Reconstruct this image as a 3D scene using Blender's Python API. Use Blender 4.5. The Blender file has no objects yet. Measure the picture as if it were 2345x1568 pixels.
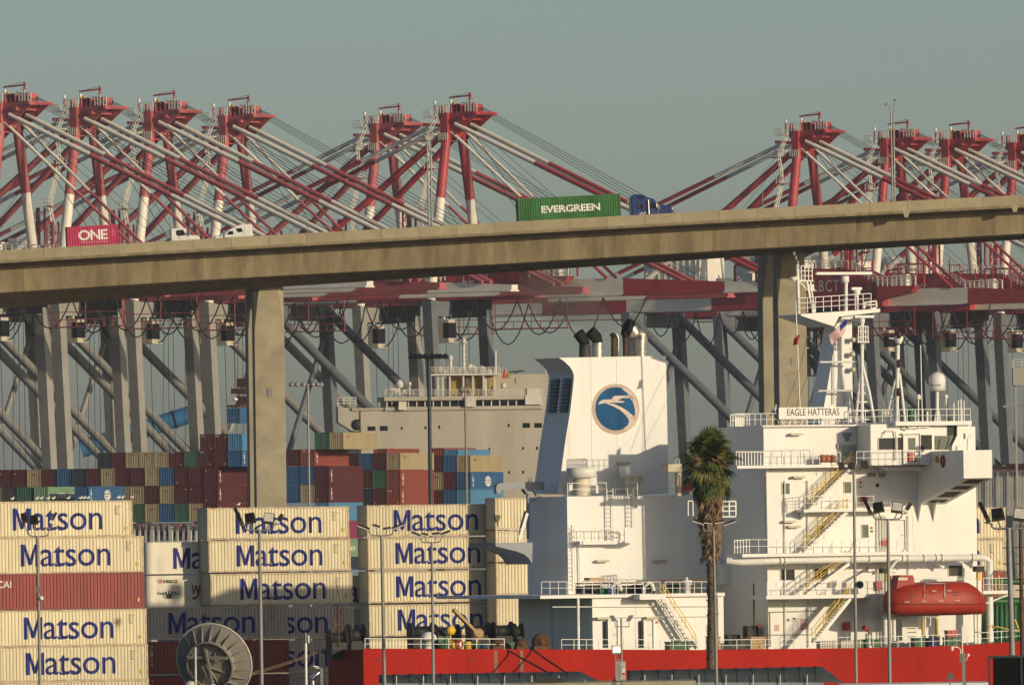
import bpy, bmesh, math, random
from mathutils import Vector, Matrix
R = math.radians
sc = bpy.context.scene
COL = sc.collection
rnd = random.Random(11)

# ------------------------------------------------------------------ camera
K = 3.55e-5                       # radians per measured picture unit (picture 2345 x 1568 units)
CAM = Vector((0.0, 0.0, 20.0))
PITCH = math.atan((1250 - 784) * K)
ROLL = R(0.8)
FWD = Vector((0, math.cos(PITCH), math.sin(PITCH)))
_r0 = Vector((1, 0, 0)); _u0 = Vector((0, -math.sin(PITCH), math.cos(PITCH)))
RT = _r0 * math.cos(ROLL) - _u0 * math.sin(ROLL)
UP = _r0 * math.sin(ROLL) + _u0 * math.cos(ROLL)
cd = bpy.data.cameras.new('camera'); cam = bpy.data.objects.new('camera', cd); COL.objects.link(cam)
cd.sensor_width = 36; cd.sensor_fit = 'HORIZONTAL'; cd.lens = 36 / (2345 * K)
cd.clip_start = 5; cd.clip_end = 30000
m4 = Matrix.Identity(4)
for i_ in range(3):
    m4[i_][0] = RT[i_]; m4[i_][1] = UP[i_]; m4[i_][2] = -FWD[i_]; m4[i_][3] = CAM[i_]
cam.matrix_world = m4
sc.camera = cam

# ------------------------------------------------------------------ sky, sun, exposure
SUN_EL = R(10.8); SUN_AZ = R(48.0)          # azimuth measured from "behind the camera" towards the right
wd = bpy.data.worlds.new('World'); sc.world = wd; wd.use_nodes = True
nt = wd.node_tree; bg = nt.nodes['Background']
sky = nt.nodes.new('ShaderNodeTexSky'); sky.sky_type = 'NISHITA'; sky.sun_disc = False
sky.sun_elevation = SUN_EL
SUN_DIR = Vector((math.sin(SUN_AZ) * math.cos(SUN_EL), -math.cos(SUN_AZ) * math.cos(SUN_EL), math.sin(SUN_EL)))
sky.sun_rotation = math.atan2(SUN_DIR.x, SUN_DIR.y)
sky.air_density = 0.66; sky.dust_density = 1.1; sky.ozone_density = 1.1; sky.altitude = 20
nt.links.new(sky.outputs[0], bg.inputs[0]); bg.inputs[1].default_value = 0.086
sl = bpy.data.lights.new('sun', 'SUN'); so = bpy.data.objects.new('sun', sl); COL.objects.link(so)
so.rotation_euler = SUN_DIR.to_track_quat('Z', 'Y').to_euler(); so.location = (300, -300, 300)
sl.energy = 3.3; sl.angle = R(0.5); sl.color = (1.0, 0.83, 0.56)
sc.view_settings.view_transform = 'Standard'; sc.view_settings.look = 'None'
sc.view_settings.exposure = 0.0; sc.view_settings.gamma = 1.0; sc.view_settings.use_curve_mapping = False
try:
    sc.cycles.volume_bounces = 0; sc.cycles.max_bounces = 6; sc.cycles.diffuse_bounces = 3
except Exception:
    pass

# ------------------------------------------------------------------ picture measurement -> real place
def ray(x, y):
    return FWD + RT * ((x - 1172.5) * K) + UP * ((784 - y) * K)
def W(x, y, Y):
    d = ray(x, y); return CAM + d * (Y / d.y)
class Frame:
    """a real upright frame: origin, yaw; axes a (right), b (away), z (up)"""
    def __init__(s, x, y, Y, yaw):
        s.yaw = R(yaw); s.O = W(x, y, Y)
        s.A = Vector((math.cos(s.yaw), math.sin(s.yaw), 0)); s.B = Vector((-math.sin(s.yaw), math.cos(s.yaw), 0))
    def pt(s, x, y, b=0.0):
        d = ray(x, y); t = (s.O + s.B * b - CAM).dot(s.B) / d.dot(s.B)
        p = CAM + d * t - s.O
        return Vector((p.dot(s.A), b, p.z))
    def ext(s, x0, y0, x1, y1, b=0.0):
        xm = (x0 + x1) / 2; ym = (y0 + y1) / 2
        a0 = s.pt(x0, ym, b).x; a1 = s.pt(x1, ym, b).x
        z1 = s.pt(xm, y0, b).z; z0 = s.pt(xm, y1, b).z
        return a0, a1, z0, z1
    def world(s, p):
        return s.O + s.A * p[0] + s.B * p[1] + Vector((0, 0, p[2]))
WORLD = Frame(1172.5, 784, 1000, 0); WORLD.O = Vector((0, 0, 0))

# ------------------------------------------------------------------ materials
MATS = {}
def mat(name, col, rough=0.55, metal=0.0, var=0.12, scale=1.5, rust=0.0, rustcol=(0.16, 0.06, 0.02), streak=False,
        bump=0.0, spec=0.4, world=False, emit=None, estr=0.0, objvar=0.0):
    if name in MATS: return MATS[name]
    m = bpy.data.materials.new(name); m.use_nodes = True
    n = m.node_tree.nodes; l = m.node_tree.links; p = n['Principled BSDF']
    p.inputs['Roughness'].default_value = rough; p.inputs['Metallic'].default_value = metal
    p.inputs['Specular IOR Level'].default_value = spec
    tc = n.new('ShaderNodeTexCoord'); src = tc.outputs['Object']
    if world:
        g = n.new('ShaderNodeNewGeometry'); src = g.outputs['Position']
    oi = n.new('ShaderNodeObjectInfo')
    add = n.new('ShaderNodeVectorMath'); add.operation = 'MULTIPLY_ADD'
    cmb = n.new('ShaderNodeCombineXYZ')
    for i in range(3): l.new(oi.outputs['Random'], cmb.inputs[i])
    add.inputs[1].default_value = (37.0, 53.0, 71.0)
    l.new(cmb.outputs[0], add.inputs[0]); l.new(src, add.inputs[2])
    mp = n.new('ShaderNodeMapping'); l.new(add.outputs[0], mp.inputs[0])
    if streak: mp.inputs['Scale'].default_value = (1.0, 1.0, 0.16)
    ns = n.new('ShaderNodeTexNoise'); ns.inputs['Scale'].default_value = scale; ns.inputs['Detail'].default_value = 6
    ns.inputs['Roughness'].default_value = 0.65
    l.new(mp.outputs[0], ns.inputs[0])
    cr = n.new('ShaderNodeValToRGB')
    lo = [max(0, c * (1 - 2.2 * var)) for c in col]; hi = [min(1, c * (1 + 1.3 * var)) for c in col]
    cr.color_ramp.elements[0].position = 0.28; cr.color_ramp.elements[1].position = 0.72
    cr.color_ramp.elements[0].color = (*lo, 1); cr.color_ramp.elements[1].color = (*hi, 1)
    l.new(ns.outputs[0], cr.inputs[0]); out = cr.outputs[0]
    if rust > 0:
        n2 = n.new('ShaderNodeTexNoise'); n2.inputs['Scale'].default_value = scale * 1.7; n2.inputs['Detail'].default_value = 8
        n2.inputs['Roughness'].default_value = 0.75
        l.new(mp.outputs[0], n2.inputs[0])
        c2 = n.new('ShaderNodeValToRGB'); c2.color_ramp.elements[0].position = 0.64 - 0.22 * rust; c2.color_ramp.elements[1].position = 0.76
        c2.color_ramp.elements[0].color = (0, 0, 0, 1); c2.color_ramp.elements[1].color = (min(1, rust * 1.4),) * 3 + (1,)
        l.new(n2.outputs[0], c2.inputs[0])
        mx = n.new('ShaderNodeMixRGB'); l.new(c2.outputs[0], mx.inputs[0]); l.new(out, mx.inputs[1])
        mx.inputs[2].default_value = (*rustcol, 1); out = mx.outputs[0]
    if objvar > 0:
        mr = n.new('ShaderNodeMapRange'); mr.inputs['To Min'].default_value = 1 - objvar; mr.inputs['To Max'].default_value = 1 + objvar
        l.new(oi.outputs['Random'], mr.inputs['Value'])
        mm = n.new('ShaderNodeVectorMath'); mm.operation = 'SCALE'; l.new(out, mm.inputs[0]); l.new(mr.outputs[0], mm.inputs['Scale']); out = mm.outputs[0]
    l.new(out, p.inputs['Base Color'])
    if bump > 0:
        bp = n.new('ShaderNodeBump'); bp.inputs['Strength'].default_value = bump; bp.inputs['Distance'].default_value = 0.05
        l.new(ns.outputs[0], bp.inputs['Height']); l.new(bp.outputs[0], p.inputs['Normal'])
    if emit:
        p.inputs['Emission Color'].default_value = (*emit, 1); p.inputs['Emission Strength'].default_value = estr
    MATS[name] = m; return m

# ------------------------------------------------------------------ mesh builder
BASE = {}
class MB:
    def __init__(s): s.v = []; s.f = []; s.m = []; s.s = []
    def add(s, vs, fs, m=0, sm=False):
        o = len(s.v); s.v += [tuple(v) for v in vs]
        for f in fs: s.f.append(tuple(i + o for i in f)); s.m.append(m); s.s.append(sm)
    def hexa(s, p, m=0):      # p: 8 points, bottom loop then top loop
        s.add(p, [(0, 1, 2, 3), (4, 7, 6, 5), (0, 4, 5, 1), (1, 5, 6, 2), (2, 6, 7, 3), (3, 7, 4, 0)], m)
    def box(s, a0, a1, b0, b1, z0, z1, m=0):
        s.hexa([(a0, b0, z0), (a1, b0, z0), (a1, b1, z0), (a0, b1, z0), (a0, b0, z1), (a1, b0, z1), (a1, b1, z1), (a0, b1, z1)], m)
    def bar(s, p, q, w, h=None, m=0):
        p = Vector(p); q = Vector(q); h = h or w; d = (q - p)
        if d.length < 1e-6: return
        d.normalize(); up = Vector((0, 0, 1)) if abs(d.z) < 0.95 else Vector((0, 1, 0))
        x = d.cross(up).normalized() * (w / 2); y = x.cross(d).normalized() * (h / 2)
        s.hexa([p - x - y, p + x - y, p + x + y, p - x + y, q - x - y, q + x - y, q + x + y, q - x + y], m)
    def tube(s, p, q, r, n=8, r2=None, m=0, sm=True):
        s.path([p, q], r, n, m, r2=r2, sm=sm)
    def path(s, pts, r, n=6, m=0, r2=None, sm=True, closed=False):
        pts = [Vector(p) for p in pts]; k = len(pts); rings = []
        for i, p in enumerate(pts):
            if closed: d = pts[(i + 1) % k] - pts[i - 1]
            else: d = pts[min(i + 1, k - 1)] - pts[max(i - 1, 0)]
            d.normalize(); up = Vector((0, 0, 1)) if abs(d.z) < 0.9 else Vector((0.3, 1, 0)).normalized()
            x = d.cross(up).normalized(); y = x.cross(d).normalized()
            rr = r if r2 is None else r + (r2 - r) * i / max(1, k - 1)
            if isinstance(r, (list, tuple)): rr = r[i]
            rings.append([p + (x * math.cos(t) + y * math.sin(t)) * rr for t in [2 * math.pi * j / n for j in range(n)]])
        vs = [v for ring in rings for v in ring]; fs = []
        for i in range(k if closed else k - 1):
            i2 = (i + 1) % k
            for j in range(n):
                fs.append((i * n + j, i * n + (j + 1) % n, i2 * n + (j + 1) % n, i2 * n + j))
        s.add(vs, fs, m, sm)
        if not closed:
            s.add(rings[0], [tuple(range(n))[::-1]], m); s.add(rings[-1], [tuple(range(n))], m)
    def prism(s, poly, b0, b1, m=0):       # poly [(a,z)] extruded along b
        k = len(poly)
        vs = [(a, b0, z) for a, z in poly] + [(a, b1, z) for a, z in poly]
        fs = [tuple(range(k)), tuple(range(k, 2 * k))[::-1]] + [(i, (i + 1) % k, k + (i + 1) % k, k + i) for i in range(k)]
        s.add(vs, fs, m)
    def prism_a(s, poly, a0, a1, m=0):     # poly [(b,z)] extruded along a
        k = len(poly)
        vs = [(a0, b, z) for b, z in poly] + [(a1, b, z) for b, z in poly]
        fs = [tuple(range(k)), tuple(range(k, 2 * k))[::-1]] + [(i, (i + 1) % k, k + (i + 1) % k, k + i) for i in range(k)]
        s.add(vs, fs, m)
    def plan(s, poly, z0, z1, m=0):        # poly [(a,b)] extruded in z
        k = len(poly)
        vs = [(a, b, z0) for a, b in poly] + [(a, b, z1) for a, b in poly]
        fs = [tuple(range(k)), tuple(range(k, 2 * k))[::-1]] + [(i, (i + 1) % k, k + (i + 1) % k, k + i) for i in range(k)]
        s.add(vs, fs, m)
    def lathe(s, prof, c, n=16, m=0, axis='z'):
        vs = []
        for r, h in prof:
            for j in range(n):
                t = 2 * math.pi * j / n
                q = (r * math.cos(t), r * math.sin(t), h)
                if axis == 'b': q = (q[0], q[2], q[1])
                if axis == 'a': q = (q[2], q[0], q[1])
                vs.append((c[0] + q[0], c[1] + q[1], c[2] + q[2]))
        k = len(prof); fs = []
        for i in range(k - 1):
            for j in range(n): fs.append((i * n + j, i * n + (j + 1) % n, (i + 1) * n + (j + 1) % n, (i + 1) * n + j))
        s.add(vs, fs, m, True)
        s.add(vs[:n], [tuple(range(n))], m); s.add(vs[-n:], [tuple(range(n))], m)
    def rail(s, p, q, h=1.0, n=None, r=0.022, mids=2, m=0):   # a stretch of railing, posts and bars
        p = Vector(p); q = Vector(q); L = (q - p).length
        n = n or max(1, round(L / 1.6)); Z = Vector((0, 0, 1))
        for i in range(n + 1):
            c = p.lerp(q, i / n); s.bar(c, c + Z * h, r * 2, m=m)
        for k in range(1, mids + 2):
            t = h * k / (mids + 1); s.bar(p + Z * t, q + Z * t, r * (2.0 if k == mids + 1 else 1.5), m=m)
    def mesh(s, name, base=(0, 0, 0)):
        me = bpy.data.meshes.new(name)
        b = base
        me.from_pydata([(v[0] - b[0], v[1] - b[1], v[2] - b[2]) for v in s.v], [], s.f)
        me.polygons.foreach_set('material_index', s.m); me.polygons.foreach_set('use_smooth', s.s)
        bm = bmesh.new(); bm.from_mesh(me)
        if getattr(s, 'weld', False): bmesh.ops.remove_doubles(bm, verts=bm.verts, dist=1e-4)
        bmesh.ops.recalc_face_normals(bm, faces=bm.faces); bm.to_mesh(me); bm.free()
        return me
    def build(s, name, mats, parent, label=None, kind=None):
        if not s.v: return None
        if not isinstance(mats, (list, tuple)): mats = [mats]
        base = BASE.get(parent.name, (0, 0, 0)) if parent else (0, 0, 0)
        me = s.mesh(name, base)
        for mm in mats: me.materials.append(mm)
        o = bpy.data.objects.new(name, me); COL.objects.link(o); o.parent = parent
        if parent: BASE[o.name] = base
        if label: o['label'] = label
        if kind: o['kind'] = kind
        return o
    def top(s, name, mats, frame, base, label, cat, group=None, kind=None):   # a thing that is one mesh
        if not isinstance(mats, (list, tuple)): mats = [mats]
        me = s.mesh(name, base)
        for mm in mats: me.materials.append(mm)
        o = bpy.data.objects.new(name, me); COL.objects.link(o)
        o.location = frame.world(base); o.rotation_euler = (0, 0, frame.yaw)
        tag(o, label, cat, group, kind); BASE[o.name] = tuple(base)
        return o
def tag(o, label=None, cat=None, group=None, kind=None):
    if label: o['label'] = label
    if cat: o['category'] = cat
    if group: o['group'] = group
    if kind: o['kind'] = kind
def thing(name, label, cat, frame, base=(0, 0, 0), group=None):
    o = bpy.data.objects.new(name, None); COL.objects.link(o); o.empty_display_size = 0.5
    o.location = frame.world(base); o.rotation_euler = (0, 0, frame.yaw)
    tag(o, label, cat, group); BASE[o.name] = tuple(base)
    return o
def dup(o, parent=None):
    c = o.copy(); COL.objects.link(c); c.parent = parent
    if o.name in BASE: BASE[c.name] = BASE[o.name]
    for ch in list(o.children): dup(ch, c)
    return c
def text_mesh(body, w, h, bold=0.0, spacing=1.0, cuts=None, shear=0.0):
    """flat lettering as a mesh in (a,z), lower-left at 0,0, fitted to w x h"""
    cu = bpy.data.curves.new('lettering', 'FONT'); cu.body = body; cu.size = 1; cu.offset = bold
    cu.space_character = spacing; cu.resolution_u = 4; cu.shear = shear
    ob = bpy.data.objects.new('lettering', cu); COL.objects.link(ob)
    dg = bpy.context.evaluated_depsgraph_get(); me = bpy.data.meshes.new_from_object(ob.evaluated_get(dg))
    bpy.data.objects.remove(ob); bpy.data.curves.remove(cu)
    return fit_text(me, w, h, cuts)
def fit_text(me, w, h, cuts=None):
    xs = [v.co.x for v in me.vertices]; ys = [v.co.y for v in me.vertices]
    x0, x1, y0, y1 = min(xs), max(xs), min(ys), max(ys)
    bm = bmesh.new(); bm.from_mesh(me); bpy.data.meshes.remove(me)
    bmesh.ops.remove_doubles(bm, verts=bm.verts, dist=1e-5)
    for v in bm.verts: v.co = ((v.co.x - x0) / (x1 - x0) * w, 0, (v.co.y - y0) / (y1 - y0) * h)
    if cuts:
        for c in cuts:
            if 0 < c < w:
                bmesh.ops.bisect_plane(bm, geom=bm.verts[:] + bm.edges[:] + bm.faces[:], dist=1e-5, plane_co=(c, 0, 0), plane_no=(1, 0, 0))
    vs = [tuple(v.co) for v in bm.verts]; bm.verts.index_update()
    fs = [tuple(v.index for v in f.verts) for f in bm.faces]; bm.free()
    return vs, fs
def lettering(mb, body, a, b, z, w, h, bold=0.01, m=0, spacing=1.0, shear=0.0):
    vs, fs = text_mesh(body, w, h, bold, spacing, shear=shear)
    mb.add([(a + v[0], b, z + v[2]) for v in vs], fs, m)

# palette -------------------------------------------------------------
WHITE = mat('white_ship_paint', (0.80, 0.79, 0.76), 0.5, var=0.04, scale=0.5, rust=0.26, rustcol=(0.46, 0.36, 0.25), streak=True)
WHITEM = mat('white_railing_paint', (0.78, 0.77, 0.73), 0.5, var=0.05)
DARK = mat('dark_glass', (0.012, 0.014, 0.017), 0.25, spec=0.12, var=0.05)
BLACK = mat('black_rubber', (0.012, 0.012, 0.013), 0.6, var=0.2)
STEELG = mat('grey_steel', (0.22, 0.23, 0.24), 0.5, metal=0.3, var=0.12)
GALV = mat('galvanised_steel', (0.30, 0.30, 0.29), 0.5, metal=0.35, var=0.12, scale=3)
CONC = mat('bridge_concrete', (0.26, 0.21, 0.13), 0.9, objvar=.05, var=0.2, scale=0.6, rust=0.6, rustcol=(0.14, 0.11, 0.07), streak=True, bump=0.15, spec=0.15)
CONC2 = mat('bridge_concrete_dark', (0.16, 0.14, 0.105), 0.9, var=0.16, scale=0.3, rust=0.4, rustcol=(0.09, 0.075, 0.05), streak=True, bump=0.15, spec=0.15)
CONCP = mat('parapet_concrete', (0.36, 0.31, 0.205), 0.9, objvar=.05, var=0.1, scale=0.4, rust=0.25, rustcol=(0.2, 0.17, 0.12), spec=0.15)
PIERC = mat('pier_concrete', (0.37, 0.325, 0.235), 0.9, var=0.12, scale=0.35, rust=0.3, rustcol=(0.19, 0.165, 0.12), bump=0.15, spec=0.15)
RED = mat('crane_red', (0.41, 0.05, 0.06), 0.5, var=0.12, scale=0.4)
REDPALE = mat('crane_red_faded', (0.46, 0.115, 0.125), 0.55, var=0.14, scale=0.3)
CWHITE = mat('crane_white', (0.80, 0.76, 0.67), 0.5, var=0.06, scale=0.4)
CGREY = mat('crane_grey', (0.31, 0.305, 0.285), 0.5, var=0.08, scale=0.3)
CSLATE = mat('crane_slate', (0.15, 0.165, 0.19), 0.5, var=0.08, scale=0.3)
CABLE = mat('black_cable', (0.02, 0.02, 0.022), 0.6, var=0.1)
YELLOW = mat('yellow_paint', (0.65, 0.43, 0.03), 0.5, var=0.1)
GREEN = mat('green_deck_paint', (0.015, 0.10, 0.035), 0.5, var=0.15)
BROWNR = mat('rusty_brown', (0.10, 0.045, 0.02), 0.7, var=0.25, scale=3)
ORANGE = mat('lifeboat_orange', (0.36, 0.032, 0.017), 0.5, spec=0.3, var=0.12, scale=1.2, rust=0.18, rustcol=(0.20, 0.04, 0.03), streak=True)
HULLRED = mat('hull_red', (0.39, 0.017, 0.009), 0.65, spec=0.08, var=0.10, scale=0.25, rust=0.12, rustcol=(0.22, 0.03, 0.02), streak=True)
REDP = mat('signal_red', (0.45, 0.02, 0.02), 0.45, var=0.1)
# ------------------------------------------------------------------ setting: water, quays
ASPH = mat('asphalt', (0.05, 0.05, 0.05), 0.9, var=0.2, scale=0.2)
mb = MB(); mb.add([(-9000, -500, 0), (9000, -500, 0), (9000, 12000, 0), (-9000, 12000, 0)], [(0, 1, 2, 3)])
mb.top('harbor_water', mat('sea_water', (0.02, 0.035, 0.04), 0.12, var=0.1, scale=0.02, world=True), WORLD, (0, 0, 0), 'dark harbor water', None, kind='structure')
mb = MB(); mb.box(-700, 700, 560, 895, -4, 3)
mb.top('dock_ground', ASPH, WORLD, (0, 560, 0), 'asphalt quay in the foreground', None, kind='structure')
mb = MB(); mb.box(-1500, 1500, 1120, 5200, -4, 3)
mb.top('terminal_ground', ASPH, WORLD, (0, 1120, 0), 'paved container terminal ground', None, kind='structure')

# ------------------------------------------------------------------ viaduct
BR = Frame(1172.5, 505, 1448, 7)
def interp(tab, x):
    for (x0, y0), (x1, y1) in zip(tab, tab[1:]):
        if x <= x1: return y0 + (y1 - y0) * (x - x0) / (x1 - x0)
    (x0, y0), (x1, y1) = tab[-2:]; return y0 + (y1 - y0) * (x - x0) / (x1 - x0)
T_TOP = [(-300, 590.5), (0, 574), (547, 542.5), (1172, 508), (1720, 478), (2345, 446.5), (2700, 429)]
T_WEB = [(-300, 688), (0, 670), (547, 636), (1172, 602.5), (1750, 568), (2345, 535), (2700, 517)]
T_SOF = [(-300, 731), (0, 707), (547, 664), (1172, 624), (1750, 586), (2345, 550), (2700, 529)]
vb = thing('viaduct', 'long sloping concrete viaduct on paired columns crossing the whole view', 'bridge', BR, tuple(BR.pt(620, 1500, 8)))
def bsec(x):
    t = BR.pt(x, interp(T_TOP, x), 0); a = t.x; zt = t.z
    zw = BR.pt(x, interp(T_WEB, x), 3.9).z; zs = BR.pt(x, interp(T_SOF, x), 9.5).z
    sec = [(0.0, zt - 1.16), (0.0, zt - 1.48), (3.5, zt - 1.85), (3.9, zw), (4.15, zw - 0.12), (9.5, zs), (14.0, zs + 0.3), (14.8, zw), (15.2, zt - 1.85), (18.6, zt - 1.48), (18.6, zt - 1.16)]
    return [(a, b, z) for b, z in sec], a, zt
cuts_ = [-330, -120, 60, 210, 352, 470, 590, 700, 812, 905, 1013, 1140, 1275, 1392, 1520, 1641, 1760, 1880, 1970, 2061, 2180, 2290, 2420, 2680]
segs = [(a, b - .2) for a, b in zip(cuts_, cuts_[1:])]
for i, (x0, x1) in enumerate(segs):
    mb = MB(); n = max(2, int((x1 - x0) / 60)); rows = []
    for j in range(n + 1): rows.append(bsec(x0 + (x1 - x0) * j / n)[0])
    k = len(rows[0]); vs = [p for r in rows for p in r]; fs = []
    for j in range(n):
        for q in range(k):
            fs.append((j * k + q, j * k + (q + 1) % k, (j + 1) * k + (q + 1) % k, (j + 1) * k + q))
    fs.append(tuple(range(k))); fs.append(tuple(range(n * k, n * k + k)))
    mb.add(vs, fs); mb.build('girder_segment', CONC, vb)
xs = list(range(-330, 2681, 86))
for x0, x1 in zip(xs, xs[1:]):
    mb = MB()
    _, a0, z0 = bsec(x0); _, a1, z1 = bsec(x1); a1 -= 0.03
    for (b0, b1, h0, h1) in ((0.06, 0.34, -0.42, 0.0), (0.0, 0.40, -1.16, -0.43)):
        mb.hexa([(a0, b0, z0 + h0), (a1, b0, z1 + h0), (a1, b1, z1 + h0), (a0, b1, z0 + h0), (a0, b0, z0 + h1), (a1, b0, z1 + h1), (a1, b1, z1 + h1), (a0, b1, z0 + h1)])
    mb.build('parapet_panel', CONCP, vb)
mb = MB()
for x0, x1 in zip(xs, xs[1:]):
    _, a0, z0 = bsec(x0); _, a1, z1 = bsec(x1)
    for b0, b1 in ((18.2, 18.6), (9.1, 9.5)):
        mb.hexa([(a0, b0, z0 - 1.16), (a1, b0, z1 - 1.16), (a1, b1, z1 - 1.16), (a0, b1, z0 - 1.16), (a0, b0, z0 - .25), (a1, b0, z1 - .25), (a1, b1, z1 - .25), (a0, b1, z0 - .25)])
mb.build('far_parapet', CONCP, vb)
for x in (2073, 2322):
    mb = MB(); _, a, z = bsec(x); mb.prism([(a - .35, z - 1.17), (a + .55, z - 1.17), (a + .3, z - 1.95), (a - .1, z - 1.95)], -0.02, 1.2); mb.build('expansion_joint', CONCP, vb)

def rebase(mb, f0, f1):
    out = []
    for v in mb.v:
        w = f0.world(v) - f1.O; out.append((w.dot(f1.A), w.dot(f1.B), w.z))
    mb.v = out
def column(fr, xl, xr, xtl, xtr, ytop, ymid, ybot, b0, depth, da=0.0):
    mb = MB()
    al, ar, zb, zt = fr.ext(xl, ytop, xr, ybot, b0)
    tl, tr, _, _ = fr.ext(xtl, ytop, xtr, ytop + 1, b0)
    zm = fr.pt((xl + xr) / 2, ymid, b0).z; zm1 = zt - (zt - zm) * 0.38
    rings = []
    for z, c in ((2.0 - fr.O.z, 0.06), (zm, 0.06), (zm1, 0.5), (zt + .35, 0.95)):
        l, r = al + da, ar + da
        rings.append([(l + c, b0, z), (r - c, b0, z), (r, b0 + c, z), (r, b0 + depth - c, z), (r - c, b0 + depth, z), (l + c, b0 + depth, z), (l, b0 + depth - c, z), (l, b0 + c, z)])
    vs = [p for r in rings for p in r]; fs = []
    for i in range(3):
        for j in range(8): fs.append((i * 8 + j, i * 8 + (j + 1) % 8, i * 8 + 8 + (j + 1) % 8, i * 8 + 8 + j))
    fs += [tuple(range(8)), tuple(range(24, 32))]
    mb.add(vs, fs)
    # formwork joints standing proud round the shaft
    return mb, al, ar, zm, zt
for (fr, xl, xr, yt, ym, vx, vy) in ((Frame(620, 900, 1451, 6), 586, 655, 636, 757, 617.5, 898), (Frame(1818, 800, 1468, 10.5), 1786, 1851, 566, 690, 1817, 828)):
    for b0 in (4.4, 13.5):
        mb, al, ar, zm, zt = column(fr, xl, xr, xl + 6, xr - 6, yt, ym, 1490, b0 if b0 < 5 else 4.4, 3.0)
        if b0 > 5: mb.v = [(v[0], v[1] + 9.1, v[2]) for v in mb.v]
        rebase(mb, fr, BR); col_ = mb.build('pier_column', PIERC, vb)
        if b0 < 5:
            g = MB()
            a0, a1, z0, z1 = fr.ext(vx - 5.5, vy - 9, vx + 5.5, vy + 9, 4.4)
            g.box(a0, a1, 4.33, 4.42, z0, z1, 0)
            for k in range(5): g.box(a0 + .06, a1 - .06, 4.29, 4.33, z0 + .1 + k * (z1 - z0) / 5.2, z0 + .17 + k * (z1 - z0) / 5.2, 1)
            rebase(g, fr, BR); g.build('vent_grille', [STEELG, GALV], col_)
SLOPE = math.atan(0.0545 - math.tan(ROLL))

# ------------------------------------------------------------------ shipping containers (shared builder)
_CM = {}
def rib_profile(L, pitch, depth):
    """positions along a with b offsets of a trapezoid corrugation"""
    pts = [(0.0, 0.0), (0.14, 0.0)]; x = 0.14; n = max(2, round((L - .28) / pitch)); p = (L - .28) / n
    for i in range(n):
        pts += [(x + .12 * p, depth), (x + .42 * p, depth), (x + .58 * p, 0.004), (x + .92 * p, 0.004)]; x += p
    pts += [(L - 0.14, 0.0), (L, 0.0)]
    return pts
def prof_at(pts, a):
    for (x0, b0), (x1, b1) in zip(pts, pts[1:]):
        if x0 <= a <= x1: return b0 + (b1 - b0) * (a - x0) / max(1e-6, x1 - x0)
    return 0.0
def container_meshes(L, H, Wd, pitch, depth, detail=True):
    key = (L, H, Wd, pitch, depth, detail)
    if key in _CM: return _CM[key]
    pr = rib_profile(L, pitch, depth)
    side = MB(); zb, zt = 0.16, H - 0.12
    vs = [(a, 0.03 + b, zb) for a, b in pr] + [(a, 0.03 + b, zt) for a, b in pr]; k = len(pr)
    side.add(vs, [(i, i + 1, k + i + 1, k + i) for i in range(k - 1)])
    pe = rib_profile(Wd, pitch, depth)
    ends = {}
    for nm, ax, sg in (('left', 0.03, 1), ('right', L - 0.03, -1)):
        e = MB(); vs = [(ax + sg * b, a, zb) for a, b in pe] + [(ax + sg * b, a, zt) for a, b in pe]; k2 = len(pe)
        e.add(vs, [(i, i + 1, k2 + i + 1, k2 + i) for i in range(k2 - 1)]); ends[nm] = e.mesh('end_wall')
    fr = MB()
    for a in (0, L):
        for b in (0, Wd):
            a0 = a if a == 0 else a - .15; b0 = b if b == 0 else b - .15
            fr.box(a0 + .004, a0 + .146, b0 + .004, b0 + .146, 0.118, H - .118)
            for z in (0, H - .118): fr.box(a0 - .006, a0 + .168, b0 - .006, b0 + .156, z, z + .118)
    for b in (0.012, Wd - .09):
        fr.box(.168, L - .168, b, b + .08, .02, .17); fr.box(.168, L - .168, b, b + .06, H - .125, H - .01)
    for a in (0.012, L - .09):
        fr.box(a, a + .08, .156, Wd - .156, .02, .17); fr.box(a, a + .08, .156, Wd - .156, H - .125, H - .01)
    sh = MB(); sh.box(.1, L - .1, .1, Wd - .03, .1, H - .03)
    _CM[key] = dict(side=side.mesh('side_wall'), left=ends['left'], right=ends['right'], frame=fr.mesh('corner_frame'), shell=sh.mesh('roof_and_back'), prof=pr)
    return _CM[key]
def link_part(name, me, m, parent, loc=(0, 0, 0)):
    if len(me.materials) == 0: me.materials.append(None)
    o = bpy.data.objects.new(name, me); COL.objects.link(o); o.parent = parent; o.location = loc
    o.material_slots[0].link = 'OBJECT'; o.material_slots[0].material = m
    return o
_LT = {}
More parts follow.
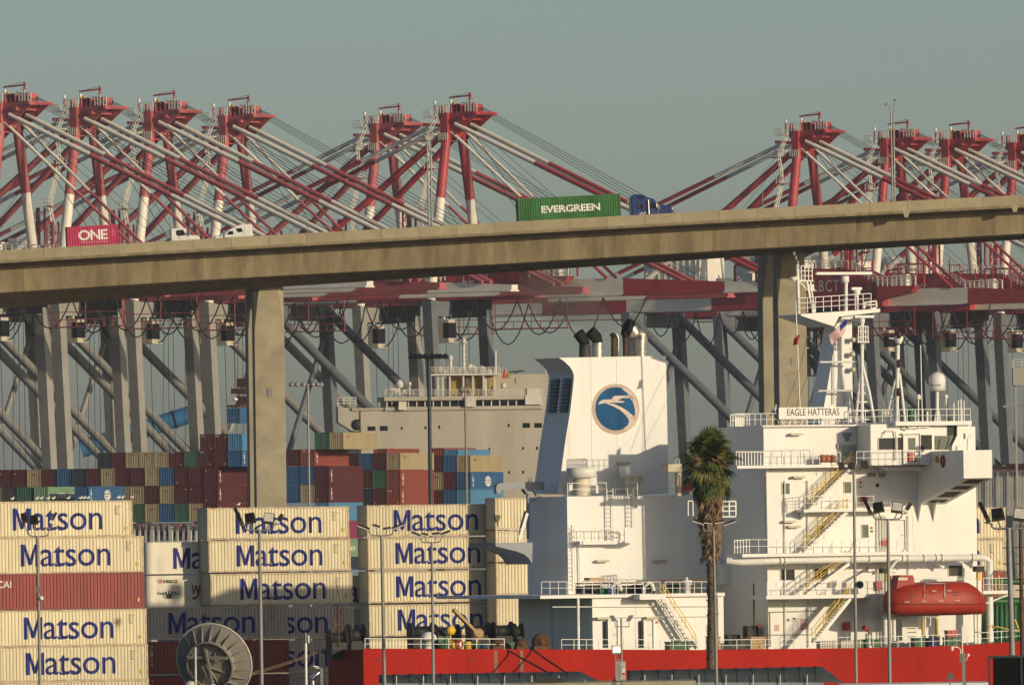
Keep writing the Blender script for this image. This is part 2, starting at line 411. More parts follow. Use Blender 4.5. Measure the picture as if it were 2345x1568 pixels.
def drape_letters(body, w, h, a, z, cm, bold, spacing=1.0, flat=False, shear=0.0):
    key = (body, w, h, a, z, id(cm), flat)
    if key in _LT: return _LT[key]
    pr = cm['prof']
    vs, fs = text_mesh(body, w, h, bold, spacing, None if flat else [x - a for x, _ in pr], shear=shear)
    if body == 'Matson':
        fr_m = .205; tv, tf = text_mesh('atson', w * (1 - fr_m - .012), h * .93, .004, .96, None if flat else [x - a - w * (fr_m + .012) for x, _ in pr])
        bm = bmesh.new(); mw = w * fr_m; st = mw * .21
        for q in ([(0, 0), (st, 0), (st, h), (0, h)], [(mw - st, 0), (mw, 0), (mw, h), (mw - st, h)], [(st, h), (st, h * .68), (mw * .5 - st * .42, h * .06), (mw * .5, h * .06), (mw * .5, h * .36), (st * 1.15, h)], [(mw - st, h), (mw - st * 1.15, h), (mw * .5, h * .36), (mw * .5, h * .06), (mw * .5 + st * .42, h * .06), (mw - st, h * .68)]):
            bm.faces.new([bm.verts.new((x, 0, z_)) for x, z_ in q])
        for c in ([] if flat else [x - a for x, _ in pr]):
            if 0 < c < mw: bmesh.ops.bisect_plane(bm, geom=bm.verts[:] + bm.edges[:] + bm.faces[:], dist=1e-5, plane_co=(c, 0, 0), plane_no=(1, 0, 0))
        bm.verts.index_update(); vs = [tuple(v.co) for v in bm.verts]; fs = [tuple(v.index for v in f.verts) for f in bm.faces]; bm.free()
        off = len(vs); vs += [(v[0] + w * (fr_m + .012), v[1], v[2] - h * .01) for v in tv]; fs += [tuple(i + off for i in f) for f in tf]
    mb = MB(); mb.add([(a + v[0], (0.02 if flat else 0.03 + prof_at(pr, a + v[0]) - 0.006), z + v[2]) for v in vs], fs)
    if body == 'Matson':      # the a, t and s of the word are joined along the base
        def strip(u0, u1):
            xs_ = [a + w * u0, a + w * u1]; cuts = sorted([x for x, _ in pr if xs_[0] < x < xs_[1]] + xs_)
            p = []
            for x in cuts:
                t = (x - xs_[0]) / (xs_[1] - xs_[0]); up = 0.10 + 0.05 * math.cos(math.pi * 2 * t)
                p.append((x, z - 0.02 * h + (0.0 if 0.2 < t < .8 else .02 * h), z + h * up))
            for (xa, l0, h0), (xb, l1, h1) in zip(p, p[1:]):
                q = [(x, 0.03 + prof_at(pr, x) - 0.007, zz) for x, zz in ((xa, l0), (xb, l1), (xb, h1), (xa, h0))]
                mb.add(q, [(0, 1, 2, 3)])
        strip(0.375, 0.45); strip(0.505, 0.575)
    me = mb.mesh('lettering'); _LT[key] = me
    return me
def container(name, label, frame, base, L, H, m_side, m_frame, group, Wd=2.44, pitch=.278, depth=.036, yaw=0.0, tilt=0.0, cat='container'):
    o = thing(name, label, cat, frame, base, group)
    if tilt or yaw: o.rotation_euler = (0, -tilt, frame.yaw + yaw)
    cm = container_meshes(L, H, Wd, pitch, depth)
    link_part('side_wall', cm['side'], m_side, o); link_part('end_wall', cm['left'], m_side, o); link_part('end_wall', cm['right'], m_side, o)
    link_part('corner_frame', cm['frame'], m_frame, o); link_part('roof_and_back', cm['shell'], m_side, o)
    return o, cm
def letters_on(o, cm, body, a, z, w, h, m, bold=0.02, spacing=1.0, flat=False, name='lettering', shear=0.0):
    return link_part(name, drape_letters(body, w, h, a, z, cm, bold, spacing, flat, shear), m, o)

# ------------------------------------------------------------------ trucks on the viaduct
EGREEN = mat('green_container_paint', (0.035, 0.165, 0.035), 0.5, var=0.2, scale=0.8, rust=0.1, streak=True)
EFRAME = mat('green_container_frame', (0.05, 0.17, 0.045), 0.55, var=0.2, scale=2, rust=0.3)
LETW = mat('white_lettering', (0.78, 0.77, 0.74), 0.5, var=0.05)
MAGENTA = mat('magenta_container_paint', (0.48, 0.035, 0.11), 0.5, var=0.1, scale=0.8)
o, cm = container('freight_container', 'bright green ribbed container with white lettering riding behind the blue truck', BR, tuple(BR.pt(1188.5, 509, 2.6)), 12.19, 2.78, EGREEN, EFRAME, 'containers on trucks', tilt=SLOPE, depth=.065, pitch=.30)
letters_on(o, cm, 'EVERGREEN', 2.75, 0.92, 7.0, 0.86, LETW, bold=0.035, spacing=0.95)
o2, cm2 = container('freight_container', 'short magenta container with white lettering behind the white day cab on the bridge', BR, tuple(BR.pt(155.5, 570.5, 2.6)), 6.06, 2.62, MAGENTA, MAGENTA, 'containers on trucks', tilt=SLOPE, depth=.065, pitch=.30)
letters_on(o2, cm2, 'ONE', 1.32, 0.92, 3.45, 1.22, LETW, bold=0.03, spacing=0.9)
letters_on(o2, cm2, 'OCEAN NETWORK EXPRESS', 1.45, 0.62, 3.3, 0.12, LETW, bold=0.0)
link_part('identification_code', drape_letters('NYKU 4', 0.12, 1.0, 5.4, 1.2, cm2, 0.0), LETW, o2)

BLUEP = mat('truck_blue', (0.014, 0.035, 0.16), 0.28, var=0.08)
WHITET = mat('truck_white', (0.75, 0.74, 0.72), 0.35, var=0.04)
CHROME = mat('chrome', (0.75, 0.73, 0.70), 0.15, metal=1.0, var=0.03)
TYRE = BLACK
def wheel_parts(o, mbf, a, b, r=0.5):
    w = MB(); w.lathe([(r * .55, 0), (r, .03), (r, .26), (r * .55, .29)], (a, b, r + BASE[o.name][2]), 18, 0, 'b'); wo = w.build('wheel', TYRE, o)
    h = MB(); h.lathe([(r * .1, -.02), (r * .5, -.01), (r * .5, .05)], (a, b, r + BASE[o.name][2]), 14, 0, 'b'); h.build('rim', CHROME, wo)
def truck(name, label, base, prof, width, m, wins, dirn, hood_a=None, trailer=None, stack=None, k=1.0):
    prof = [(a, z * k) for a, z in prof]; wins = [[(a, z * k) for a, z in w_] for w_ in wins]
    t = thing(name, label, 'truck', BR, base, 'trucks crossing the bridge'); bx, by, bz = base
    t.rotation_euler = (0, -SLOPE, BR.yaw)
    def P(pts): return [(bx + a * dirn, bz + z) for a, z in pts]
    mb = MB()
    cabp = [p for p in prof if hood_a is None or p[0] <= hood_a + 1e-6]
    if hood_a is not None: cabp.append((hood_a, prof[0][1]))
    mb.prism(P(cabp), by, by + width)
    if hood_a is not None:
        hp = [p for p in prof if p[0] >= hood_a - 1e-6]
        zl = min(p[1] for p in prof); hp = [(hood_a, zl)] + [p for p in hp if p[1] > zl + .02] + [(hp[-1][0], zl)]
        mb.prism(P(hp), by + .22, by + width - .22)
    body = mb.build('cab', m, t)
    bv = body.modifiers.new('bevel', 'BEVEL'); bv.width = 0.12; bv.segments = 2; bv.limit_method = 'ANGLE'
    for w in wins:
        g = MB(); g.prism(P(w), by - .015, by + .01); g.build('side_window', DARK, t)
    if stack:
        g = MB(); g.tube((bx + stack[0] * dirn, by - .16, bz + .9), (bx + stack[0] * dirn, by - .16, bz + stack[1]), .1, 10); g.build('exhaust_stack', CHROME, t)
    g = MB(); g.bar((bx + .95 * dirn, by - .012, bz + 1.0), (bx + .95 * dirn, by - .012, bz + 2.7), .03, .02); g.bar((bx + .2 * dirn, by - .012, bz + 1.5), (bx + (hood_a or 2) * dirn, by - .012, bz + 1.5), .03, .02); g.bar((bx + 2.1 * dirn, by - .012, bz + 1.0), (bx + 2.1 * dirn, by - .012, bz + 2.0), .03, .02); g.build('door_seam', STEELG, t, kind='stuff')
    g = MB(); g.bar((bx + (hood_a or 2) * dirn, by - .28, bz + 1.75), (bx + (hood_a or 2) * dirn, by - .28, bz + 2.3), .22, .1); g.build('door_mirror', STEELG, t)
    g = MB(); g.box(min(bx - 1.2 * dirn, bx + 4.6 * dirn), max(bx - 1.2 * dirn, bx + 4.6 * dirn), by + .7, by + 1.7, bz + .62, bz + .9)
    if trailer: g.box(bx + trailer[0], bx + trailer[1], by + .35, by + .6, bz + .9, bz + 1.12); g.box(bx + trailer[0], bx + trailer[1], by + 1.8, by + 2.05, bz + .9, bz + 1.12)
    g.build('chassis', STEELG, t)
    axles = [0.0 * dirn, 1.2 * dirn, 5.0 * dirn] + ([trailer[0] + 1.2, trailer[0] + 2.5] if trailer else [])
    for a in axles:
        wheel_parts(t, None, bx + a, by); wheel_parts(t, None, bx + a, by + width - .3)
    return t, body
# deck level is 1.16 m under the parapet top
def deckpt(x, b): 
    y = interp(T_TOP, x); p = BR.pt(x, y, 0); a = BR.pt(x, y, b).x; 
    return (a, b, p.z - 1.16)
cabprof = [(0, .75), (0, 3.05), (.25, 3.35), (.55, 3.42), (1.2, 3.36), (1.95, 3.02), (2.75, 2.78), (2.95, 2.55), (3.25, 2.2), (4.3, 2.02), (4.85, 1.75), (5.0, 1.5), (5.0, .75)]
bp_ = deckpt(1448, 2.6)
t, body = truck('semi_truck', 'shiny dark blue long nosed truck with tall sleeper pulling the green container uphill', bp_, cabprof, 2.4, BLUEP,
    [[(.75, 2.92), (.8, 3.2), (1.3, 3.16), (1.75, 2.96)], [(.75, 1.75), (.75, 2.25), (1.35, 2.25), (1.35, 1.75)], [(2.2, 1.75), (2.3, 2.35), (2.85, 2.35), (3.0, 1.85)]], 1, hood_a=3.25, trailer=(-13.6, .8), stack=(2.02, 2.95), k=1.08)
g = MB(); g.lathe([(.02, -.12), (.17, -.06), (.19, .06), (.02, .14)], (bp_[0] + 4.85, bp_[1] + .3, bp_[2] + 1.75), 10, 0, 'a'); g.build('headlight', CHROME, t)
g = MB(); g.bar((bp_[0] + 3.0, bp_[1] - .25, bp_[2] + 2.0), (bp_[0] + 3.0, bp_[1] - .25, bp_[2] + 2.5), .2, .1); g.build('mirror', CHROME, t)
g = MB(); g.tube((bp_[0] + 4.7, bp_[1] + .1, bp_[2] + 1.7), (bp_[0] + 4.7, bp_[1] + .05, bp_[2] + 2.2), .02, 6); g.lathe([(.01, -.1), (.11, 0), (.01, .06)], (bp_[0] + 4.7, bp_[1] + .05, bp_[2] + 2.28), 8); g.build('hood_mirror', CHROME, t)
g = MB()
for k, (da, dz) in enumerate(((.9, 1.25), (1.1, 1.4), (1.3, 1.2), (1.15, 1.05), (1.45, 1.4))): g.box(bp_[0] + da, bp_[0] + da + .22, bp_[1] - .012, bp_[1], bp_[2] + dz, bp_[2] + dz + .12)
g.build('door_emblem', LETW, t)
dayprof = [(0, .75), (0, 2.95), (.1, 3.05), (1.6, 3.05), (1.75, 2.95), (2.15, 2.05), (3.0, 1.95), (3.35, 1.75), (3.4, .75)]
truck('semi_truck', 'white day cab truck climbing ahead of the magenta container', deckpt(394, 2.6), dayprof, 2.4, WHITET, [[(.85, 1.95), (.55, 2.2), (.6, 2.75), (1.4, 2.78), (1.75, 2.05)]], 1, hood_a=2.15, trailer=(-12.4, .8), k=.88)
slpprof = [(0, .75), (0, 3.5), (.2, 3.72), (1.2, 3.72), (2.0, 3.45), (2.9, 2.9), (3.4, 2.4), (4.3, 2.15), (4.6, 1.8), (4.6, .75)]
truck('semi_truck', 'white truck with rounded wind deflector heading down the far lane', deckpt(580, 11.5), slpprof, 2.4, WHITET, [[(1.15, 2.55), (1.3, 3.15), (2.0, 3.1), (1.75, 2.5)], [(2.3, 2.2), (2.3, 2.75), (2.8, 2.75), (3.1, 2.3)]], -1, hood_a=3.4, k=.79)

# ------------------------------------------------------------------ lamps along the viaduct
def bridge_lamp(pts, label, b):
    p = [BR.pt(x, y, b) for x, y in pts]
    o = thing('bridge_lamp', label, 'street lamp', BR, tuple(p[0]), 'lamps standing on the bridge')
    mb = MB(); base = p[0].copy(); base.z -= 1.6
    mb.path([base] + p[:2], .13, 8, r2=.09); mb.build('pole', GALV, o)
    mb = MB(); mb.path(p[1:], .06, 6); mb.build('arm', GALV, o)
    mb = MB(); q = p[-1]; mb.lathe([(.03, .12), (.2, .05), (.26, -.06), (.05, -.1)], (q.x, q.y, q.z), 8); mb.build('lamp_head', GALV, o)
bridge_lamp([(2044, 462), (2040, 258), (2038, 247), (2035, 241), (2030, 239)], 'slim bridge lamp with its short arm bent left above the viaduct', 9.2)
bridge_lamp([(2049, 462), (2046, 256), (2047.5, 244), (2049, 232), (2050, 229)], 'slim bridge lamp with its arm rising straight, right of its twin on the viaduct', 9.3)
bridge_lamp([(982.5, 520), (978, 328), (976, 318), (974, 313), (971, 311)], 'slim bridge lamp beside the tall crane, arm bent left', 9.2)
bridge_lamp([(989, 520), (986, 330), (986.5, 318), (987, 308), (988, 305)], 'slim bridge lamp beside the tall crane, arm upright', 9.3)
for x, y0, lab in ((1746.5, 428, 'thin grey marker post on the parapet left of the right hand crane row'), (2315, 441, 'thin grey marker post on the parapet near the right edge of the view'), (704, 497, 'thin grey marker post on the parapet over the left pier')):
    mb = MB(); y1 = interp(T_TOP, x) + 4; mb.tube(BR.pt(x, y1, .5), BR.pt(x, y0, .5), .05, 6)
    mb.top('marker_post', STEELG, BR, tuple(BR.pt(x, y1, .5)), lab, 'post', 'thin posts on the bridge parapet')
# ------------------------------------------------------------------ ship-to-shore cranes
class At(Frame):
    def __init__(s, O, yaw):
        s.yaw = R(yaw); s.O = Vector(O)
        s.A = Vector((math.cos(s.yaw), math.sin(s.yaw), 0)); s.B = Vector((-math.sin(s.yaw), math.cos(s.yaw), 0))
CR_YAW = -34
def crane_spot(x, ytop):
    H = 1250 - (x - 1172.5) * math.tan(ROLL)
    Y = 83.3 / (K * (H - ytop)); w = W(x, 400, Y)
    xs_ = x + (784 - 300) * 0  # head is measured near y=270
    w = W(x, 270, Y); return Vector((w.x, Y, 3.0))
G0 = 3.0
def Zc(y): return 20 + (1252 - y) * 0.0808 - G0
def banded(mb, p, q, r, L, n=8, first=0, bands=(0, 1)):
    p = Vector(p); q = Vector(q); T = (q - p).length; k = max(1, round(T / L))
    for i in range(k):
        mb.tube(p.lerp(q, i / k), p.lerp(q, (i + 1) / k), r, n, m=bands[(i + first) % 2])
def make_crane(fr, label):
    c = thing('gantry_crane', label, 'crane', fr, (0, 0, 0), 'ship-to-shore gantry cranes along the far quay')
    GB, GT, ZH = 62.6, 66.3, 94.0
    # lower portal
    for u0, nm in ((0, 'waterside_leg'), (-36, 'landside_leg')):
        for v in (-9, 9):
            mb = MB(); top = (u0, v); bot = (u0 + 3.0, v)
            def ring(u, z, h=1.0): return [(u - h, v - .95, z), (u + h, v - .95, z), (u + h, v + .95, z), (u - h, v + .95, z)]
            mb.hexa(ring(bot[0], 0) + ring(top[0], GB)); mb.build(nm, CGREY, c)
    for u0 in (0, -36):
        mb = MB(); mb.box(u0 - .8, u0 + .8, -8.0, 8.0, GB - 3.0, GB - .2); mb.build('portal_beam', CGREY, c)
        mb = MB(); mb.box(u0 + 1.6, u0 + 3.2, -8.0, 8.0, 12, 15); mb.build('sill_beam', CGREY, c)
    for v in (-9, 9):
        mb = MB(); mb.tube((-35.5, v, GB - 1), (1.2, v, 30), .85, 10)
        mb.build('diagonal_brace', CGREY, c)
    mb = MB(); mb.tube((-35.4, -8.4, 28), (-35.9, 8.2, 56), .55, 8); mb.build('cross_brace', CGREY, c)
    # girder and boom in painted sections
    def sect(nm, u0, u1, m):
        mb = MB(); w_ = 3.4 if u0 < 0 else 1.6; mb.box(u0, u1 - .03, -w_, w_, GB + .3, GT - (0 if u0 < 0 else .5)); mb.box(u0, u1 - .03, -w_ - .5, w_ + .5, GB, GB + .28); mb.build(nm, m, c)
    for i, u in enumerate(range(-80, 0, 20)): sect('girder_section', u, u + 20, [CWHITE, RED][i % 2])
    def btop(u): return GT - .3 if u < 34 else GT - .3 - (u - 34) / 44 * (GT - GB - 1.5)
    for i, (u0, u1) in enumerate(((20, 38), (38, 60), (60, 78))):
        mb = MB(); w0, w1 = 1.7 - (u0 - 20) * .012, 1.7 - (u1 - 20) * .012
        mb.hexa([(u0, -w0, GB + .3), (u1 - .03, -w1, GB + .3), (u1 - .03, w1, GB + .3), (u0, w0, GB + .3), (u0, -w0, btop(u0)), (u1 - .03, -w1, btop(u1)), (u1 - .03, w1, btop(u1)), (u0, w0, btop(u0))])
        mb.hexa([(u0, -w0 - .5, GB), (u1 - .03, -w1 - .4, GB), (u1 - .03, w1 + .4, GB), (u0, w0 + .5, GB), (u0, -w0 - .5, GB + .28), (u1 - .03, -w1 - .4, GB + .28), (u1 - .03, w1 + .4, GB + .28), (u0, w0 + .5, GB + .28)])
        mb.build('boom_section', [CWHITE, RED, CWHITE][i], c)
    mb = MB(); mb.prism([(0, GB), (20, GB), (20, GT + .4), (13, GT + 3.6), (0, GT + 4.2)], -3.75, 3.75); mb.build('boom_root', RED, c)
    mb = MB(); lettering(mb, 'LBCT', 4.0, -3.78, GT - .6, 6.0, 2.3, bold=0.01, spacing=1.2); mb.build('lettering', CWHITE, c)
    mb = MB()
    for k in range(9):
        t = math.pi * k / 8; mb.bar((1.9, -3.78, GB + 2.0), (1.9 + 1.1 * math.cos(t), -3.78, GB + 2.0 + 1.1 * math.sin(t)), .12, .03)
    mb.build('star_emblem', CWHITE, c)
    mb = MB(); mb.prism([(20.2, GT - 2.6), (28, GT - 1.2), (29, GT + .1), (20.2, GT + .1)], -6.2, -3.95); mb.build('hinge_platform', RED, c)
    # A-frame
    for v in (-1, 1):
        mb = MB(); p = Vector((0, v * 2.4, ZH)); q = Vector((0, v * 8.6, GB)); s = p.lerp(q, .40)
        mb.tube(p, s, .92, 12, m=0); mb.tube(s, q, .92, 12, m=1); mb.build('upper_leg', [RED, CWHITE], c)
        mb = MB(); p = Vector((-1.5, v * 2.4, ZH - 1)); q = Vector((-37, v * 6.5, GT)); s = p.lerp(q, .68)
        mb.tube(p, s, .62, 10, m=0); mb.tube(s, q, .62, 10, m=1); mb.build('rear_leg', [RED, CWHITE], c)
        mb = MB(); banded(mb, (-4.5, v * 2.0, ZH + .6), (-79, v * 3.0, GT), .42, 17, 8); mb.build('backstay', [CWHITE, RED], c)
        mb = MB(); banded(mb, (2.0, v * 2.6, ZH + 1.2), (72, v * 1.4, GB + 1.8), .42, 17, 8, 0); mb.build('forestay', [CWHITE, RED], c)
        mb = MB(); p = Vector((1.0, v * 2.5, ZH - .2)); q = Vector((34.5, v * 1.6, GT - .4)); s = p.lerp(q, .45); mb.tube(p, s, .3, 8, m=0); mb.tube(s, q, .3, 8, m=1); mb.build('inner_stay', [CWHITE, RED], c)
    # head
    mb = MB()
    for v in (-2.6, 2.6):
        mb.prism([(-1.2, ZH - 1.5), (1.2, ZH - 1.5), (7.0, ZH + 2.8), (7.3, ZH + 3.3), (-1.0, ZH + 3.2)], v - .12, v + .12)
    for u, z in ((6.9, ZH + 3.05), (4.0, ZH + 2.2), (0, ZH - .8), (-4.2, ZH + 1.2), (0, ZH + 3)): mb.box(u - .35, u + .35, -3.6, 3.6, z - .3, z + .3)
    mb.box(-5.6, -1.0, -3.4, 3.4, ZH - 1.9, ZH - 1.7); mb.box(-.8, .8, -3.5, -2.75, ZH - 1.8, ZH + 3.4)
    for u in (.6, 1.5, 2.4, 4.4, 5.3): mb.box(u - .13, u + .13, -1.5, 1.5, ZH + 3.3, ZH + 4.9)
    mb.build('apex_head', RED, c)
    for v in (-1.2, 1.2):
        mb = MB(); mb.lathe([(.3, -.2), (.8, -.15), (.8, .15), (.3, .2)], (1.6, v, ZH + 4.2), 14, 0, 'b'); mb.build('sheave', CABLE, c)
        mb = MB(); mb.lathe([(.3, -.2), (.75, -.15), (.75, .15), (.3, .2)], (4.8, v, ZH + 4.1), 14, 0, 'b'); mb.build('sheave', CABLE, c)
    mb = MB(); mb.bar((4.2, 0, ZH + 3), (4.2, 0, ZH + 4.4), .45); mb.bar((-.4, -1, ZH + 3.4), (.6, -1, ZH + 5.3), .25); mb.bar((.6, -1, ZH + 5.3), (1.6, -1, ZH + 3.4), .25); mb.build('yellow_frame', YELLOW, c, kind='stuff')
    mb = MB(); mb.bar((3.6, 0, ZH + 4.2), (3.6, 0, ZH + 7.0), .32); mb.bar((3.9, 0, ZH + 6.5), (-1.0, 0, ZH + 6.2), .3); mb.bar((3.6, 0, ZH + 7.0), (-.8, 0, ZH + 6.3), .06); mb.build('service_jib', RED, c)
    mb = MB()
    for (p, q) in (((-5.6, -3.4, ZH - 1.7), (-1.2, -3.4, ZH - 1.7)), ((-5.6, -3.4, ZH - 1.7), (-5.6, 3.4, ZH - 1.7)), ((-1.2, -3.7, ZH + 3.2), (1.4, -3.7, ZH + 3.2)), ((4.4, -2.8, ZH + 3.4), (7.0, -2.8, ZH + 3.4)), ((-.9, -3.8, ZH - 1.8), (1.0, -3.8, ZH - 1.8)), ((-5.2, 2.6, ZH + 2.4), (-3.4, 2.6, ZH + 2.4)), ((-5.2, -2.6, ZH + 2.4), (-3.4, -2.6, ZH + 2.4))):
        mb.rail(p, q, 1.5 if p[2] > ZH + 2 else 1.3, r=.06, n=4)
    mb.bar((5.6, -2.8, ZH + 3.4), (5.6, -2.8, ZH + 5.6), .1); mb.bar((4.9, -2.8, ZH + 5.5), (6.4, -2.8, ZH + 5.7), .14)
    mb.build('head_railing', CWHITE, c, kind='stuff')
    mb = MB()
    for u, z in ((-3.2, ZH + 5.3), (.4, ZH + 5.4)): mb.bar((u, -1.6, ZH + 2.2), (u, -1.6, z - .5), .3, m=1); mb.lathe([(.05, .35), (.25, .25), (.28, -.15), (.1, -.35)], (u, -1.6, z), 8, 0)
    mb.bar((-4.2, 2.2, ZH + 2), (-4.2, 2.2, ZH + 4.8), .8, m=1); mb.build('beacon_lamp', [CWHITE, REDPALE], c, kind='stuff')
    # stairs from the head down the near leg
    mb = MB(); pm = MB()
    def flight(p, q):
        p = Vector(p); q = Vector(q)
        for dv in (-.4, .4):
            mb.bar(p + Vector((0, dv, 0)), q + Vector((0, dv, 0)), .16); mb.bar(p + Vector((0, dv, 1.1)), q + Vector((0, dv, 1.1)), .07)
        n = max(3, int((p - q).length / 1.0))
        for i in range(n):
            w = p.lerp(q, (i + .5) / n); mb.bar(w + Vector((0, -.4, 0)), w + Vector((0, .4, 0)), .2, .06); mb.bar(w + Vector((0, -.4, 0)), w + Vector((0, -.4, 1.1)), .06)
    zz = ZH - 1.8; u = -3.4; sgn = -1; v = -4.0
    flight((-1.2, -3.8, ZH + 3.2), (-3.4, -4.0, ZH - 1.7))
    for dz in (5.2, 7.5, 4.8, 6.2, 5.0):
        u2 = -2.0 if u < -2.6 else -3.6; v2 = v - dz * .17
        flight((u, v, zz), (u2, v2, zz - dz)); pm.box(u2 - 1.0, u2 + 1.2, v2 - .8, v2 + .8, zz - dz - .16, zz - dz); mb.rail((u2 - 1.0, v2 - .8, zz - dz), (u2 + 1.2, v2 - .8, zz - dz), 1.2, r=.06, n=3)
        u, v, zz = u2, v2, zz - dz
    mb.build('stairway', CWHITE, c, kind='stuff'); pm.build('stair_landing', RED, c, kind='stuff')
    # machinery, lattice, walkways
    mb = MB(); mb.box(-35, -22, -4.5, 4.5, GT + .8, GT + 7.0); mb.box(-35.4, -21.6, -4.8, 4.8, GT + 7.0, GT + 7.3); mb.box(-33, -31, -2, 2, GT + 7.3, GT + 8.6)
    for k in range(9): mb.box(-34.6 + k * 1.45, -34.4 + k * 1.45, -4.6, -4.5, GT + 1.2, GT + 6.8)
    mb.build('machinery_house', CWHITE, c)
    def lattice(mb, u, v, z0, z1, w):
        for du in (0, w):
            for dv in (0, w): mb.bar((u + du, v + dv, z0), (u + du, v + dv, z1), .3)
        n = int((z1 - z0) / w)
        for i in range(n):
            za = z0 + (z1 - z0) * i / n; zb = z0 + (z1 - z0) * (i + 1) / n
            mb.bar((u, v, za), (u + w, v, zb), .14); mb.bar((u + w, v, za), (u, v + w, zb), .14); mb.bar((u, v, za), (u + w, v, za), .14)
    mb = MB(); lattice(mb, -8, -5.6, GT, GT + 13, 1.7); mb.build('lattice_tower', RED, c); mb = MB(); lattice(mb, 9.5, -2, GT + 3.2, GT + 9.5, 1.5); mb.build('lattice_tower', RED, c)
    mb = MB(); mb.bar((-14, -4, GT), (-14, -4, GT + 5), .4); mb.bar((-14, -4, GT + 5), (-9, -4, GT + 5.4), .35); mb.build('davit_frame', RED, c); mb = MB(); mb.bar((24, -4.5, GT), (24, -4.5, GT + 4.4), .3); mb.bar((24, -4.5, GT + 4.3), (30, -4.5, GT + 4.3), .3); mb.bar((30, -4.5, GT + 4.3), (30, -4.5, GT), .3); mb.build('davit_frame', RED, c)
    mb = MB()
    mb.rail((-79, -3.8, GT), (0, -3.8, GT), 1.7, n=40, r=.085); mb.rail((20.4, -6.1, GT + .1), (29, -6.1, GT + .1), 1.9, n=8, r=.10); mb.rail((13, -3.8, GT + 3.6), (20, -6.0, GT + .4), 1.7, n=6, r=.09)
    mb.rail((-20, -5.2, GT - .2), (0, -5.2, GT - .2), 2.0, n=12, r=.09); mb.rail((0, -3.6, GT + 4.2), (12, -3.6, GT + 3.7), 1.6, n=8, r=.085); mb.build('walkway_railing', CWHITE, c, kind='stuff')
    for (u0, u1, h, w) in ((-19, -15, 2.6, 2), (-13, -10.5, 3.4, 1.6), (-6, -3.5, 2.2, 2.2), (22, 25, 2.4, 1.5), (-58, -52, 3.0, 2.5)):
        mb = MB(); mb.box(u0, u1, -3.2, -3.2 + w, GT + .1, GT + h); mb.build('electrical_cabin', CWHITE, c)
    for u0 in (16.5, 22.5, 26.5, -2.5):
        mb = MB(); z0 = GT + (2.2 if u0 < 20 and u0 > 0 else .2)
        for dz in (1.5, 3.0): mb.bar((u0, -5.6, z0 + dz), (u0 + 2.4, -5.6, z0 + dz), .2)
        mb.bar((u0, -5.6, z0), (u0, -5.6, z0 + 4.2), .22); mb.bar((u0 + 2.4, -5.6, z0), (u0 + 2.4, -5.6, z0 + 3.2), .2); mb.build('hatch_frame', RED, c)
    # trolley, cab, ropes, festoon
    mb = MB(); mb.box(-4, 6, -2.8, 2.8, GB - 1.8, GB - .05); mb.box(-2, 0, -3.2, 3.2, GB - 3.2, GB - 1.8); mb.box(3, 4.5, -3.2, 3.2, GB - 3.0, GB - 1.8); mb.build('trolley', CABLE, c)
    mb = MB(); mb.box(-1.6, 2.3, -6.2, -3.8, GB - 7.6, GB - 3.6); mb.box(-2.0, 2.6, -6.5, -3.6, GB - 7.85, GB - 7.6); mb.rail((-3.6, -6.2, GB - 7.6), (-1.7, -6.2, GB - 7.6), 1.2, n=2, r=.06); mb.bar((.4, -5, GB - 3.6), (.4, -5, GB - 1.0), .5)
    cab_ = mb.build('operator_cab', mat('crane_cab_cream', (0.55, 0.50, 0.42), 0.5), c)
    g = MB(); g.box(1.2, 2.33, -6.23, -3.77, GB - 7.0, GB - 4.2); g.build('cab_window', DARK, cab_)
    mb = MB()
    for u in (-2.5, -.5, 1.5, 3.5, 5): mb.bar((u, rnd.uniform(-2, 2), GB - 2), (u * .8, rnd.uniform(-2, 2), 24), .07)
    mb.build('hoist_rope', CABLE, c, kind='stuff')
    mb = MB(); u = -34.0
    for k in range(10):
        w = 5.5 if k < 4 else 9.5; sag = (4.5 if k < 4 else 5.5) + (k % 3)
        if not (-1 < u < 7): mb.path([(u + w * t / 8, -4.4, GB - .3 - sag * (1 - (2 * t / 8 - 1) ** 2)) for t in range(9)], .13, 5)
        u += w
        if u > 58: break
    mb.build('festoon_cable', CABLE, c, kind='stuff')
    for u0 in (12,):
        mb = MB()
        for z in (GB - 5.6, GB - 4.3, GB - 3.0): mb.bar((u0, -5, z), (u0 + 16, -5, z), .14)
        for k in range(9): mb.bar((u0 + k * 2, -5, GB - 5.6), (u0 + k * 2, -5, GB - .1 if k % 4 == 0 else GB - 4.3), .12)
        mb.box(u0, u0 + 16, -5, -3.6, GB - 5.75, GB - 5.6)
        mb.build('cable_catwalk', RED, c)
    mb = MB(); lattice(mb, -33, -6, GB - 12, GB - 1, 1.8); lattice(mb, -29.5, -6, GB - 12, GB - 1, 1.8); mb.box(-33.2, -27.5, -6.2, -4, GB - 12.2, GB - 12); mb.build('hanging_cage', REDP, c)
    mb = MB()
    for v in (-1.8, -.6, .6, 1.8):
        a = Vector((7.2, v, ZH + 3.2)); mb.bar(a, (70 + v, v, GT - .5), .08); mb.bar((3, v, ZH + 5.2), (7.2, v, ZH + 3.3), .12)
    for v in (-1.5, 1.5): mb.bar((3, v, ZH), (24, v, GT + 1), .08); mb.bar((3, v, ZH + 1), (40, v, GT + 1), .06); mb.bar((-3, v, ZH + 1), (-26, v, GT + 6), .05)
    mb.bar((2.2, -2.4, ZH + .6), (71, -1.4, GB + 1.6), .09); mb.bar((2.2, 2.4, ZH + .6), (71, 1.4, GB + 1.6), .09)
    mb.build('boom_hoist_rope', CABLE, c, kind='stuff')
    return c
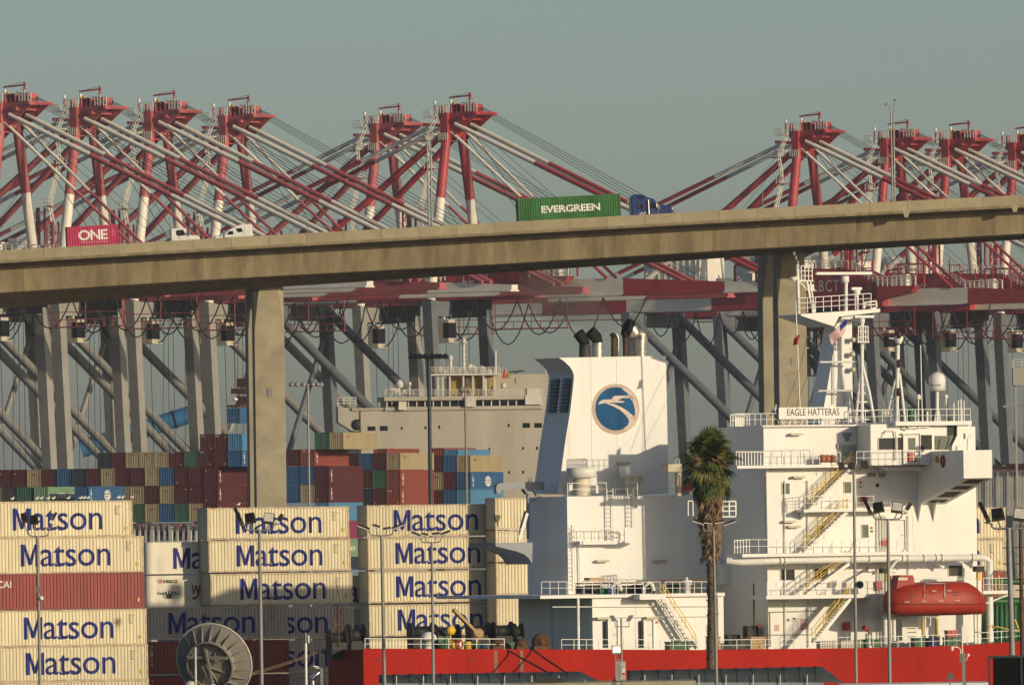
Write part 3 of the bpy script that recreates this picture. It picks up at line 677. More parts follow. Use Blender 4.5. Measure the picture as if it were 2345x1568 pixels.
SPOTS = [(20, 198, 1, 'leftmost of the dusty pink and white cranes, standing before all the others'),
         (193, 208, 1, 'dusty pink and white crane standing right behind the magenta container on the bridge'),
         (363, 217, 1, 'dusty pink and white crane whose little top jib is swung right'),
         (533, 228, 1, 'dusty pink and white crane above the white truck with wind deflector'),
         (878, 247, 1, 'dusty pink and white crane next to the first deep red crane, its stays crossing it'),
         (1040, 222, 0, 'deep red and white crane between the dusty pink ones and the green container truck'),
         (1841, 265, 0, 'deep red and white crane directly right of the blue truck'),
         (2043, 283, 0, 'deep red and white crane with the twin bridge lamps standing across it'),
         (2183, 285, 0, 'deep red and white crane just right of the twin bridge lamps'),
         (2335, 293, 0, 'deep red and white crane last and furthest of the whole row')]
proto = None
for x, yt, pale, lab in SPOTS:
    sp = crane_spot(x, yt)
    if proto is None: proto = make_crane(At(sp, CR_YAW), lab); c = proto
    else:
        c = dup(proto); c.location = sp; c['label'] = lab
    c['_pale'] = pale
cranes_ = [o for o in COL.objects if o.name.startswith('gantry_crane')]
for c in cranes_:
    pale = c['_pale']; del c['_pale']
    if not c['label'].startswith(('deep red and white crane in mid', 'deep red and white crane just right')):
        for ch in list(c.children):
            if ch.name.startswith('hanging_cage'): bpy.data.objects.remove(ch)
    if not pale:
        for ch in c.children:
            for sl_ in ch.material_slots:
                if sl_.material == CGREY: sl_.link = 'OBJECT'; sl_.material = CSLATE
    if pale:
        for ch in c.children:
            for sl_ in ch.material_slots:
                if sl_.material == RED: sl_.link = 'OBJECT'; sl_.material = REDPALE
    if c['label'].startswith(('dusty pink and white crane standing', 'dusty pink and white crane above the white truck', 'dusty pink and white crane next')):
        for ch in c.children:
            if ch.name.startswith('boom_section'):
                for sl_ in ch.material_slots:
                    nm_m = {RED: CWHITE, REDPALE: CWHITE, CWHITE: REDPALE}[sl_.material]; sl_.link = 'OBJECT'; sl_.material = nm_m
    if 'jib swung right' in c['label']:
        for ch in c.children:
            if ch.name.startswith('service_jib'): ch.rotation_euler = (0, 0, math.pi); ch.location = (7.2, 0, 0)
# ------------------------------------------------------------------ far container yard
FC = Frame(560, 1100, 1900, -25)
FAR = {
 'm': ('maroon', mat('far_maroon', (0.10, 0.022, 0.026), 0.6, var=0.15, scale=0.6)),
 'c': ('cream', mat('far_cream', (0.40, 0.33, 0.20), 0.6, var=0.1, scale=0.6, rust=0.12, streak=True)),
 'b': ('blue', mat('far_blue', (0.035, 0.12, 0.27), 0.55, var=0.12, scale=0.6)),
 'l': ('light blue', mat('far_light_blue', (0.09, 0.25, 0.43), 0.55, var=0.1, scale=0.6)),
 'n': ('navy', mat('far_navy', (0.03, 0.045, 0.07), 0.55, var=0.15, scale=0.6)),
 'g': ('green', mat('far_green', (0.05, 0.145, 0.095), 0.55, var=0.15, scale=0.6)),
 'p': ('pale green', mat('far_pale_green', (0.20, 0.34, 0.20), 0.55, var=0.12, scale=0.6)),
 'd': ('charcoal', mat('far_charcoal', (0.07, 0.06, 0.065), 0.55, var=0.15, scale=0.6)),
 'r': ('brick red', mat('far_brick', (0.27, 0.065, 0.045), 0.6, var=0.12, scale=0.6)),
 'x': ('magenta', mat('far_magenta', (0.26, 0.04, 0.09), 0.55, var=0.1)),
}
MARKR = mat('red_mark', (0.5, 0.04, 0.04), 0.6); 
ORD = ['first', 'second', 'third', 'fourth', 'fifth', 'sixth', 'seventh', 'eighth', 'ninth', 'tenth', 'eleventh', 'twelfth', 'thirteenth']
def far_end(key, o, cm):     # small marks on door ends
    k = rnd.random()
    if key == 'c':
        mb = MB(); vs, fs = text_mesh('OOCL', .75, .24, 0.03); mb.add([(0.004, 1.6 - v[0], 1.85 + v[2]) for v in vs], fs); link_part('lettering', mb.mesh('lettering'), MARKR, o)
    elif key in 'mr' and k < .55:
        mb = MB(); y = .35 if k < .25 else 1.9; z = .35 if rnd.random() < .5 else 2.05
        mb.box(-.03, .01, y, y + .2, z, z + .2); link_part('placard', mb.mesh('placard'), YELLOW, o)
        if k < .2:
            mb = MB(); vs, fs = text_mesh('TRN', .7, .2, 0.02); mb.add([(0.004, 2.2 - v[0], 2.2 + v[2]) for v in vs], fs); link_part('lettering', mb.mesh('lettering'), LETW, o)
def far_container(x, y, key, b, label, name='stacked_container', side=False, H=2.59, group='containers stacked in the far yard'):
    p = FC.pt(x + 32.8 * 1900 / (1900 + b * .9), y, b)
    o = thing(name, label, 'container', FC, tuple(p), group)
    o.rotation_euler = (0, 0, FC.yaw + math.pi / 2)
    cm = container_meshes(12.19, H, 2.2 + .21, .30, .10)
    m = FAR[key][1]
    link_part('end_wall', cm['left'], m, o); link_part('side_wall', cm['side'], m, o); link_part('corner_frame', cm['frame'], m, o); link_part('roof_and_back', cm['shell'], m, o)
    far_end(key, o, cm)
    if side:
        if key in 'mr':
            link_part('lettering', far_vertical(cm), LETW, o)
        elif key == 'c':
            link_part('lettering', drape_letters('OOCL', 1.3, .42, 1.0, 1.75, cm, .03, flat=True), MARKR, o)
        elif key == 'b':
            g = MB()
            for rr, aa in ((.68, 1), (.42, .5)):
                g.path([(6.4 + rr * aa * 1.5 * math.cos(t * math.pi / 8), .015, 1.25 + .75 * math.sin(t * math.pi / 8) * (1 if rr > .5 else 1)) for t in range(16)], .1, 4, closed=True)
            for z in (.85, 1.25, 1.65): g.box(5.5, 7.3, 0.0, .015, z - .07, z + .07)
            link_part('emblem', g.mesh('emblem'), LETW, o); link_part('lettering', far_vertical(cm), LETW, o)
        elif key == 'p':
            g = MB()
            for i_ in range(13):
                if i_ in (6, 7): continue
                g.box(3.2 + i_ * .5, 3.2 + i_ * .5 + rnd.choice((.18, .3, .36)), .0, .016, .95, 1.65)
                if i_ % 2: g.box(3.1 + i_ * .5, 3.6 + i_ * .5, .0, .016, rnd.choice((.95, 1.25, 1.5)), rnd.choice((1.1, 1.4, 1.65)))
            link_part('lettering', g.mesh('lettering'), LETW, o)
    return o
_FV = {}
def far_vertical(cm):
    if id(cm) not in _FV:
        mb = MB(); 
        for i_, ch in enumerate('TRITON'): lettering(mb, ch, .75, .012, 1.95 - i_ * .3, .42, .24, .03)
        _FV[id(cm)] = mb.mesh('lettering')
    return _FV[id(cm)]
# block, tier: (y bottom, [(x, colour)...], last one shows its long side)
BLOCKS = [
 ('left of the left pier', 0, [
  ('top', 1031.5, [(457, 'm'), (489, 'm'), (522, 'l')], 1),
  ('second', 1068, [(222, 'n'), (254, 'm'), (287, 'c'), (320, 'c'), (353, 'c'), (387, 'm'), (421, 'g'), (454, 'm'), (488, 'm'), (521, 'b')], 1),
  ('third', 1110, [(-5, 'm'), (28, 'm'), (61, 'c'), (95, 'm'), (129, 'b'), (163, 'n'), (196, 'm'), (230, 'c'), (263, 'm'), (297, 'm'), (331, 'c'), (365, 'b'), (399, 'm'), (432, 'm'), (466, 'm')], 1),
  ('fourth', 1151, [(263, 'c'), (297, 'c'), (331, 'm'), (365, 'c'), (399, 'm'), (432, 'm'), (466, 'm')], 1),
  ('fifth', 1193, [(297, 'g'), (331, 'c'), (365, 'b'), (399, 'g'), (432, 'c'), (466, 'm')], 1)]),
 ('behind the leftmost white stack', -15, [('front', 1153, [(-30, 'c'), (3, 'd'), (37, 'g'), (77, 'p')], 1)]),
 ('behind the leftmost white stack, at its right', -16, [('front', 1152, [(170, 'b')], 1)]),
 ('right beside the left pier', 8, [
  ('top', 1028, [(720, 'g'), (754, 'c')], 1),
  ('second', 1066.5, [(655, 'm'), (688, 'r')], 1),
  ('third', 1109, [(655, 'b'), (688, 'b'), (721, 'm')], 1),
  ('fourth', 1150, [(655, 'b'), (688, 'c'), (721, 'm')], 1),
  ('fifth', 1192, [(721, 'l')], 1), ('sixth', 1233, [(721, 'x')], 1), ('lowest', 1275, [(721, 'p')], 1)]),
 ('in front of the grey ship', 26, [
  ('top', 1075, [(789, 'm'), (821, 'b'), (853, 'm'), (885, 'c')], 1),
  ('second', 1116, [(821, 'm'), (853, 'g'), (885, 'r')], 1),
  ('third', 1157, [(821, 'n'), (853, 'm'), (885, 'r')], 1)]),
 ('below the grey ship bridge', 44, [
  ('top', 1080, [(984, 'm'), (1015, 'b'), (1046, 'c')], 1),
  ('second', 1120, [(984, 'c'), (1015, 'm'), (1046, 'b')], 1),
  ('third', 1160, [(984, 'm'), (1015, 'b'), (1046, 'l')], 1)]),
 ('peeping over the far stack', 90, [('rear', 1062, [(855, 'r'), (985, 'r')], 0), ('rearmost', 1066, [(1018, 'l')], 0)]),
]
for place, b, tiers in BLOCKS:
    prev_yb = None
    for tn, yb, row, sd in tiers:
        Hc = 2.62 if prev_yb is None or not (30 < yb - prev_yb < 50) else round((yb - prev_yb) * K * (1900 + b * .9) - .015, 2); prev_yb = yb
        cnt = {}
        tot = {}
        for x, kx in row: tot[kx] = tot.get(kx, 0) + 1
        for i_, (x, kx) in enumerate(row):
            cnt[kx] = cnt.get(kx, 0) + 1
            cn = FAR[kx][0]
            pre = ('only ' if tot[kx] == 1 else ORD[cnt[kx] - 1] + ' ') + cn + ' container' + (' from left' if tot[kx] > 1 else '')
            lab = f'{pre} in {tn} tier {place}'
            yy = yb - (x - row[-1][0]) * 0.0135 if True else yb
            far_container(x, yy, kx, b, lab, side=bool(sd and i_ == len(row) - 1), H=Hc)
# container being hoisted
FAR['l2'] = FAR['l']
oh = far_container(519, 968.5, 'b', 160, 'blue container hanging from a crane spreader just left of the left pier', name='hoisted_container', group=None)
sp = Vector(BASE[oh.name])
t = thing('container_spreader', 'dark spreader frame gripping the blue container left of the left pier', 'spreader', FC, (sp.x, sp.y, sp.z + 2.7))
mb = MB(); mb.box(sp.x - 2.4, sp.x, sp.y, sp.y + 12.2, sp.z + 2.7, sp.z + 3.1); mb.box(sp.x - 2.2, sp.x - .2, sp.y + 3, sp.y + 9, sp.z + 3.1, sp.z + 4.6); mb.build('frame', BROWNR, t)
mb = MB(); mb.box(sp.x - 2.6, sp.x + .2, sp.y + 2, sp.y + 10, sp.z + 5.0, sp.z + 5.9); mb.box(sp.x - 2.0, sp.x - .4, sp.y + 3, sp.y + 9, sp.z + 6.1, sp.z + 7.6)
for u in (-2.3, -.2): mb.bar((sp.x + u, sp.y + 3, sp.z + 5), (sp.x + u, sp.y + 3, sp.z + 30), .12); mb.bar((sp.x + u, sp.y + 9, sp.z + 5), (sp.x + u, sp.y + 9, sp.z + 30), .12)
mb.build('headblock', BROWNR, t)
mb = MB(); mb.lathe([(.05, -.3), (.45, -.1), (.45, .2), (.05, .4)], (sp.x - 1.0, sp.y + .3, sp.z + 4.0), 8); mb.build('lamp', CWHITE, t)

# blue tubular boom seen between the crane legs
BB = At(W(320, 985, 2420), 0)
BLUEB = mat('blue_boom_paint', (0.04, 0.17, 0.36), 0.5, var=0.1, scale=.2)
t = thing('conveyor_boom', 'sloping bright blue tubular boom seen between the far crane legs', 'boom', BB, (0, 0, -20))
def bw(x, y, db=0): p = W(x, y, 2420 + db) - BB.O; return Vector((p.x, p.y, p.z))
mb = MB(); mb.tube(bw(186, 1028), bw(452, 943), 1.75, 14); mb.build('tube', BLUEB, t)
mb = MB()
for f_ in (.1, .3, .42, .62, .8): 
    p = bw(186, 1028).lerp(bw(452, 943), f_); q = bw(186, 1028).lerp(bw(452, 943), f_ + .012); mb.tube(p, q, 1.9, 14)
mb.build('hoop', CABLE, t)
mb = MB(); mb.box(bw(75, 0).x, bw(118, 0).x, -2, 2, bw(100, 1150).z, bw(100, 1046).z); mb.box(bw(62, 0).x, bw(140, 0).x, -3, 3, bw(100, 1064).z, bw(100, 1058).z); mb.build('hopper', BLUEB, t)

# ------------------------------------------------------------------ grey ship behind the yard
GS = Frame(1000, 950, 2200, 6)
GREYS = mat('grey_ship_paint', (0.42, 0.385, 0.32), 0.6, var=0.08, scale=0.25, rust=0.15, rustcol=(0.25, 0.2, 0.15), streak=True)
GREYL = mat('grey_ship_light', (0.62, 0.59, 0.53), 0.55, var=0.08, scale=.4)
OCHRE = mat('ochre_paint', (0.36, 0.24, 0.05), 0.6, var=0.12, scale=.4)
g1 = GS.pt(1000, 1235, 0)
gs = thing('container_ship', 'pale grey ship with wide wheelhouse window band rising behind the coloured containers', 'ship', GS, (g1.x, g1.y, -GS.O.z))
def gbox(mb, x0, y0, x1, y1, b0, b1, m=0):
    a0, a1, z0, z1 = GS.ext(x0, y0, x1, y1, b0); mb.box(a0, a1, b0, b1, z0, z1, m)
mb = MB(); gbox(mb, 828, 938, 1290, 1300, 0, 24); mb.build('accommodation_block', GREYS, gs)
mb = MB(); P = lambda x, y: (GS.pt(x, y, .3).x, GS.pt(x, y, .3).z)
mb.prism([P(774, 930), P(828.5, 939), P(828.5, 988), P(806, 986), P(775, 967)], .3, 5); gbox(mb, 806, 934, 880, 939, -.2, 5); mb.build('bridge_wing', GREYS, gs)
mb = MB(); mb.lathe([(.05, 0), (1.0, .02), (1.0, .2)], (P(818, 970)[0], .1, P(818, 972)[1]), 16, 0, 'b'); mb.build('hawse_ring', CABLE, gs)
mb = MB(); gbox(mb, 880, 906, 1243, 915.5, -.8, 12); gbox(mb, 882, 930, 1243, 938, -.5, 12); gbox(mb, 884, 915, 1240, 931, 0.6, 11); mb.build('wheelhouse', GREYS, gs)
g = None
xs_ = [886] + list(range(897, 1240, 19))
for i_, (x0, x1) in enumerate(zip(xs_, xs_[1:])):
    g = MB(); gbox(g, x0 + 2.2, 917, x1 - 1.0, 930, .4, .62); g.build('window', DARK, gs)
mb = MB()
for x in xs_: gbox(mb, x - .8, 915.4, x + 1.8, 930.1, .1, .4)
mb.build('window_mullions', GREYL, gs, kind='stuff')
mb = MB(); gbox(mb, 984, 855, 1147, 859, -.4, 8)
for x in (986, 1003, 1014, 1030, 1061, 1083, 1107, 1132): gbox(mb, x - 1.5, 859, x + 2.5, 906, .3, .9)
for x in (1014, 1068, 1110): gbox(mb, x, 866, x + 9, 906, 1.5, 3)
mb.build('compass_deck', GREYL, gs)
mb = MB(); gbox(mb, 1029, 859, 1134, 905.8, 3.2, 8); mb.build('ochre_casing', OCHRE, gs)
mb = MB(); gbox(mb, 1133, 856, 1295, 938.5, 7, 20); mb.build('funnel_block', GREYS, gs)
mb = MB(); gbox(mb, 1207, 889, 1236, 906, -.6, 2); gbox(mb, 1203, 904, 1240, 926, -1.0, .0); mb.build('wing_cabin', GREYL, gs)
mb = MB()
gbox(mb, 913, 919, 931, 938, -1.3, -.9); gbox(mb, 1066, 909, 1090, 931, -1.4, -.8)
p0 = GS.pt(985, 855, 0); p1 = GS.pt(1146, 855, 0); mb.rail(p0, p1, 1.1, n=12, r=.06)
p0 = GS.pt(882, 906, 0); p1 = GS.pt(1243, 906, 0); mb.rail(p0, p1, 1.1, n=22, r=.05); p0 = GS.pt(774, 929, .5); p1 = GS.pt(815, 929, .5); mb.rail(p0, p1, 1.5, n=3, r=.07)
mb.build('ship_railing', GREYL, gs)
for (x0, y0, x1, y1) in ((842, 976, 860, 986), (870, 975, 888, 986), (918, 977, 922, 983), (972, 976, 977, 982), (1004, 974, 1008, 981), (1163, 970, 1167, 977), (1197, 968, 1214, 979), (1224, 968, 1241, 979), (1119, 1025, 1123, 1031), (1196, 1023, 1200, 1029), (1228, 1022, 1232, 1029), (1164, 1078, 1168, 1084), (1196, 1077, 1200, 1084)):
    g = MB(); gbox(g, x0, y0, x1, y1, -.05, .05); g.build('window', DARK, gs)
mb = MB()
def gm(x, y0, y1, r): mb.tube(GS.pt(x, y1, 1.5), GS.pt(x - .5, y0, 1.5), r, 6)
gm(1062, 772, 855, .28); gm(1032, 815, 855, .3); gm(1135, 803, 855, .22); gm(914, 876, 906, .25); gm(938, 877, 906, .15); gm(894, 885, 906, .12); gm(1250, 845, 857, .1)
for y in (800, 812, 823, 833): mb.bar(GS.pt(1056, y, 1.5), GS.pt(1068, y, 1.5), .2)
mb.bar(GS.pt(1052, 855, 1.5), GS.pt(1062, 835, 1.5), .2); mb.bar(GS.pt(1072, 855, 1.5), GS.pt(1062, 835, 1.5), .2)
for x, y, r in ((914.5, 878, .75), (938, 878, .35), (897, 893, .5), (903, 894, .55), (909, 893, .4), (924, 896, .4), (1031, 819, .5), (1062, 781, .5), (1085, 845, .7), (1103, 848, .9), (1076, 840, .6), (1153, 882, .5), (1006, 846, .6), (1017, 850, .5), (1120, 850, .6)):
    p = GS.pt(x, y, 1.5); mb.lathe([(.05, r), (r * .8, r * .6), (r, 0), (r * .9, -r), (.05, -r * 1.1)], p, 8)
mb.build('mast_and_aerials', GREYL, gs, kind='stuff')
for (x, y, m, lab) in ((1154, 843, REDP, 'small red pennant flying over the grey ship'), (1161, 844, OCHRE, 'small orange pennant flying over the grey ship')):
    mb = MB(); p = GS.pt(x, y, 3); mb.prism([(p.x, p.z), (p.x + .7, p.z - 1.2), (p.x + .3, p.z - 1.8), (p.x - .5, p.z - 1.7)], 3, 3.05); mb.tube((p.x - .1, 3.02, p.z + .4), (p.x - .4, 3.02, GS.pt(x, 862, 3).z), .05, 5, m=1)
    mb.top('signal_flag', [m, GREYL], GS, tuple(p), lab, 'flag', 'flags on the grey ship')
mb = MB(); p = GS.pt(1182, 851, 8); mb.bar(GS.pt(1166, 852, 8), GS.pt(1200, 849, 8), .3); mb.tube(GS.pt(1182, 850, 8), GS.pt(1182, 857, 8), .12, 6); mb.build('radar_scanner', CABLE, gs)

# ------------------------------------------------------------------ lashing bridges (pale posts with boxes) in the yard gaps
def lashing(fr, x0, x1, yt, yb, n, lab):
    p = fr.pt((x0 + x1) / 2, yb, 0); t = thing('lashing_bridge', lab, 'lashing bridge', fr, tuple(p), 'lashing bridges of far ships')
    mb = MB()
    for i_ in range(n):
        x = x0 + (x1 - x0) * i_ / (n - 1); y = yt + rnd.uniform(0, 8)
        mb.bar(fr.pt(x, yb + 30, 0), fr.pt(x, y, 0), .35 if i_ % 3 else .6)
    mb.build('post', GREYL, t, kind='stuff')
    mb = MB()
    for y in (yt + 14, yt + 30): mb.bar(fr.pt(x0, y, .3), fr.pt(x1, y, .3), .3)
    mb.rail(fr.pt(x0, yt + 14, -.3), fr.pt(x1, yt + 14, -.3), 1.0, n=n, r=.05); mb.build('gangway', STEELG, t)
    for i_ in range(n // 2):
        x = x0 + (x1 - x0) * (i_ + .5) / (n // 2); g = MB(); q = fr.pt(x, yt + 6, .5); g.box(q.x - .6, q.x + .6, .4, 1.2, q.z - .4, q.z + .5); g.build('lamp_box', REDPALE, t)
lashing(Frame(390, 1215, 1870, -25), 306, 478, 1200, 1240, 13, 'pale lashing posts rising in the gap between the two left white stacks')
lashing(Frame(2290, 1110, 1960, -25), 2236, 2352, 1076, 1150, 15, 'pale lashing posts beside the bridge wing at right edge')
for i_, (x, y, kx) in enumerate(((303, 1236, 'b'), (336, 1236, 'm'), (370, 1236, 'b'), (404, 1236, 'd'), (437, 1235, 'b'), (470, 1235, 'n'))):
    far_container(x, y, kx, 20, f'{ORD[i_]} container from left behind the pale lashing posts between white stacks')
for i_, (x, y, kx) in enumerate(((2232, 1142, 'd'), (2262, 1142, 'n'), (2292, 1142, 'd'), (2322, 1142, 'm'), (2262, 1100, 'd'), (2292, 1098, 'm'), (2322, 1098, 'm'))):
    far_container(x, y, kx, 120, ('lower ' if y > 1120 else 'upper ') + FAR[kx][0] + (' container, left one' if i_ == 0 else ' container, rightmost' if x == 2322 else ' container, inner one') + ' behind the lashing posts at right edge')

# ------------------------------------------------------------------ high mast yard lamps
def yard_lamp(x0, y0, x1, y1, Y, r, m, heads, yh, lab):
    fr = At(W(x1, y1, Y), 0); t = thing('yard_lamp', lab, 'lamp post', fr, (0, 0, 3 - fr.O.z), 'high lamp posts in the container yard')
    q = W(x0, y0, Y) - fr.O
    mb = MB(); mb.path([(0, 0, 3 - fr.O.z), tuple(q)], r * 1.15, 8, r2=r); mb.build('pole', m, t)
    h = [W(x, yh, Y) - fr.O for x in heads]
    mb = MB(); mb.bar(h[0], h[-1], .16); mb.build('crossarm', m, t)
    for p in h:
        g = MB(); g.lathe([(.08, .35), (.3, .2), (.42, -.2), (.1, -.3)], p, 8); g.build('floodlight', m, t)
DKNAVY = mat('dark_pole_paint', (0.035, 0.045, 0.06), 0.5)
yard_lamp(705, 880, 708, 1150, 1700, .15, GALV, (668, 680, 695, 716, 728, 735), 880, 'slim pale yard lamp post right of the left pier, with row of lamps')
yard_lamp(982, 815, 985, 1150, 1500, .24, DKNAVY, (942, 952, 962, 974, 990, 1000, 1008, 1020), 816, 'thick dark yard lamp post standing before the grey ship')
yard_lamp(1065, 890, 1070, 1150, 1500, .14, mat('tan_pole_paint', (0.30, 0.27, 0.2), 0.6), (1058, 1065, 1072), 892, 'slim tan yard lamp post right of the thick dark one')
# ------------------------------------------------------------------ near container stacks
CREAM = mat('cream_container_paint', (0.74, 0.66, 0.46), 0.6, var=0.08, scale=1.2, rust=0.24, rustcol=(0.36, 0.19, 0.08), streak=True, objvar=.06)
CREAMF = mat('cream_container_frame', (0.60, 0.50, 0.34), 0.6, var=0.15, scale=1.6, rust=0.85, rustcol=(0.24, 0.095, 0.035))
REEFW = mat('reefer_white', (0.80, 0.74, 0.59), 0.5, var=0.04, scale=.8, rust=0.05, streak=True)
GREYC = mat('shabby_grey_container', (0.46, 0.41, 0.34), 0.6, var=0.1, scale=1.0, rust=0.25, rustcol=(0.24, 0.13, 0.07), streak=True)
REDC = mat('red_container_paint', (0.29, 0.042, 0.038), 0.5, var=0.12, scale=1.0, rust=0.1, streak=True)
REDCF = mat('red_container_frame', (0.22, 0.035, 0.03), 0.55, var=0.15, scale=1.5, rust=0.35)
BRICKC = mat('brick_container_paint', (0.30, 0.065, 0.035), 0.55, var=0.12, scale=1.0, rust=0.1, streak=True)
MBLUE = mat('deep_blue_lettering', (0.022, 0.034, 0.22), 0.65, spec=0.2, var=0.28, scale=2.2, rust=.22, rustcol=(.30, .27, .30), streak=True)
LETB = mat('black_lettering', (0.02, 0.02, 0.022), 0.5)
_PL = {}
def plate(o, L, H, z=.55):
    key = (L, H, z)
    if key not in _PL:
        mb = MB(); mb.box(L - .62, L - .42, .0, .025, z, z + .28); _PL[key] = mb.mesh('placard')
    link_part('placard', _PL[key], YELLOW, o)
_CD = {}
def code_lines(o, cm, L, H):
    key = (L, H)
    if key not in _CD:
        mb = MB()
        for i_, (tx, w) in enumerate((('MATU 2', .55), ('45G1', .35), ('MGW', .3), ('TARE', .35))): lettering(mb, tx, L - 1.5, .012, H - .55 - i_ * .2, w, .12, .0)
        _CD[key] = mb.mesh('identification_code')
    link_part('identification_code', _CD[key], LETB, o)
STK = 'containers stacked along the quay'
S1 = Frame(332, 1480, 963, 20)
S2 = Frame(803, 1480, 1000, 20)
def near(fr, xr, yb, L, H, m, mf, lab, b=0.0, word=None, name='shipping_container', pitch=.278, depth=.065, wx=None):
    """xr, yb: lower right front corner in the picture"""
    p = fr.pt(xr, yb, b); base = (p.x - L, p.y, p.z)
    o, cm = container(name, lab, fr, base, L, H, m, mf, STK, pitch=pitch, depth=depth)
    return o, cm
def matson(fr, xr, yb, H, lab, tx=None, b=0.0, m=None, mf=None, L=12.19, flat=False, wz=.62, plates=True, wwid=7.35):
    o, cm = near(fr, xr, yb, L, H, m or CREAM, mf or CREAMF, lab, b, depth=.012 if flat else .065)
    wh = 1.72
    letters_on(o, cm, 'Matson', tx if tx is not None else 1.25, (H - wh) / 2 + .02, wwid, wh, MBLUE, bold=0.032, spacing=0.93)
    if plates: plate(o, L, H)
    code_lines(o, cm, L, H)
    return o, cm
# leftmost stack, top down
H1 = 2.86
matson(S1, 304.5, 1228, H1, 'cream container with blue lettering on top of the leftmost stack', tx=2.35)
matson(S1, 330, 1310, H1, 'cream container with blue lettering, second from top of the leftmost stack', tx=2.1)
o, cm = near(S1, 332, 1392, 12.19, H1, REDC, REDCF, 'dark red ribbed container, third from top of the leftmost stack'); plate(o, 12.19, H1)
letters_on(o, cm, 'CAI', .15, 1.75, 1.1, .55, LETW, bold=.02)
matson(S1, 337, 1476.5, H1 + .02, 'cream container with blue lettering just below the dark red one, leftmost stack', tx=2.1)
matson(S1, 340, 1556, H1 - .08, 'cream container with blue lettering, fifth from top of the leftmost stack', tx=2.15)
matson(S1, 342, 1638, H1, 'cream container cut by the lower frame edge under the leftmost stack', tx=2.15)
# recessed column between first and second stack
H2 = 2.6
oR, cmR = near(S2, 660, 1310, 12.19, H2, REEFW, REEFW, 'smooth white container half hidden left of the middle stack, blue lettering', 2.55, depth=.008)
letters_on(oR, cmR, 'Matson', 2.35, .42, 7.2, 1.7, MBLUE, bold=0.035, spacing=.93, flat=True)
oR, cmR = near(S2, 661, 1386, 12.19, H2, REEFW, REEFW, 'white container with leasing company emblems under the half hidden white one', 2.55, depth=.008)
letters_on(oR, cmR, 'seaco', 1.45, 1.98, 1.25, .28, LETB, bold=.03, flat=True); letters_on(oR, cmR, 'GE', .98, 1.98, .42, .32, MARKR, bold=.03, flat=True)
letters_on(oR, cmR, 'Reefer', .95, 1.05, .85, .26, LETB, bold=.02, flat=True, shear=.2); letters_on(oR, cmR, 'Plus', 2.3, 1.05, .5, .24, LETB, bold=.02, flat=True, shear=.2)
g = MB()
for k in range(5):
    t_ = -0.6 + k * .3; g.bar((1.95 + t_ * .5, .015, .72), (1.95 + t_ * .9, .015, 1.05 + .3 * math.cos(t_ * 2)), .12, .02)
g.box(1.78, 2.12, .005, .018, .78, 1.1); link_part('emblem', g.mesh('emblem'), LETB, oR)
letters_on(oR, cmR, 'W', 3.9, 1.0, .75, .8, LETB, bold=.03, flat=True, shear=.1); letters_on(oR, cmR, 'L', 4.7, .72, .55, .62, LETB, bold=.05, flat=True, shear=.1)
g = MB(); g.path([(3.95, .012, .75), (4.2, .012, .72), (4.45, .012, .95), (4.6, .012, 1.4), (4.85, .012, 1.72), (5.1, .012, 1.75)], .09, 4); link_part('emblem', g.mesh('emblem'), MARKR, oR)
letters_on(oR, cmR, 'E', 5.3, 1.3, .3, .5, LETB, bold=.03, flat=True); letters_on(oR, cmR, 'L', 5.3, .92, .2, .25, LETB, flat=True)
# middle stack
matson(S2, 800.5, 1231.5, H2, 'cream container with blue lettering on top of the middle stack', tx=2.45)
matson(S2, 804, 1306, H2, 'rust edged cream container, second from top of the middle stack', tx=2.4)
matson(S2, 808, 1382, H2, 'cream container half in shadow, third from top of the middle stack', tx=2.55)
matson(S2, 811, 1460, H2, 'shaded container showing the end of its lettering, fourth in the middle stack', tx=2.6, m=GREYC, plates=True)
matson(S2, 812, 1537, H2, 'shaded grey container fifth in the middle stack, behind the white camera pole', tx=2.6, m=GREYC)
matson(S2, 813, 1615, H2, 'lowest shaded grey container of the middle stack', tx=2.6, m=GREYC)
# nearer pair in front of it
S2b = Frame(660, 1460, 990, 20)
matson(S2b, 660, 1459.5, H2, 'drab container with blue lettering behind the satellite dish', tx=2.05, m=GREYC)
o, cm = near(S2b, 662, 1537.5, 12.19, H2, BRICKC, REDCF, 'brick red container below the drab one, left part sunlit behind the dish')
letters_on(o, cm, 'T', .5, 2.05, .2, .2, LETW)
for i_, ch in enumerate('RITON'): letters_on(o, cm, ch, .5, 1.75 - i_ * .28, .2, .2, LETW, bold=.0)
o, cm = near(S2b, 663, 1615.5, 12.19, H2, REDC, REDCF, 'dark red container at the bottom behind the dish')
letters_on(o, cm, 'T', .5, 2.05, .2, .2, LETW); letters_on(o, cm, 'R', .5, 1.75, .2, .2, LETW)
# right stack
S3 = Frame(1165, 1480, 1006, 20)
matson(S3, 1163, 1225, H2, 'cream container with blue lettering on top of the stack beside the tanker', tx=2.3)
matson(S3, 1165, 1300, H2, 'cream container with blue lettering, second from top beside the tanker', tx=2.4)
matson(S3, 1166.5, 1376, H2, 'cream container, third from top beside the tanker, with a shaded left corner', tx=2.4)
matson(S3, 1168, 1452, H2, 'cream container mostly in shadow, fourth beside the tanker', tx=2.5)
near(S3, 1169, 1530, 12.19, H2, CREAM, CREAMF, 'lowest cream container hidden by the red hull of the tanker')
# end-on column at the tanker's stern
S4 = Frame(1450, 1480, 985, 20)
for i_, (yb, lab) in enumerate(((1211, 'topmost'), (1285, 'second'), (1360, 'third'), (1436, 'lowest'))):
    near(S3, 1455 + i_, yb - 3, 12.19, H2, CREAM, CREAMF, f'{lab} cream container of the column half hidden behind the funnel block', -2.6)
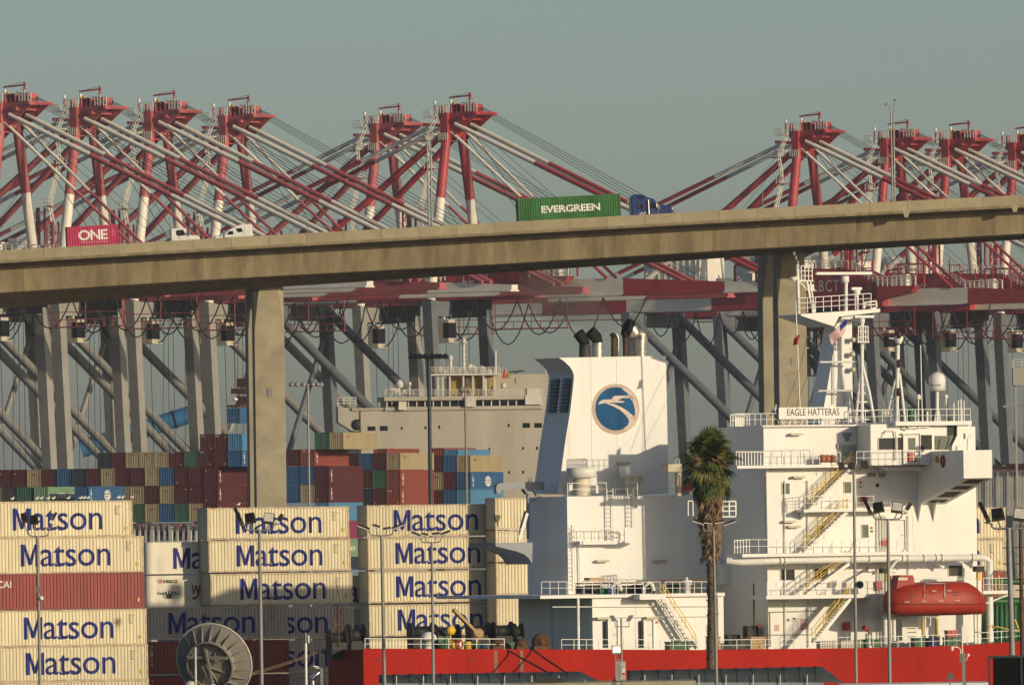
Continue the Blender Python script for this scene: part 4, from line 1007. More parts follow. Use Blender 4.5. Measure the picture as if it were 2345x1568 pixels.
# white container glimpsed in the narrow gap
o, cm = near(S3, 1118, 1385, 12.19, H2, REEFW, REEFW, 'white container glimpsed in the gap right of the middle stack', 6.0, depth=.008)
letters_on(o, cm, 'Matson', 1.9 - 3.55, .42, 7.2, 1.7, MBLUE, bold=0.035, spacing=.93, flat=True)
o, cm = near(S3, 1119, 1462, 12.19, H2, REEFW, REEFW, 'lower white container with pale blue mark in the gap right of the middle stack', 6.0, depth=.008)
g = MB(); g.box(.95, 1.4, .012, .02, .2, 2.2); g.box(.4, .95, .012, .02, .9, 1.3); link_part('emblem', g.mesh('emblem'), FAR['l'][1], o)
# column right of the tanker house
S5 = Frame(2300, 1300, 1010, 20)
matson(S5, 2304, 1233, H2, 'cream container end with blue lettering right of the tanker house, upper one', tx=2.55)
matson(S5, 2305, 1306, H2, 'cream container end with blue lettering right of the tanker house, lower one', tx=2.55)
o, cm = near(S5, 2306, 1380, 12.19, H2, BRICKC, REDCF, 'brick red container under the cream ones right of the tanker house')
# carrier ship under the stacks
mb = MB(); a0, a1, z0, z1 = S2.ext(-900, 1640, 3300, 1641, 0); zt = S2.pt(800, 1640, 0).z
mb.plan([(a0, -48), (a1, -48 + 20), (a1, 30), (a0, 30)], -S2.O.z - 1, zt - .4)
mb.top('container_barge', mat('barge_hull', (0.03, 0.035, 0.05), 0.5), S2, (0, 0, -S2.O.z), 'dark container barge under the white stacks, below the view', 'barge')
# gulls resting on the containers
def gull(x, y, fr, b, lab, group='gulls on the white containers'):
    p = fr.pt(x, y, b); mb = MB()
    mb.lathe([(.01, -.16), (.05, -.1), (.075, 0), (.055, .09), (.02, .14)], (p.x, p.y, p.z + .13), 8, 0, 'a')
    mb.lathe([(.01, .07), (.055, .02), (.05, -.04), (.02, -.07)], (p.x + .12, p.y, p.z + .24), 8)
    mb.tube((p.x + .1, p.y, p.z + .15), (p.x + .12, p.y, p.z + .24), .035, 6)
    mb.tube((p.x + .16, p.y, p.z + .24), (p.x + .22, p.y, p.z + .23), .015, 4, r2=.004, m=1)
    for d in (-.03, .03): mb.tube((p.x, p.y + d, p.z), (p.x, p.y + d, p.z + .1), .012, 4, m=1)
    mb.top('gull', [WHITEM, YELLOW], fr, tuple(p), lab, 'gull', group)
for i_, x in enumerate((28, 84, 94, 110, 122, 156, 184, 192, 201, 248, 271, 280, 302)):
    gull(x, 1145.5 - x * .012, S1, 1.2, f'{ORD[i_]} white gull from left on the roof edge of the leftmost stack')
gull(546, 1158, S2, 1.0, 'lone gull on the middle stack roof')
# ------------------------------------------------------------------ tanker
T = Frame(1172.5, 1487, 923, 20)
q = T.pt
def crop(ox, oy, k): return lambda x, y: (ox + k * x, oy + k * y)
c14 = crop(1094.4, 781.7, .23334); cA = crop(977.1, 1202.2, .23334); cB = crop(1446.1, 1202.2, .23334); cC = crop(1797.8, 1202.2, .23334)
cD = crop(1563.3, 859.8, .23334); cE = crop(1797.8, 859.8, .23334); cF = crop(1719.7, 547.2, .26667); cG = crop(1133.4, 547.2, .26667)
def tb(mb, x0, y0, x1, y1, b0, b1, m=0):
    a0, a1, z0, z1 = T.ext(x0, y0, x1, y1, b0); mb.box(a0, a1, b0, b1, z0, z1, m)
def cb(mb, c, x0, y0, x1, y1, b0, b1, m=0):
    p = c(x0, y0); r = c(x1, y1); tb(mb, p[0], p[1], r[0], r[1], b0, b1, m)
def az(x, y, b): p = q(x, y, b); return (p.x, p.z)
TINY = {'wall_pipe', 'wing_light', 'boat_deck_stores', 'boat_deck_awning', 'wall_lamp', 'window_frame', 'door_frame', 'wheelhouse_conduit', 'cable_run', 'pipe_bracket', 'stay_wire', 'aerial', 'wall_notice', 'corner_pipe', 'worn_white_store', 'stern_store', 'hose_post', 'davit_hook', 'davit_head', 'deck_pipes', 'passage_gear', 'casing_railing', 'boat_deck_railing', 'house_railing', 'monkey_island_railing', 'stern_railing', 'stair_hatch_rail', 'window_stay', 'curtain_fold', 'stern_mast', 'manifold_rail', 'grab_rail', 'wing_bracket', 'mast_railing', 'radar', 'radar_mast', 'signal_mast', 'aft_light_mast', 'mast_yard', 'boat_cradle', 'side_balcony', 'far_side_gear'}
def part(nm, m, fn, parent=None, **k):
    mb = MB(); fn(mb)
    if nm in TINY: k['kind'] = 'stuff'
    return mb.build(nm, m, parent or ship, **k)
ship = thing('tanker_ship', 'red hulled tanker with white deckhouse and tall white funnel carrying a round blue emblem', 'ship', T, (q(1600, 1480, 9).x, 9, -T.O.z))
# hull --------------------------------------------------------------
st = [(832, 1486.5), (1200, 1488), (1600, 1489.5), (1900, 1486), (2100, 1483), (2230, 1478), (2345, 1469), (2620, 1448)]
tops = [q(x, y, 0) for x, y in st]
mb = MB(); zb = -T.O.z - 4; n = len(tops)
back = [8, 18, 34, 38, 38, 38, 38, 38]
vs = [(p.x, 0, p.z) for p in tops] + [(p.x + .0, 0.0, zb) for p in tops] + [(p.x, back[i], p.z) for i, p in enumerate(tops)] + [(p.x, back[i], zb) for i, p in enumerate(tops)]
fs = []
for i in range(n - 1):
    fs.append((i, i + 1, n + i + 1, n + i)); fs.append((2 * n + i, 2 * n + i + 1, 3 * n + i + 1, 3 * n + i))
fs += [(0, n, 3 * n, 2 * n), (n - 1, 2 * n - 1, 4 * n - 1, 3 * n - 1)]
mb.add(vs, fs); mb.build('hull', HULLRED, ship)
mb = MB(); vs = [(p.x, .0, p.z) for p in tops] + [(p.x, back[i], p.z) for i, p in enumerate(tops)]
mb.add(vs, [(i, i + 1, n + i + 1, n + i) for i in range(n - 1)]); mb.build('main_deck', GREEN, ship)
mb = MB()
for p, r in zip(tops, tops[1:]): mb.bar((p.x, .06, p.z + .03), (r.x, .06, r.z + .03), .10, .10)
mb.build('gunwale', HULLRED, ship)
WORN = mat('worn_hull_paint', (0.26, 0.15, 0.11), 0.7, var=0.2, scale=.8)
for x in (1136, 1195):
    mb = MB(); tb(mb, x - 3.5, 1489, x + 3.5, 1575, -.012, .0); mb.build('worn_strip', WORN, ship)
for x, y in ((863, 1509), (1076, 1510), (1880, 1510), (2046, 1508)):
    mb = MB(); p = q(x, y, 0); mb.lathe([(.10, -.02), (.10, .02)], p, 10, 0, 'b'); mb.build('scupper_hole', BLACK, ship)
# aft lower deckhouse ------------------------------------------------
WH = WHITE
part('lower_deckhouse', WH, lambda m: tb(m, 1357, 1366, 1657, 1492, 6, 19))
part('recessed_deckhouse', WH, lambda m: tb(m, 1262, 1367, 1400, 1492, 14.8, 22))
part('boat_deck', WH, lambda m: (tb(m, 1237, 1359.5, 1660, 1367, 5.6, 29), tb(m, 1465, 1360, 1524, 1372, 4.3, 5.7)))
part('engine_casing', WH, lambda m: tb(m, 1300, 1134, 1657, 1360, 20, 29))
part('casing_pillar', WH, lambda m: (tb(m, 1643, 1230, 1657, 1366, 18.4, 20.02), tb(m, 1645, 1367, 1657.5, 1488, 5.4, 6.02)))
# funnel
pl = [(795, 160), (1845, 140), (1872, 1490), (786, 1490), (800, 1400), (830, 1180), (860, 960), (905, 690), (930, 480), (943, 345), (940, 320), (925, 282), (900, 245), (870, 216), (835, 185)]
part('funnel', WH, lambda m: m.prism([az(*c14(x, y), 24) for x, y in pl], 24, 29.6))
def funnel_edge(z):
    pts = [az(*c14(x, y), 24) for x, y in ((943, 345), (930, 480), (905, 690), (860, 960))]
    for (a0, z0), (a1, z1) in zip(pts, pts[1:]):
        if z1 <= z <= z0: return a0 + (a1 - a0) * (z - z0) / (z1 - z0)
    return pts[-1][0]
for b0, b1 in ((24.5, 26.2), (27.1, 28.9)):
    zt, zz = az(*c14(935, 355), 24)[1], az(*c14(905, 695), 24)[1]
    fr_ = MB(); fr_.hexa([(funnel_edge(zz) - .05, b0, zz), (funnel_edge(zz) + .02, b0, zz), (funnel_edge(zz) + .02, b1, zz), (funnel_edge(zz) - .05, b1, zz), (funnel_edge(zt) - .05, b0, zt), (funnel_edge(zt) + .02, b0, zt), (funnel_edge(zt) + .02, b1, zt), (funnel_edge(zt) - .05, b1, zt)])
    lv = fr_.build('louvre_panel', DARK, ship); sm = MB()
    for k in range(9):
        z_ = zz + (zt - zz) * (k + .7) / 9.4; a_ = funnel_edge(z_) - .08
        sm.hexa([(a_ - .16, b0, z_ - .06), (a_ + .05, b0, z_ + .06), (a_ + .05, b1, z_ + .06), (a_ - .16, b1, z_ - .06), (a_ - .16, b0, z_ - .03), (a_ + .05, b0, z_ + .09), (a_ + .05, b1, z_ + .09), (a_ - .16, b1, z_ - .03)])
    sm.build('louvre_slat', STEELG, lv, kind='stuff')
# weld seams
part('weld_seam', WHITE, lambda m: [m.bar(q(*c14(x, 165), 23.99), q(*c14(x + 12, 1480), 23.99), .03) for x in (1110, 1362, 1610)] + [m.bar(q(*c14(800 + d, y), 23.99), q(*c14(1860, y - 14), 23.99), .025) for y, d in ((290, 130), (560, 130), (1010, 60), (1200, 30))], kind='stuff')
part('weld_seam', WHITE, lambda m: [m.bar(q(1302, 1216, 19.99), q(1655, 1212, 19.99), .03), m.bar(q(1760, 1196, 8.99), q(2235, 1190, 8.99), .03), m.bar(q(1760, 1120, 8.99), q(2235, 1114, 8.99), .03), m.bar(q(1990, 1200, 8.99), q(1992, 1260, 8.99), .03), m.bar(q(2090, 1180, 8.99), q(2092, 1270, 8.99), .03), m.bar(q(1540, 1140, 19.99), q(1543, 1350, 19.99), .03), m.bar(q(1455, 1370, 5.99), q(1456, 1485, 5.99), .03)], kind='stuff')
part('weld_seam', HULLRED, lambda m: [m.bar(q(x, 1490, 0), q(x + 2, 1572, 0), .035) for x in (960, 1070, 1305, 1450, 1622, 1886, 2105, 2275)], kind='stuff')
# emblem
EMB_T = mat('emblem_beige', (0.42, 0.30, 0.24), 0.4, var=0.12, scale=.5); EMB_B = mat('emblem_blue', (0.006, 0.10, 0.27), 0.6, spec=0.15, var=0.35, scale=.35, rust=.35, rustcol=(0.03, 0.025, 0.025), streak=True)
cx, cz = az(*c14(1352, 662), 24); er = 243 * .23334 * .0333 * 1.03
part('emblem_ring', EMB_T, lambda m: m.add([(cx + er * math.cos(2 * math.pi * k / 64), 23.97, cz + er * math.sin(2 * math.pi * k / 64)) for k in range(64)], [tuple(range(64))]))
part('emblem_disc', EMB_B, lambda m: m.add([(cx + er * (-.006) + er * .862 * math.cos(2 * math.pi * k / 64), 23.955, cz + er * .012 + er * .862 * math.sin(2 * math.pi * k / 64)) for k in range(64)], [tuple(range(64))]))
def bird(m):
    P_ = lambda x, y: (az(*c14(x, y), 24)[0], 23.94, az(*c14(x, y), 24)[1])
    for poly in ([(1178, 618), (1190, 590), (1225, 570), (1312, 567), (1340, 575), (1440, 588), (1425, 599), (1300, 600), (1235, 606)], [(1310, 574), (1318, 548), (1345, 532), (1500, 529), (1498, 552), (1400, 558), (1365, 578)]):
        bm = bmesh.new(); bm.faces.new([bm.verts.new(P_(x, y)) for x, y in poly]); bmesh.ops.triangulate(bm, faces=bm.faces); bm.verts.index_update()
        m.add([tuple(v.co) for v in bm.verts], [tuple(v.index for v in f.verts) for f in bm.faces]); bm.free()
    for line in ([(1250, 601, 8), (1330, 624, 24), (1400, 658, 32), (1460, 703, 42), (1505, 752, 62), (1515, 800, 72), (1485, 838, 50), (1430, 866, 22)], [(1490, 541, 22), (1530, 578, 32), (1552, 640, 36), (1558, 700, 34), (1540, 765, 34)], [(1415, 462, 8), (1468, 487, 34), (1503, 522, 40), (1530, 560, 40)]):
        L_, R_ = [], []
        for k, (x, y, w) in enumerate(line):
            x0, y0, _ = line[max(0, k - 1)]; x1, y1, _ = line[min(len(line) - 1, k + 1)]; d = math.hypot(x1 - x0, y1 - y0); nx, ny = -(y1 - y0) / d * w / 2, (x1 - x0) / d * w / 2
            L_.append(P_(x + nx, y + ny)); R_.append(P_(x - nx, y - ny))
        n_ = len(line); m.add(L_ + R_, [(k, k + 1, n_ + k + 1, n_ + k) for k in range(n_ - 1)])
part('emblem_bird', mat('emblem_bird_beige', (0.55, 0.43, 0.36), 0.4, var=0.08), bird)
# exhausts
SILV = mat('silver_lagging', (0.50, 0.47, 0.41), 0.36, metal=0.6, var=0.18, scale=2.0); SOOT = mat('soot', (0.012, 0.011, 0.01), 0.85, var=0.3); RUSTP = mat('rusty_pipe', (0.07, 0.032, 0.015), 0.6, var=0.3, scale=3)
def pipe(pts, r, m, b, nm='exhaust_pipe', tip=None):
    P = [q(*cG(x, y), b) for x, y in pts]
    mb = MB(); mb.path(P, r, 16, m=0)
    o_ = mb.build(nm, m, ship)
    if tip:
        mb = MB(); mb.path([P[-1]] + [q(*cG(x, y), b) for x, y in tip], r * 1.03, 16); mb.build('sooty_tip', SOOT, o_)
pipe([(1237, 1040), (1237, 875), (1228, 830), (1200, 795), (1160, 773)], 80 * .26667 * .0334, SILV, 26, tip=[(1122, 756)])
pipe([(880, 1040), (880, 890)], 52 * .26667 * .0334, SILV, 25.5, tip=[(872, 850), (818, 790)])
pipe([(772, 1040), (772, 910)], 50 * .26667 * .0334, mat('sooted_steel', (0.06, 0.055, 0.05), .6, var=.3), 27.8, tip=[(765, 870), (715, 805)])
pipe([(1018, 1040), (1018, 850)], 21 * .26667 * .0334, RUSTP, 25.5, tip=[(1014, 830), (1000, 815)])
pipe([(1053, 1040), (1056, 850), (1040, 812)], 15 * .26667 * .0334, SILV, 26.2)
pipe([(1120, 1040), (1120, 850)], 21 * .26667 * .0334, RUSTP, 25.2, tip=[(1118, 830), (1105, 805)])
# mushroom vents, casing rail
for (x0, x1, s0, s1, yc0, yc1) in ((868, 1166, 932, 1108, 1238, 1338), (1390, 1672, 1455, 1628, 1222, 1330)):
    xc = (x0 + x1) / 2; p = q(*c14(xc, yc1), 22); pz = q(*c14(xc, yc0), 22).z; zf = q(*c14(xc, 1510), 22).z; r = (x1 - x0) / 2 * .23334 * .0334; r2 = (s1 - s0) / 2 * .23334 * .0334
    mb = MB(); mb.lathe([(r2, zf), (r2, p.z + .3)], (p.x, 22, 0), 18); v_ = mb.build('ventilator', mat('cream_vent', (0.66, 0.60, 0.46), .5, var=.05), ship)
    mb = MB(); mb.lathe([(r * .6, p.z), (r, p.z + .03), (r, pz - .05), (r * .9, pz), (.05, pz + .04)], (p.x, 22, 0), 22); mb.build('vent_cap', WHITEM, v_)
RR = .021
def rail_px(m, pts, b, h=.95, n=None, r=RR, mids=1):
    P = [q(x, y, b) for x, y in pts]
    for u, v in zip(P, P[1:]): m.rail(u, v, h, n=n, r=r, mids=mids)
part('casing_railing', WHITEM, lambda m: (rail_px(m, [(1300, 1134), (1389, 1133)], 20.2), rail_px(m, [(1409, 1133), (1460, 1132)], 20.2), rail_px(m, [(1470, 1132), (1560, 1131)], 20.2), rail_px(m, [(1560, 1131), (1650, 1131)], 20.2)))
part('boat_deck_railing', WHITEM, lambda m: (rail_px(m, [(1240, 1360), (1512, 1360)], 5.7, n=14), rail_px(m, [(1524, 1360), (1640, 1359.5)], 5.7, n=7)))
part('casing_balcony', WH, lambda m: tb(m, 1328, 1237.5, 1431, 1246, 18.9, 20.0))
part('balcony_railing', WHITEM, lambda m: rail_px(m, [(1329, 1238), (1430, 1238)], 19.0, n=6))
def ladder(m, x0, x1, y0, y1, b):
    p0 = q(x0, y1, b); p1 = q(x0, y0, b); r0 = q(x1, y1, b)
    w = r0.x - p0.x; z0, z1 = p0.z, p1.z
    m.bar((p0.x, b, z0), (p0.x, b, z1), .06); m.bar((p0.x + w, b, z0), (p0.x + w, b, z1), .06)
    k = int((z1 - z0) / .33)
    for i in range(k): m.bar((p0.x, b, z0 + .33 * (i + .5)), (p0.x + w, b, z0 + .33 * (i + .5)), .05)
part('wall_ladder', WHITEM, lambda m: ladder(m, 1302, 1317, 1200, 1352, 19.75)); part('wall_ladder', WHITEM, lambda m: ladder(m, 1391, 1405, 1118, 1237, 19.75)); part('wall_ladder', WHITEM, lambda m: ladder(m, 1438, 1452, 1118, 1206, 19.75))
for i_, (x, y) in enumerate((cA(1735, 350), cA(2300, 350), cA(1735, 912), cA(2220, 905), c14(1440, 1190), cD(1125, 575), cD(1150, 995), cD(1060, 1430), cD(1100, 1480))):
    b = (20 if x < 1657 and y > 1140 else 24 if x < 1657 else 9) if y < 1360 else 6
    part('wall_lamp', mat('lamp_cream', (.5, .45, .34), .4), lambda m: (tb(m, x - 14, y - 2.5, x + 14, y + 2.5, b - .5, b - .12), tb(m, x - 9, y - 1, x - 6, y + 5, b - .2, b)))
part('wall_pipe', WHITEM, lambda m: (m.tube(q(1326, 1246, 19.8), q(1328, 1352, 19.8), .05, 6), m.tube(q(1265, 1389, 5.85), q(1640, 1387, 5.85), .045, 6), m.tube(q(1360, 1413.5, 5.85), q(1640, 1410, 5.85), .035, 6), m.tube(q(1323.5, 1368, 5.8), q(1324.5, 1488, 5.8), .12, 8)))
def door(x0, y0, x1, y1, b, nm='door'):
    o_ = part(nm, WHITEM, lambda m: tb(m, x0, y0, x1, y1, b - .09, b))
    part('door_frame', WHITEM, lambda m: (tb(m, x0 - 2.4, y0 - 2, x0, y1, b - .2, b), tb(m, x1, y0 - 2, x1 + 1.6, y1, b - .2, b), tb(m, x0 - 2.4, y0 - 4, x1 + 1.6, y0 - 2.0, b - .24, b)), o_)
    part('door_handle', STEELG, lambda m: m.bar(q(x1 - 4, (y0 + y1) / 2, b - .14), q(x1 - 10, (y0 + y1) / 2 + 1, b - .14), .05), o_)
    return o_
for x in (cA(1790, 0)[0], cA(2140, 0)[0]):
    door(x, 1421, x + 20, 1482, 6.0); part('door_shadow', DARK, lambda m: tb(m, x - 9, 1421, x - 4, 1481, 5.75, 6.0))  # dark strip paints the shadow of the thick door edge
door(1297, 1418, 1322, 1483, 14.8)
# stair on the deckhouse front and items beside it
def stair(p, r, parts=True, w=.75, yellow=True, n=12, nm='stairway', lower=True):
    """p top, r bottom: ship points; stringers run in the plane b, steps go back w"""
    p = Vector(p); r = Vector(r); B_ = Vector((0, w, 0)); Z_ = Vector((0, 0, 1))
    o_ = part(nm, WHITEM, lambda m: [m.bar(p, r, .07, .24), m.bar(p + B_, r + B_, .07, .24)] + [m.bar(p.lerp(r, (k + .5) / n), p.lerp(r, (k + .5) / n) + B_, .24, .04) for k in range(n)])
    def hr(m):
        for bb in (Vector((0, 0, 0)), B_):
            for h in (.55, 1.0): m.bar(p + bb + Z_ * h, r + bb + Z_ * h, .05)
            for k in range(4): u = p.lerp(r, k / 3) + bb; m.bar(u, u + Z_ * 1.0, .05)
    part('stair_handrail', YELLOW if yellow else WHITEM, hr, o_)
    return o_
stair(q(1520, 1366, 4.6), q(1594, 1484, 4.6))
part('boat_deck_stores', BLACK, lambda m: (tb(m, 1332, 1341, 1352, 1359, 7, 8.5), tb(m, 1354, 1339, 1378, 1358.5, 7.2, 8.6), tb(m, 1466, 1338, 1500, 1358, 6.8, 8.6), tb(m, 1540, 1337, 1612, 1358, 7.6, 8.8), tb(m, 1420, 1340, 1462, 1358, 7.9, 8.8)))
part('boat_deck_awning', BROWNR, lambda m: (tb(m, 1338, 1333, 1470, 1336, 6.9, 8.9), tb(m, 1478, 1327, 1615, 1331, 6.9, 8.9)))
for (x, ) in ((1410,), (1485,)):
    part('cowl_ventilator', WHITEM, lambda m: m.path([q(x - 11, 1360, 6.6), q(x - 11, 1345, 6.6), q(x - 6, 1337, 6.6), q(x + 2, 1334, 6.6), q(x + 9, 1338, 6.6), q(x + 11, 1346, 6.6), q(x + 11, 1352, 6.6)], .16, 8))
part('tank_vent', WHITEM, lambda m: m.lathe([(.28, 0), (.28, .7), (.42, .72), (.42, 1.05), (.1, 1.1), (.08, 1.3)], q(1573, 1360, 6.4), 12))
def loose(nm, m, fn, lab, cat, base, group=None):
    mb = MB(); fn(mb); return mb.top(nm, m, T, tuple(base), lab, cat, group)
CRATE = mat('plywood', (0.46, 0.30, 0.15), 0.7, var=0.12, scale=2)
def crate(x0, y0, x1, y1, b, lab, lid=False):
    a0, a1, z0, z1 = T.ext(x0, y0, x1, y1, b); t = thing('wooden_crate', lab, 'crate', T, ((a0 + a1) / 2, b, z0), 'plywood crates on the tanker'); d = a1 - a0
    mb = MB(); mb.box(a0, a1, b, b + d, z0 + .1, z1); mb.build('panel_box', CRATE, t)
    for k in range(3):
        a = a0 + .06 + (d - .2) * k / 2; mb = MB(); mb.box(a, a + .08, b - .03, b, z0 + .02, z1); mb.build('batten', CRATE, t)
    for z in (z0, z1 - .1): mb = MB(); mb.box(a0 - .01, a1 + .01, b - .05, b - .031, z, z + .1); mb.build('rail_board', CRATE, t)
crate(1719, 1457, 1754, 1486.5, 2.0, 'pale plywood crate on main deck at the gap between funnel block and house')
crate(1626, 1456, 1650, 1485.5, 2.2, 'plywood crate on main deck just right of the palm trunk')
loose('wooden_pallet', CRATE, lambda m: (tb(m, 1350, 1322, 1383, 1328, 7, 8.2), tb(m, 1348, 1329, 1386, 1331, 6.9, 8.3)), 'plywood box on the black awning in front of the funnel block', 'crate', q(1366, 1331, 7))
def drum(x, y0, y1, m, b, lab):
    p = q(x, y1, b); h = q(x, y0, b).z - p.z; mb = MB(); r = .29
    mb.lathe([(r * .96, 0), (r, .03), (r, h * .33), (r * 1.05, h * .34), (r, h * .36), (r, h * .64), (r * 1.05, h * .66), (r, h * .68), (r, h - .03), (r * .93, h)], p, 14)
    mb.top('oil_drum', m, T, tuple(p), lab, 'drum', 'drums on the tanker')
BLUEDR = mat('blue_plastic', (0.02, 0.05, 0.16), .45)
drum(1376, 1344, 1360, GREEN, 5.95, 'green drum at boat deck rail beside the left white cowl vent'); drum(1393, 1345, 1360, BLUEDR, 5.95, 'blue drum at the boat deck rail next to the green one')
drum(1547, 1350, 1360, GREEN, 5.95, 'short green drum at boat deck rail near the stair top'); drum(1012, 1470, 1487, GREEN, .9, 'green drum on the stern deck left of the red lifebuoy')
drum(1034, 1466, 1487, YELLOW, .9, 'yellow drum on the stern deck left of the red lifebuoy'); drum(1071, 1468, 1487, YELLOW, .9, 'yellow drum on the stern deck right of the red lifebuoy'); drum(1092, 1469, 1487, GREEN, .9, 'green drum on stern deck near the tan derrick foot'); drum(1107, 1471, 1487, BLUEDR, .9, 'blue drum on stern deck right of the green drums')
p = q(1051.6, 1474, .25)
loose('lifebuoy', ORANGE, lambda m: m.path([(p.x + .27 * math.cos(2 * math.pi * k / 20), .2, p.z + .3 * math.sin(2 * math.pi * k / 20)) for k in range(20)], .065, 8, closed=True), 'red lifebuoy ring hung on the stern railing', 'lifebuoy', p)
def gbx(nm, x0, y0, x1, y1, b, d, m, lab, cat):
    a0, a1, z0, z1 = T.ext(x0, y0, x1, y1, b); t = thing(nm, lab, cat, T, ((a0 + a1) / 2, b, z0))
    mb = MB(); mb.box(a0, a1, b, b + d, z0, z1 - .07); mb.build('body', m, t); mb = MB(); mb.box(a0 - .04, a1 + .04, b - .04, b + d + .04, z1 - .07, z1); mb.build('lid', m, t)
    mb = MB(); mb.box((a0 + a1) / 2 - .06, (a0 + a1) / 2 + .06, b - .06, b - .002, z1 - .22, z1 - .09); mb.build('latch', STEELG, t); return t
gbx('deck_locker', 1533, 1468, 1579, 1488, 1.2, 1.0, GREEN, 'long green locker on deck below the white inclined stair', 'locker')
gbx('deck_locker', *cC(722, 1122), *cC(772, 1212), 1.6, .9, GREEN, 'green locker behind the right hand tall pole in front of the house', 'locker')
gbx('deck_locker', *cC(778, 1117), *cC(922, 1212), 1.6, .9, GREEN, 'green locker around the red topped fire monitor', 'locker')
gbx('deck_locker', *cC(1275, 1102), *cC(1375, 1195), 1.6, .9, GREEN, 'green locker below the middle of the lifeboat', 'locker')
gbx('deck_locker', *cC(1590, 1095), *cC(1710, 1195), 1.6, .9, GREEN, 'green locker carrying a red chest under the lifeboat', 'locker')
gbx('red_chest', *cC(1597, 1028), *cC(1690, 1094), 1.7, .7, REDP, 'bright red chest on the green locker under the lifeboat', 'chest')
TARP = mat('blue_tarpaulin', (0.03, 0.05, 0.13), .7, var=.2, scale=4)
def tarp(m):
    a0, a1, z0, z1 = T.ext(*cC(1410, 1085), *cC(1515, 1197), 1.5)
    N = 8; vs = []
    for i in range(N + 1):
        for j in range(N + 1):
            u, v = i / N, j / N; vs.append((a0 + (a1 - a0) * u, 1.5 + .07 * math.sin(9 * u + 4 * v) - .1 * v, z0 + (z1 - z0) * v + (.10 * math.sin(7 * u) if j == N else 0)))
    m.add(vs, [(i * (N + 1) + j, (i + 1) * (N + 1) + j, (i + 1) * (N + 1) + j + 1, i * (N + 1) + j + 1) for i in range(N) for j in range(N)], 0, True); m.box(a0 + .1, a1 - .1, 1.75, 2.6, z0, z1 - .15)
loose('covered_equipment', TARP, tarp, 'equipment wrapped in dark blue tarpaulin between the green lockers', 'tarpaulin', q(*cC(1460, 1195), 1.5))
TANKW = mat('tank_plastic', (0.62, 0.58, 0.5), .5, var=.06)
for x0, x1, lab in ((345, 515, 'left white caged liquid tank on deck at the foot of the yellow railed stair'), (552, 720, 'right white caged liquid tank on deck beside the tall pole')):
    a0, a1, z0, z1 = T.ext(*cC(x0, 1132), *cC(x1, 1216), 1.4); t = thing('liquid_tank', lab, 'tank', T, ((a0 + a1) / 2, 1.4, z0), 'caged tanks on the deck')
    mb = MB(); mb.box(a0 + .04, a1 - .04, 1.44, 2.3, z0 + .08, z1 - .03); mb.build('bottle', TANKW, t)
    mb = MB()
    for k in range(8): a = a0 + (a1 - a0) * k / 7; mb.bar((a, 1.41, z0), (a, 1.41, z1), .03)
    for k in range(4): z = z0 + (z1 - z0) * k / 3; mb.bar((a0, 1.40, z), (a1, 1.40, z), .03)
    mb.build('cage', GALV, t, kind='stuff')
# stern deck machinery ------------------------------------------------
part('stern_railing', WHITEM, lambda m: (rail_px(m, [(836, 1486), (1155, 1487)], .25, h=.82, n=5, r=.026), rail_px(m, [(1286, 1488), (1655, 1489)], .25, h=.82, n=13, r=.022), rail_px(m, [(1655, 1489), (1850, 1486.5)], .25, h=.82, n=6, r=.022), rail_px(m, [(1850, 1486.5), (2030, 1484)], .25, h=.9, n=6, r=.022), rail_px(m, [(2030, 1484), (2190, 1479)], .25, h=.9, n=6, r=.022), rail_px(m, [(2190, 1479), (2345, 1468)], .25, h=.9, n=6, r=.022)))
for (x, r) in ((1142, .44), (1197, .44), (1243, .66)):
    part('roller_fairlead', BROWNR, lambda m: (m.lathe([(.05, 0), (r * .35, .02), (r * .4, .1), (r * .95, .12), (r, .2), (r, .6), (.1, .7)], q(x, 1487 - r / .0334 * .9, .15), 18, 0, 'b'), tb(m, x - r / .0334, 1478, x + r / .0334, 1488, .2, .9)))
for i_, (x0, x1, y0, y1, b) in enumerate(((938, 992, 1424, 1470, 4), (995, 1050, 1428, 1472, 5), (1072, 1118, 1424, 1464, 5), (1128, 1172, 1422, 1466, 4.5), (1176, 1195, 1426, 1466, 5), (752, 792, 1440, 1480, 5), (796, 832, 1428, 1480, 5.5))):
    def winch(m):
        a0, a1, z0, z1 = T.ext(x0, y0, x1, y1, b); r = (z1 - z0) / 2; zc = (z0 + z1) / 2
        m.lathe([(r, 0), (r, .12), (r * .62, .14), (r * .62, (a1 - a0) - .14), (r, (a1 - a0) - .12), (r, a1 - a0)], (a0, b, zc), 18, 0, 'a'); m.box(a0 + .1, a1 - .1, b - .5, b + .9, z0 - .9, zc - r * .5)
    part('mooring_winch', BLACK, winch)
part('stern_mast', BROWNR, lambda m: (m.tube(q(775, 1480, 3), q(775, 1392, 3), .09, 6), m.lathe([(.05, -.2), (.16, 0), (.05, .2)], q(775, 1392, 3), 8), m.bar(q(763, 1412, 3), q(764, 1438, 3), .12), m.bar(q(764, 1432, 3), q(782, 1428, 3), .09), m.tube(q(797, 1478, 3), q(772, 1342, 3), .035, 5)))
part('mushroom_vent', WHITEM, lambda m: (m.lathe([(.42, 0), (.42, .75), (.64, .7), (.6, 1.05), (.35, 1.28), (.05, 1.36)], q(981, 1487, 1.2), 16),))
YTAN = mat('tan_paint', (0.42, 0.28, 0.12), .55, var=.15)
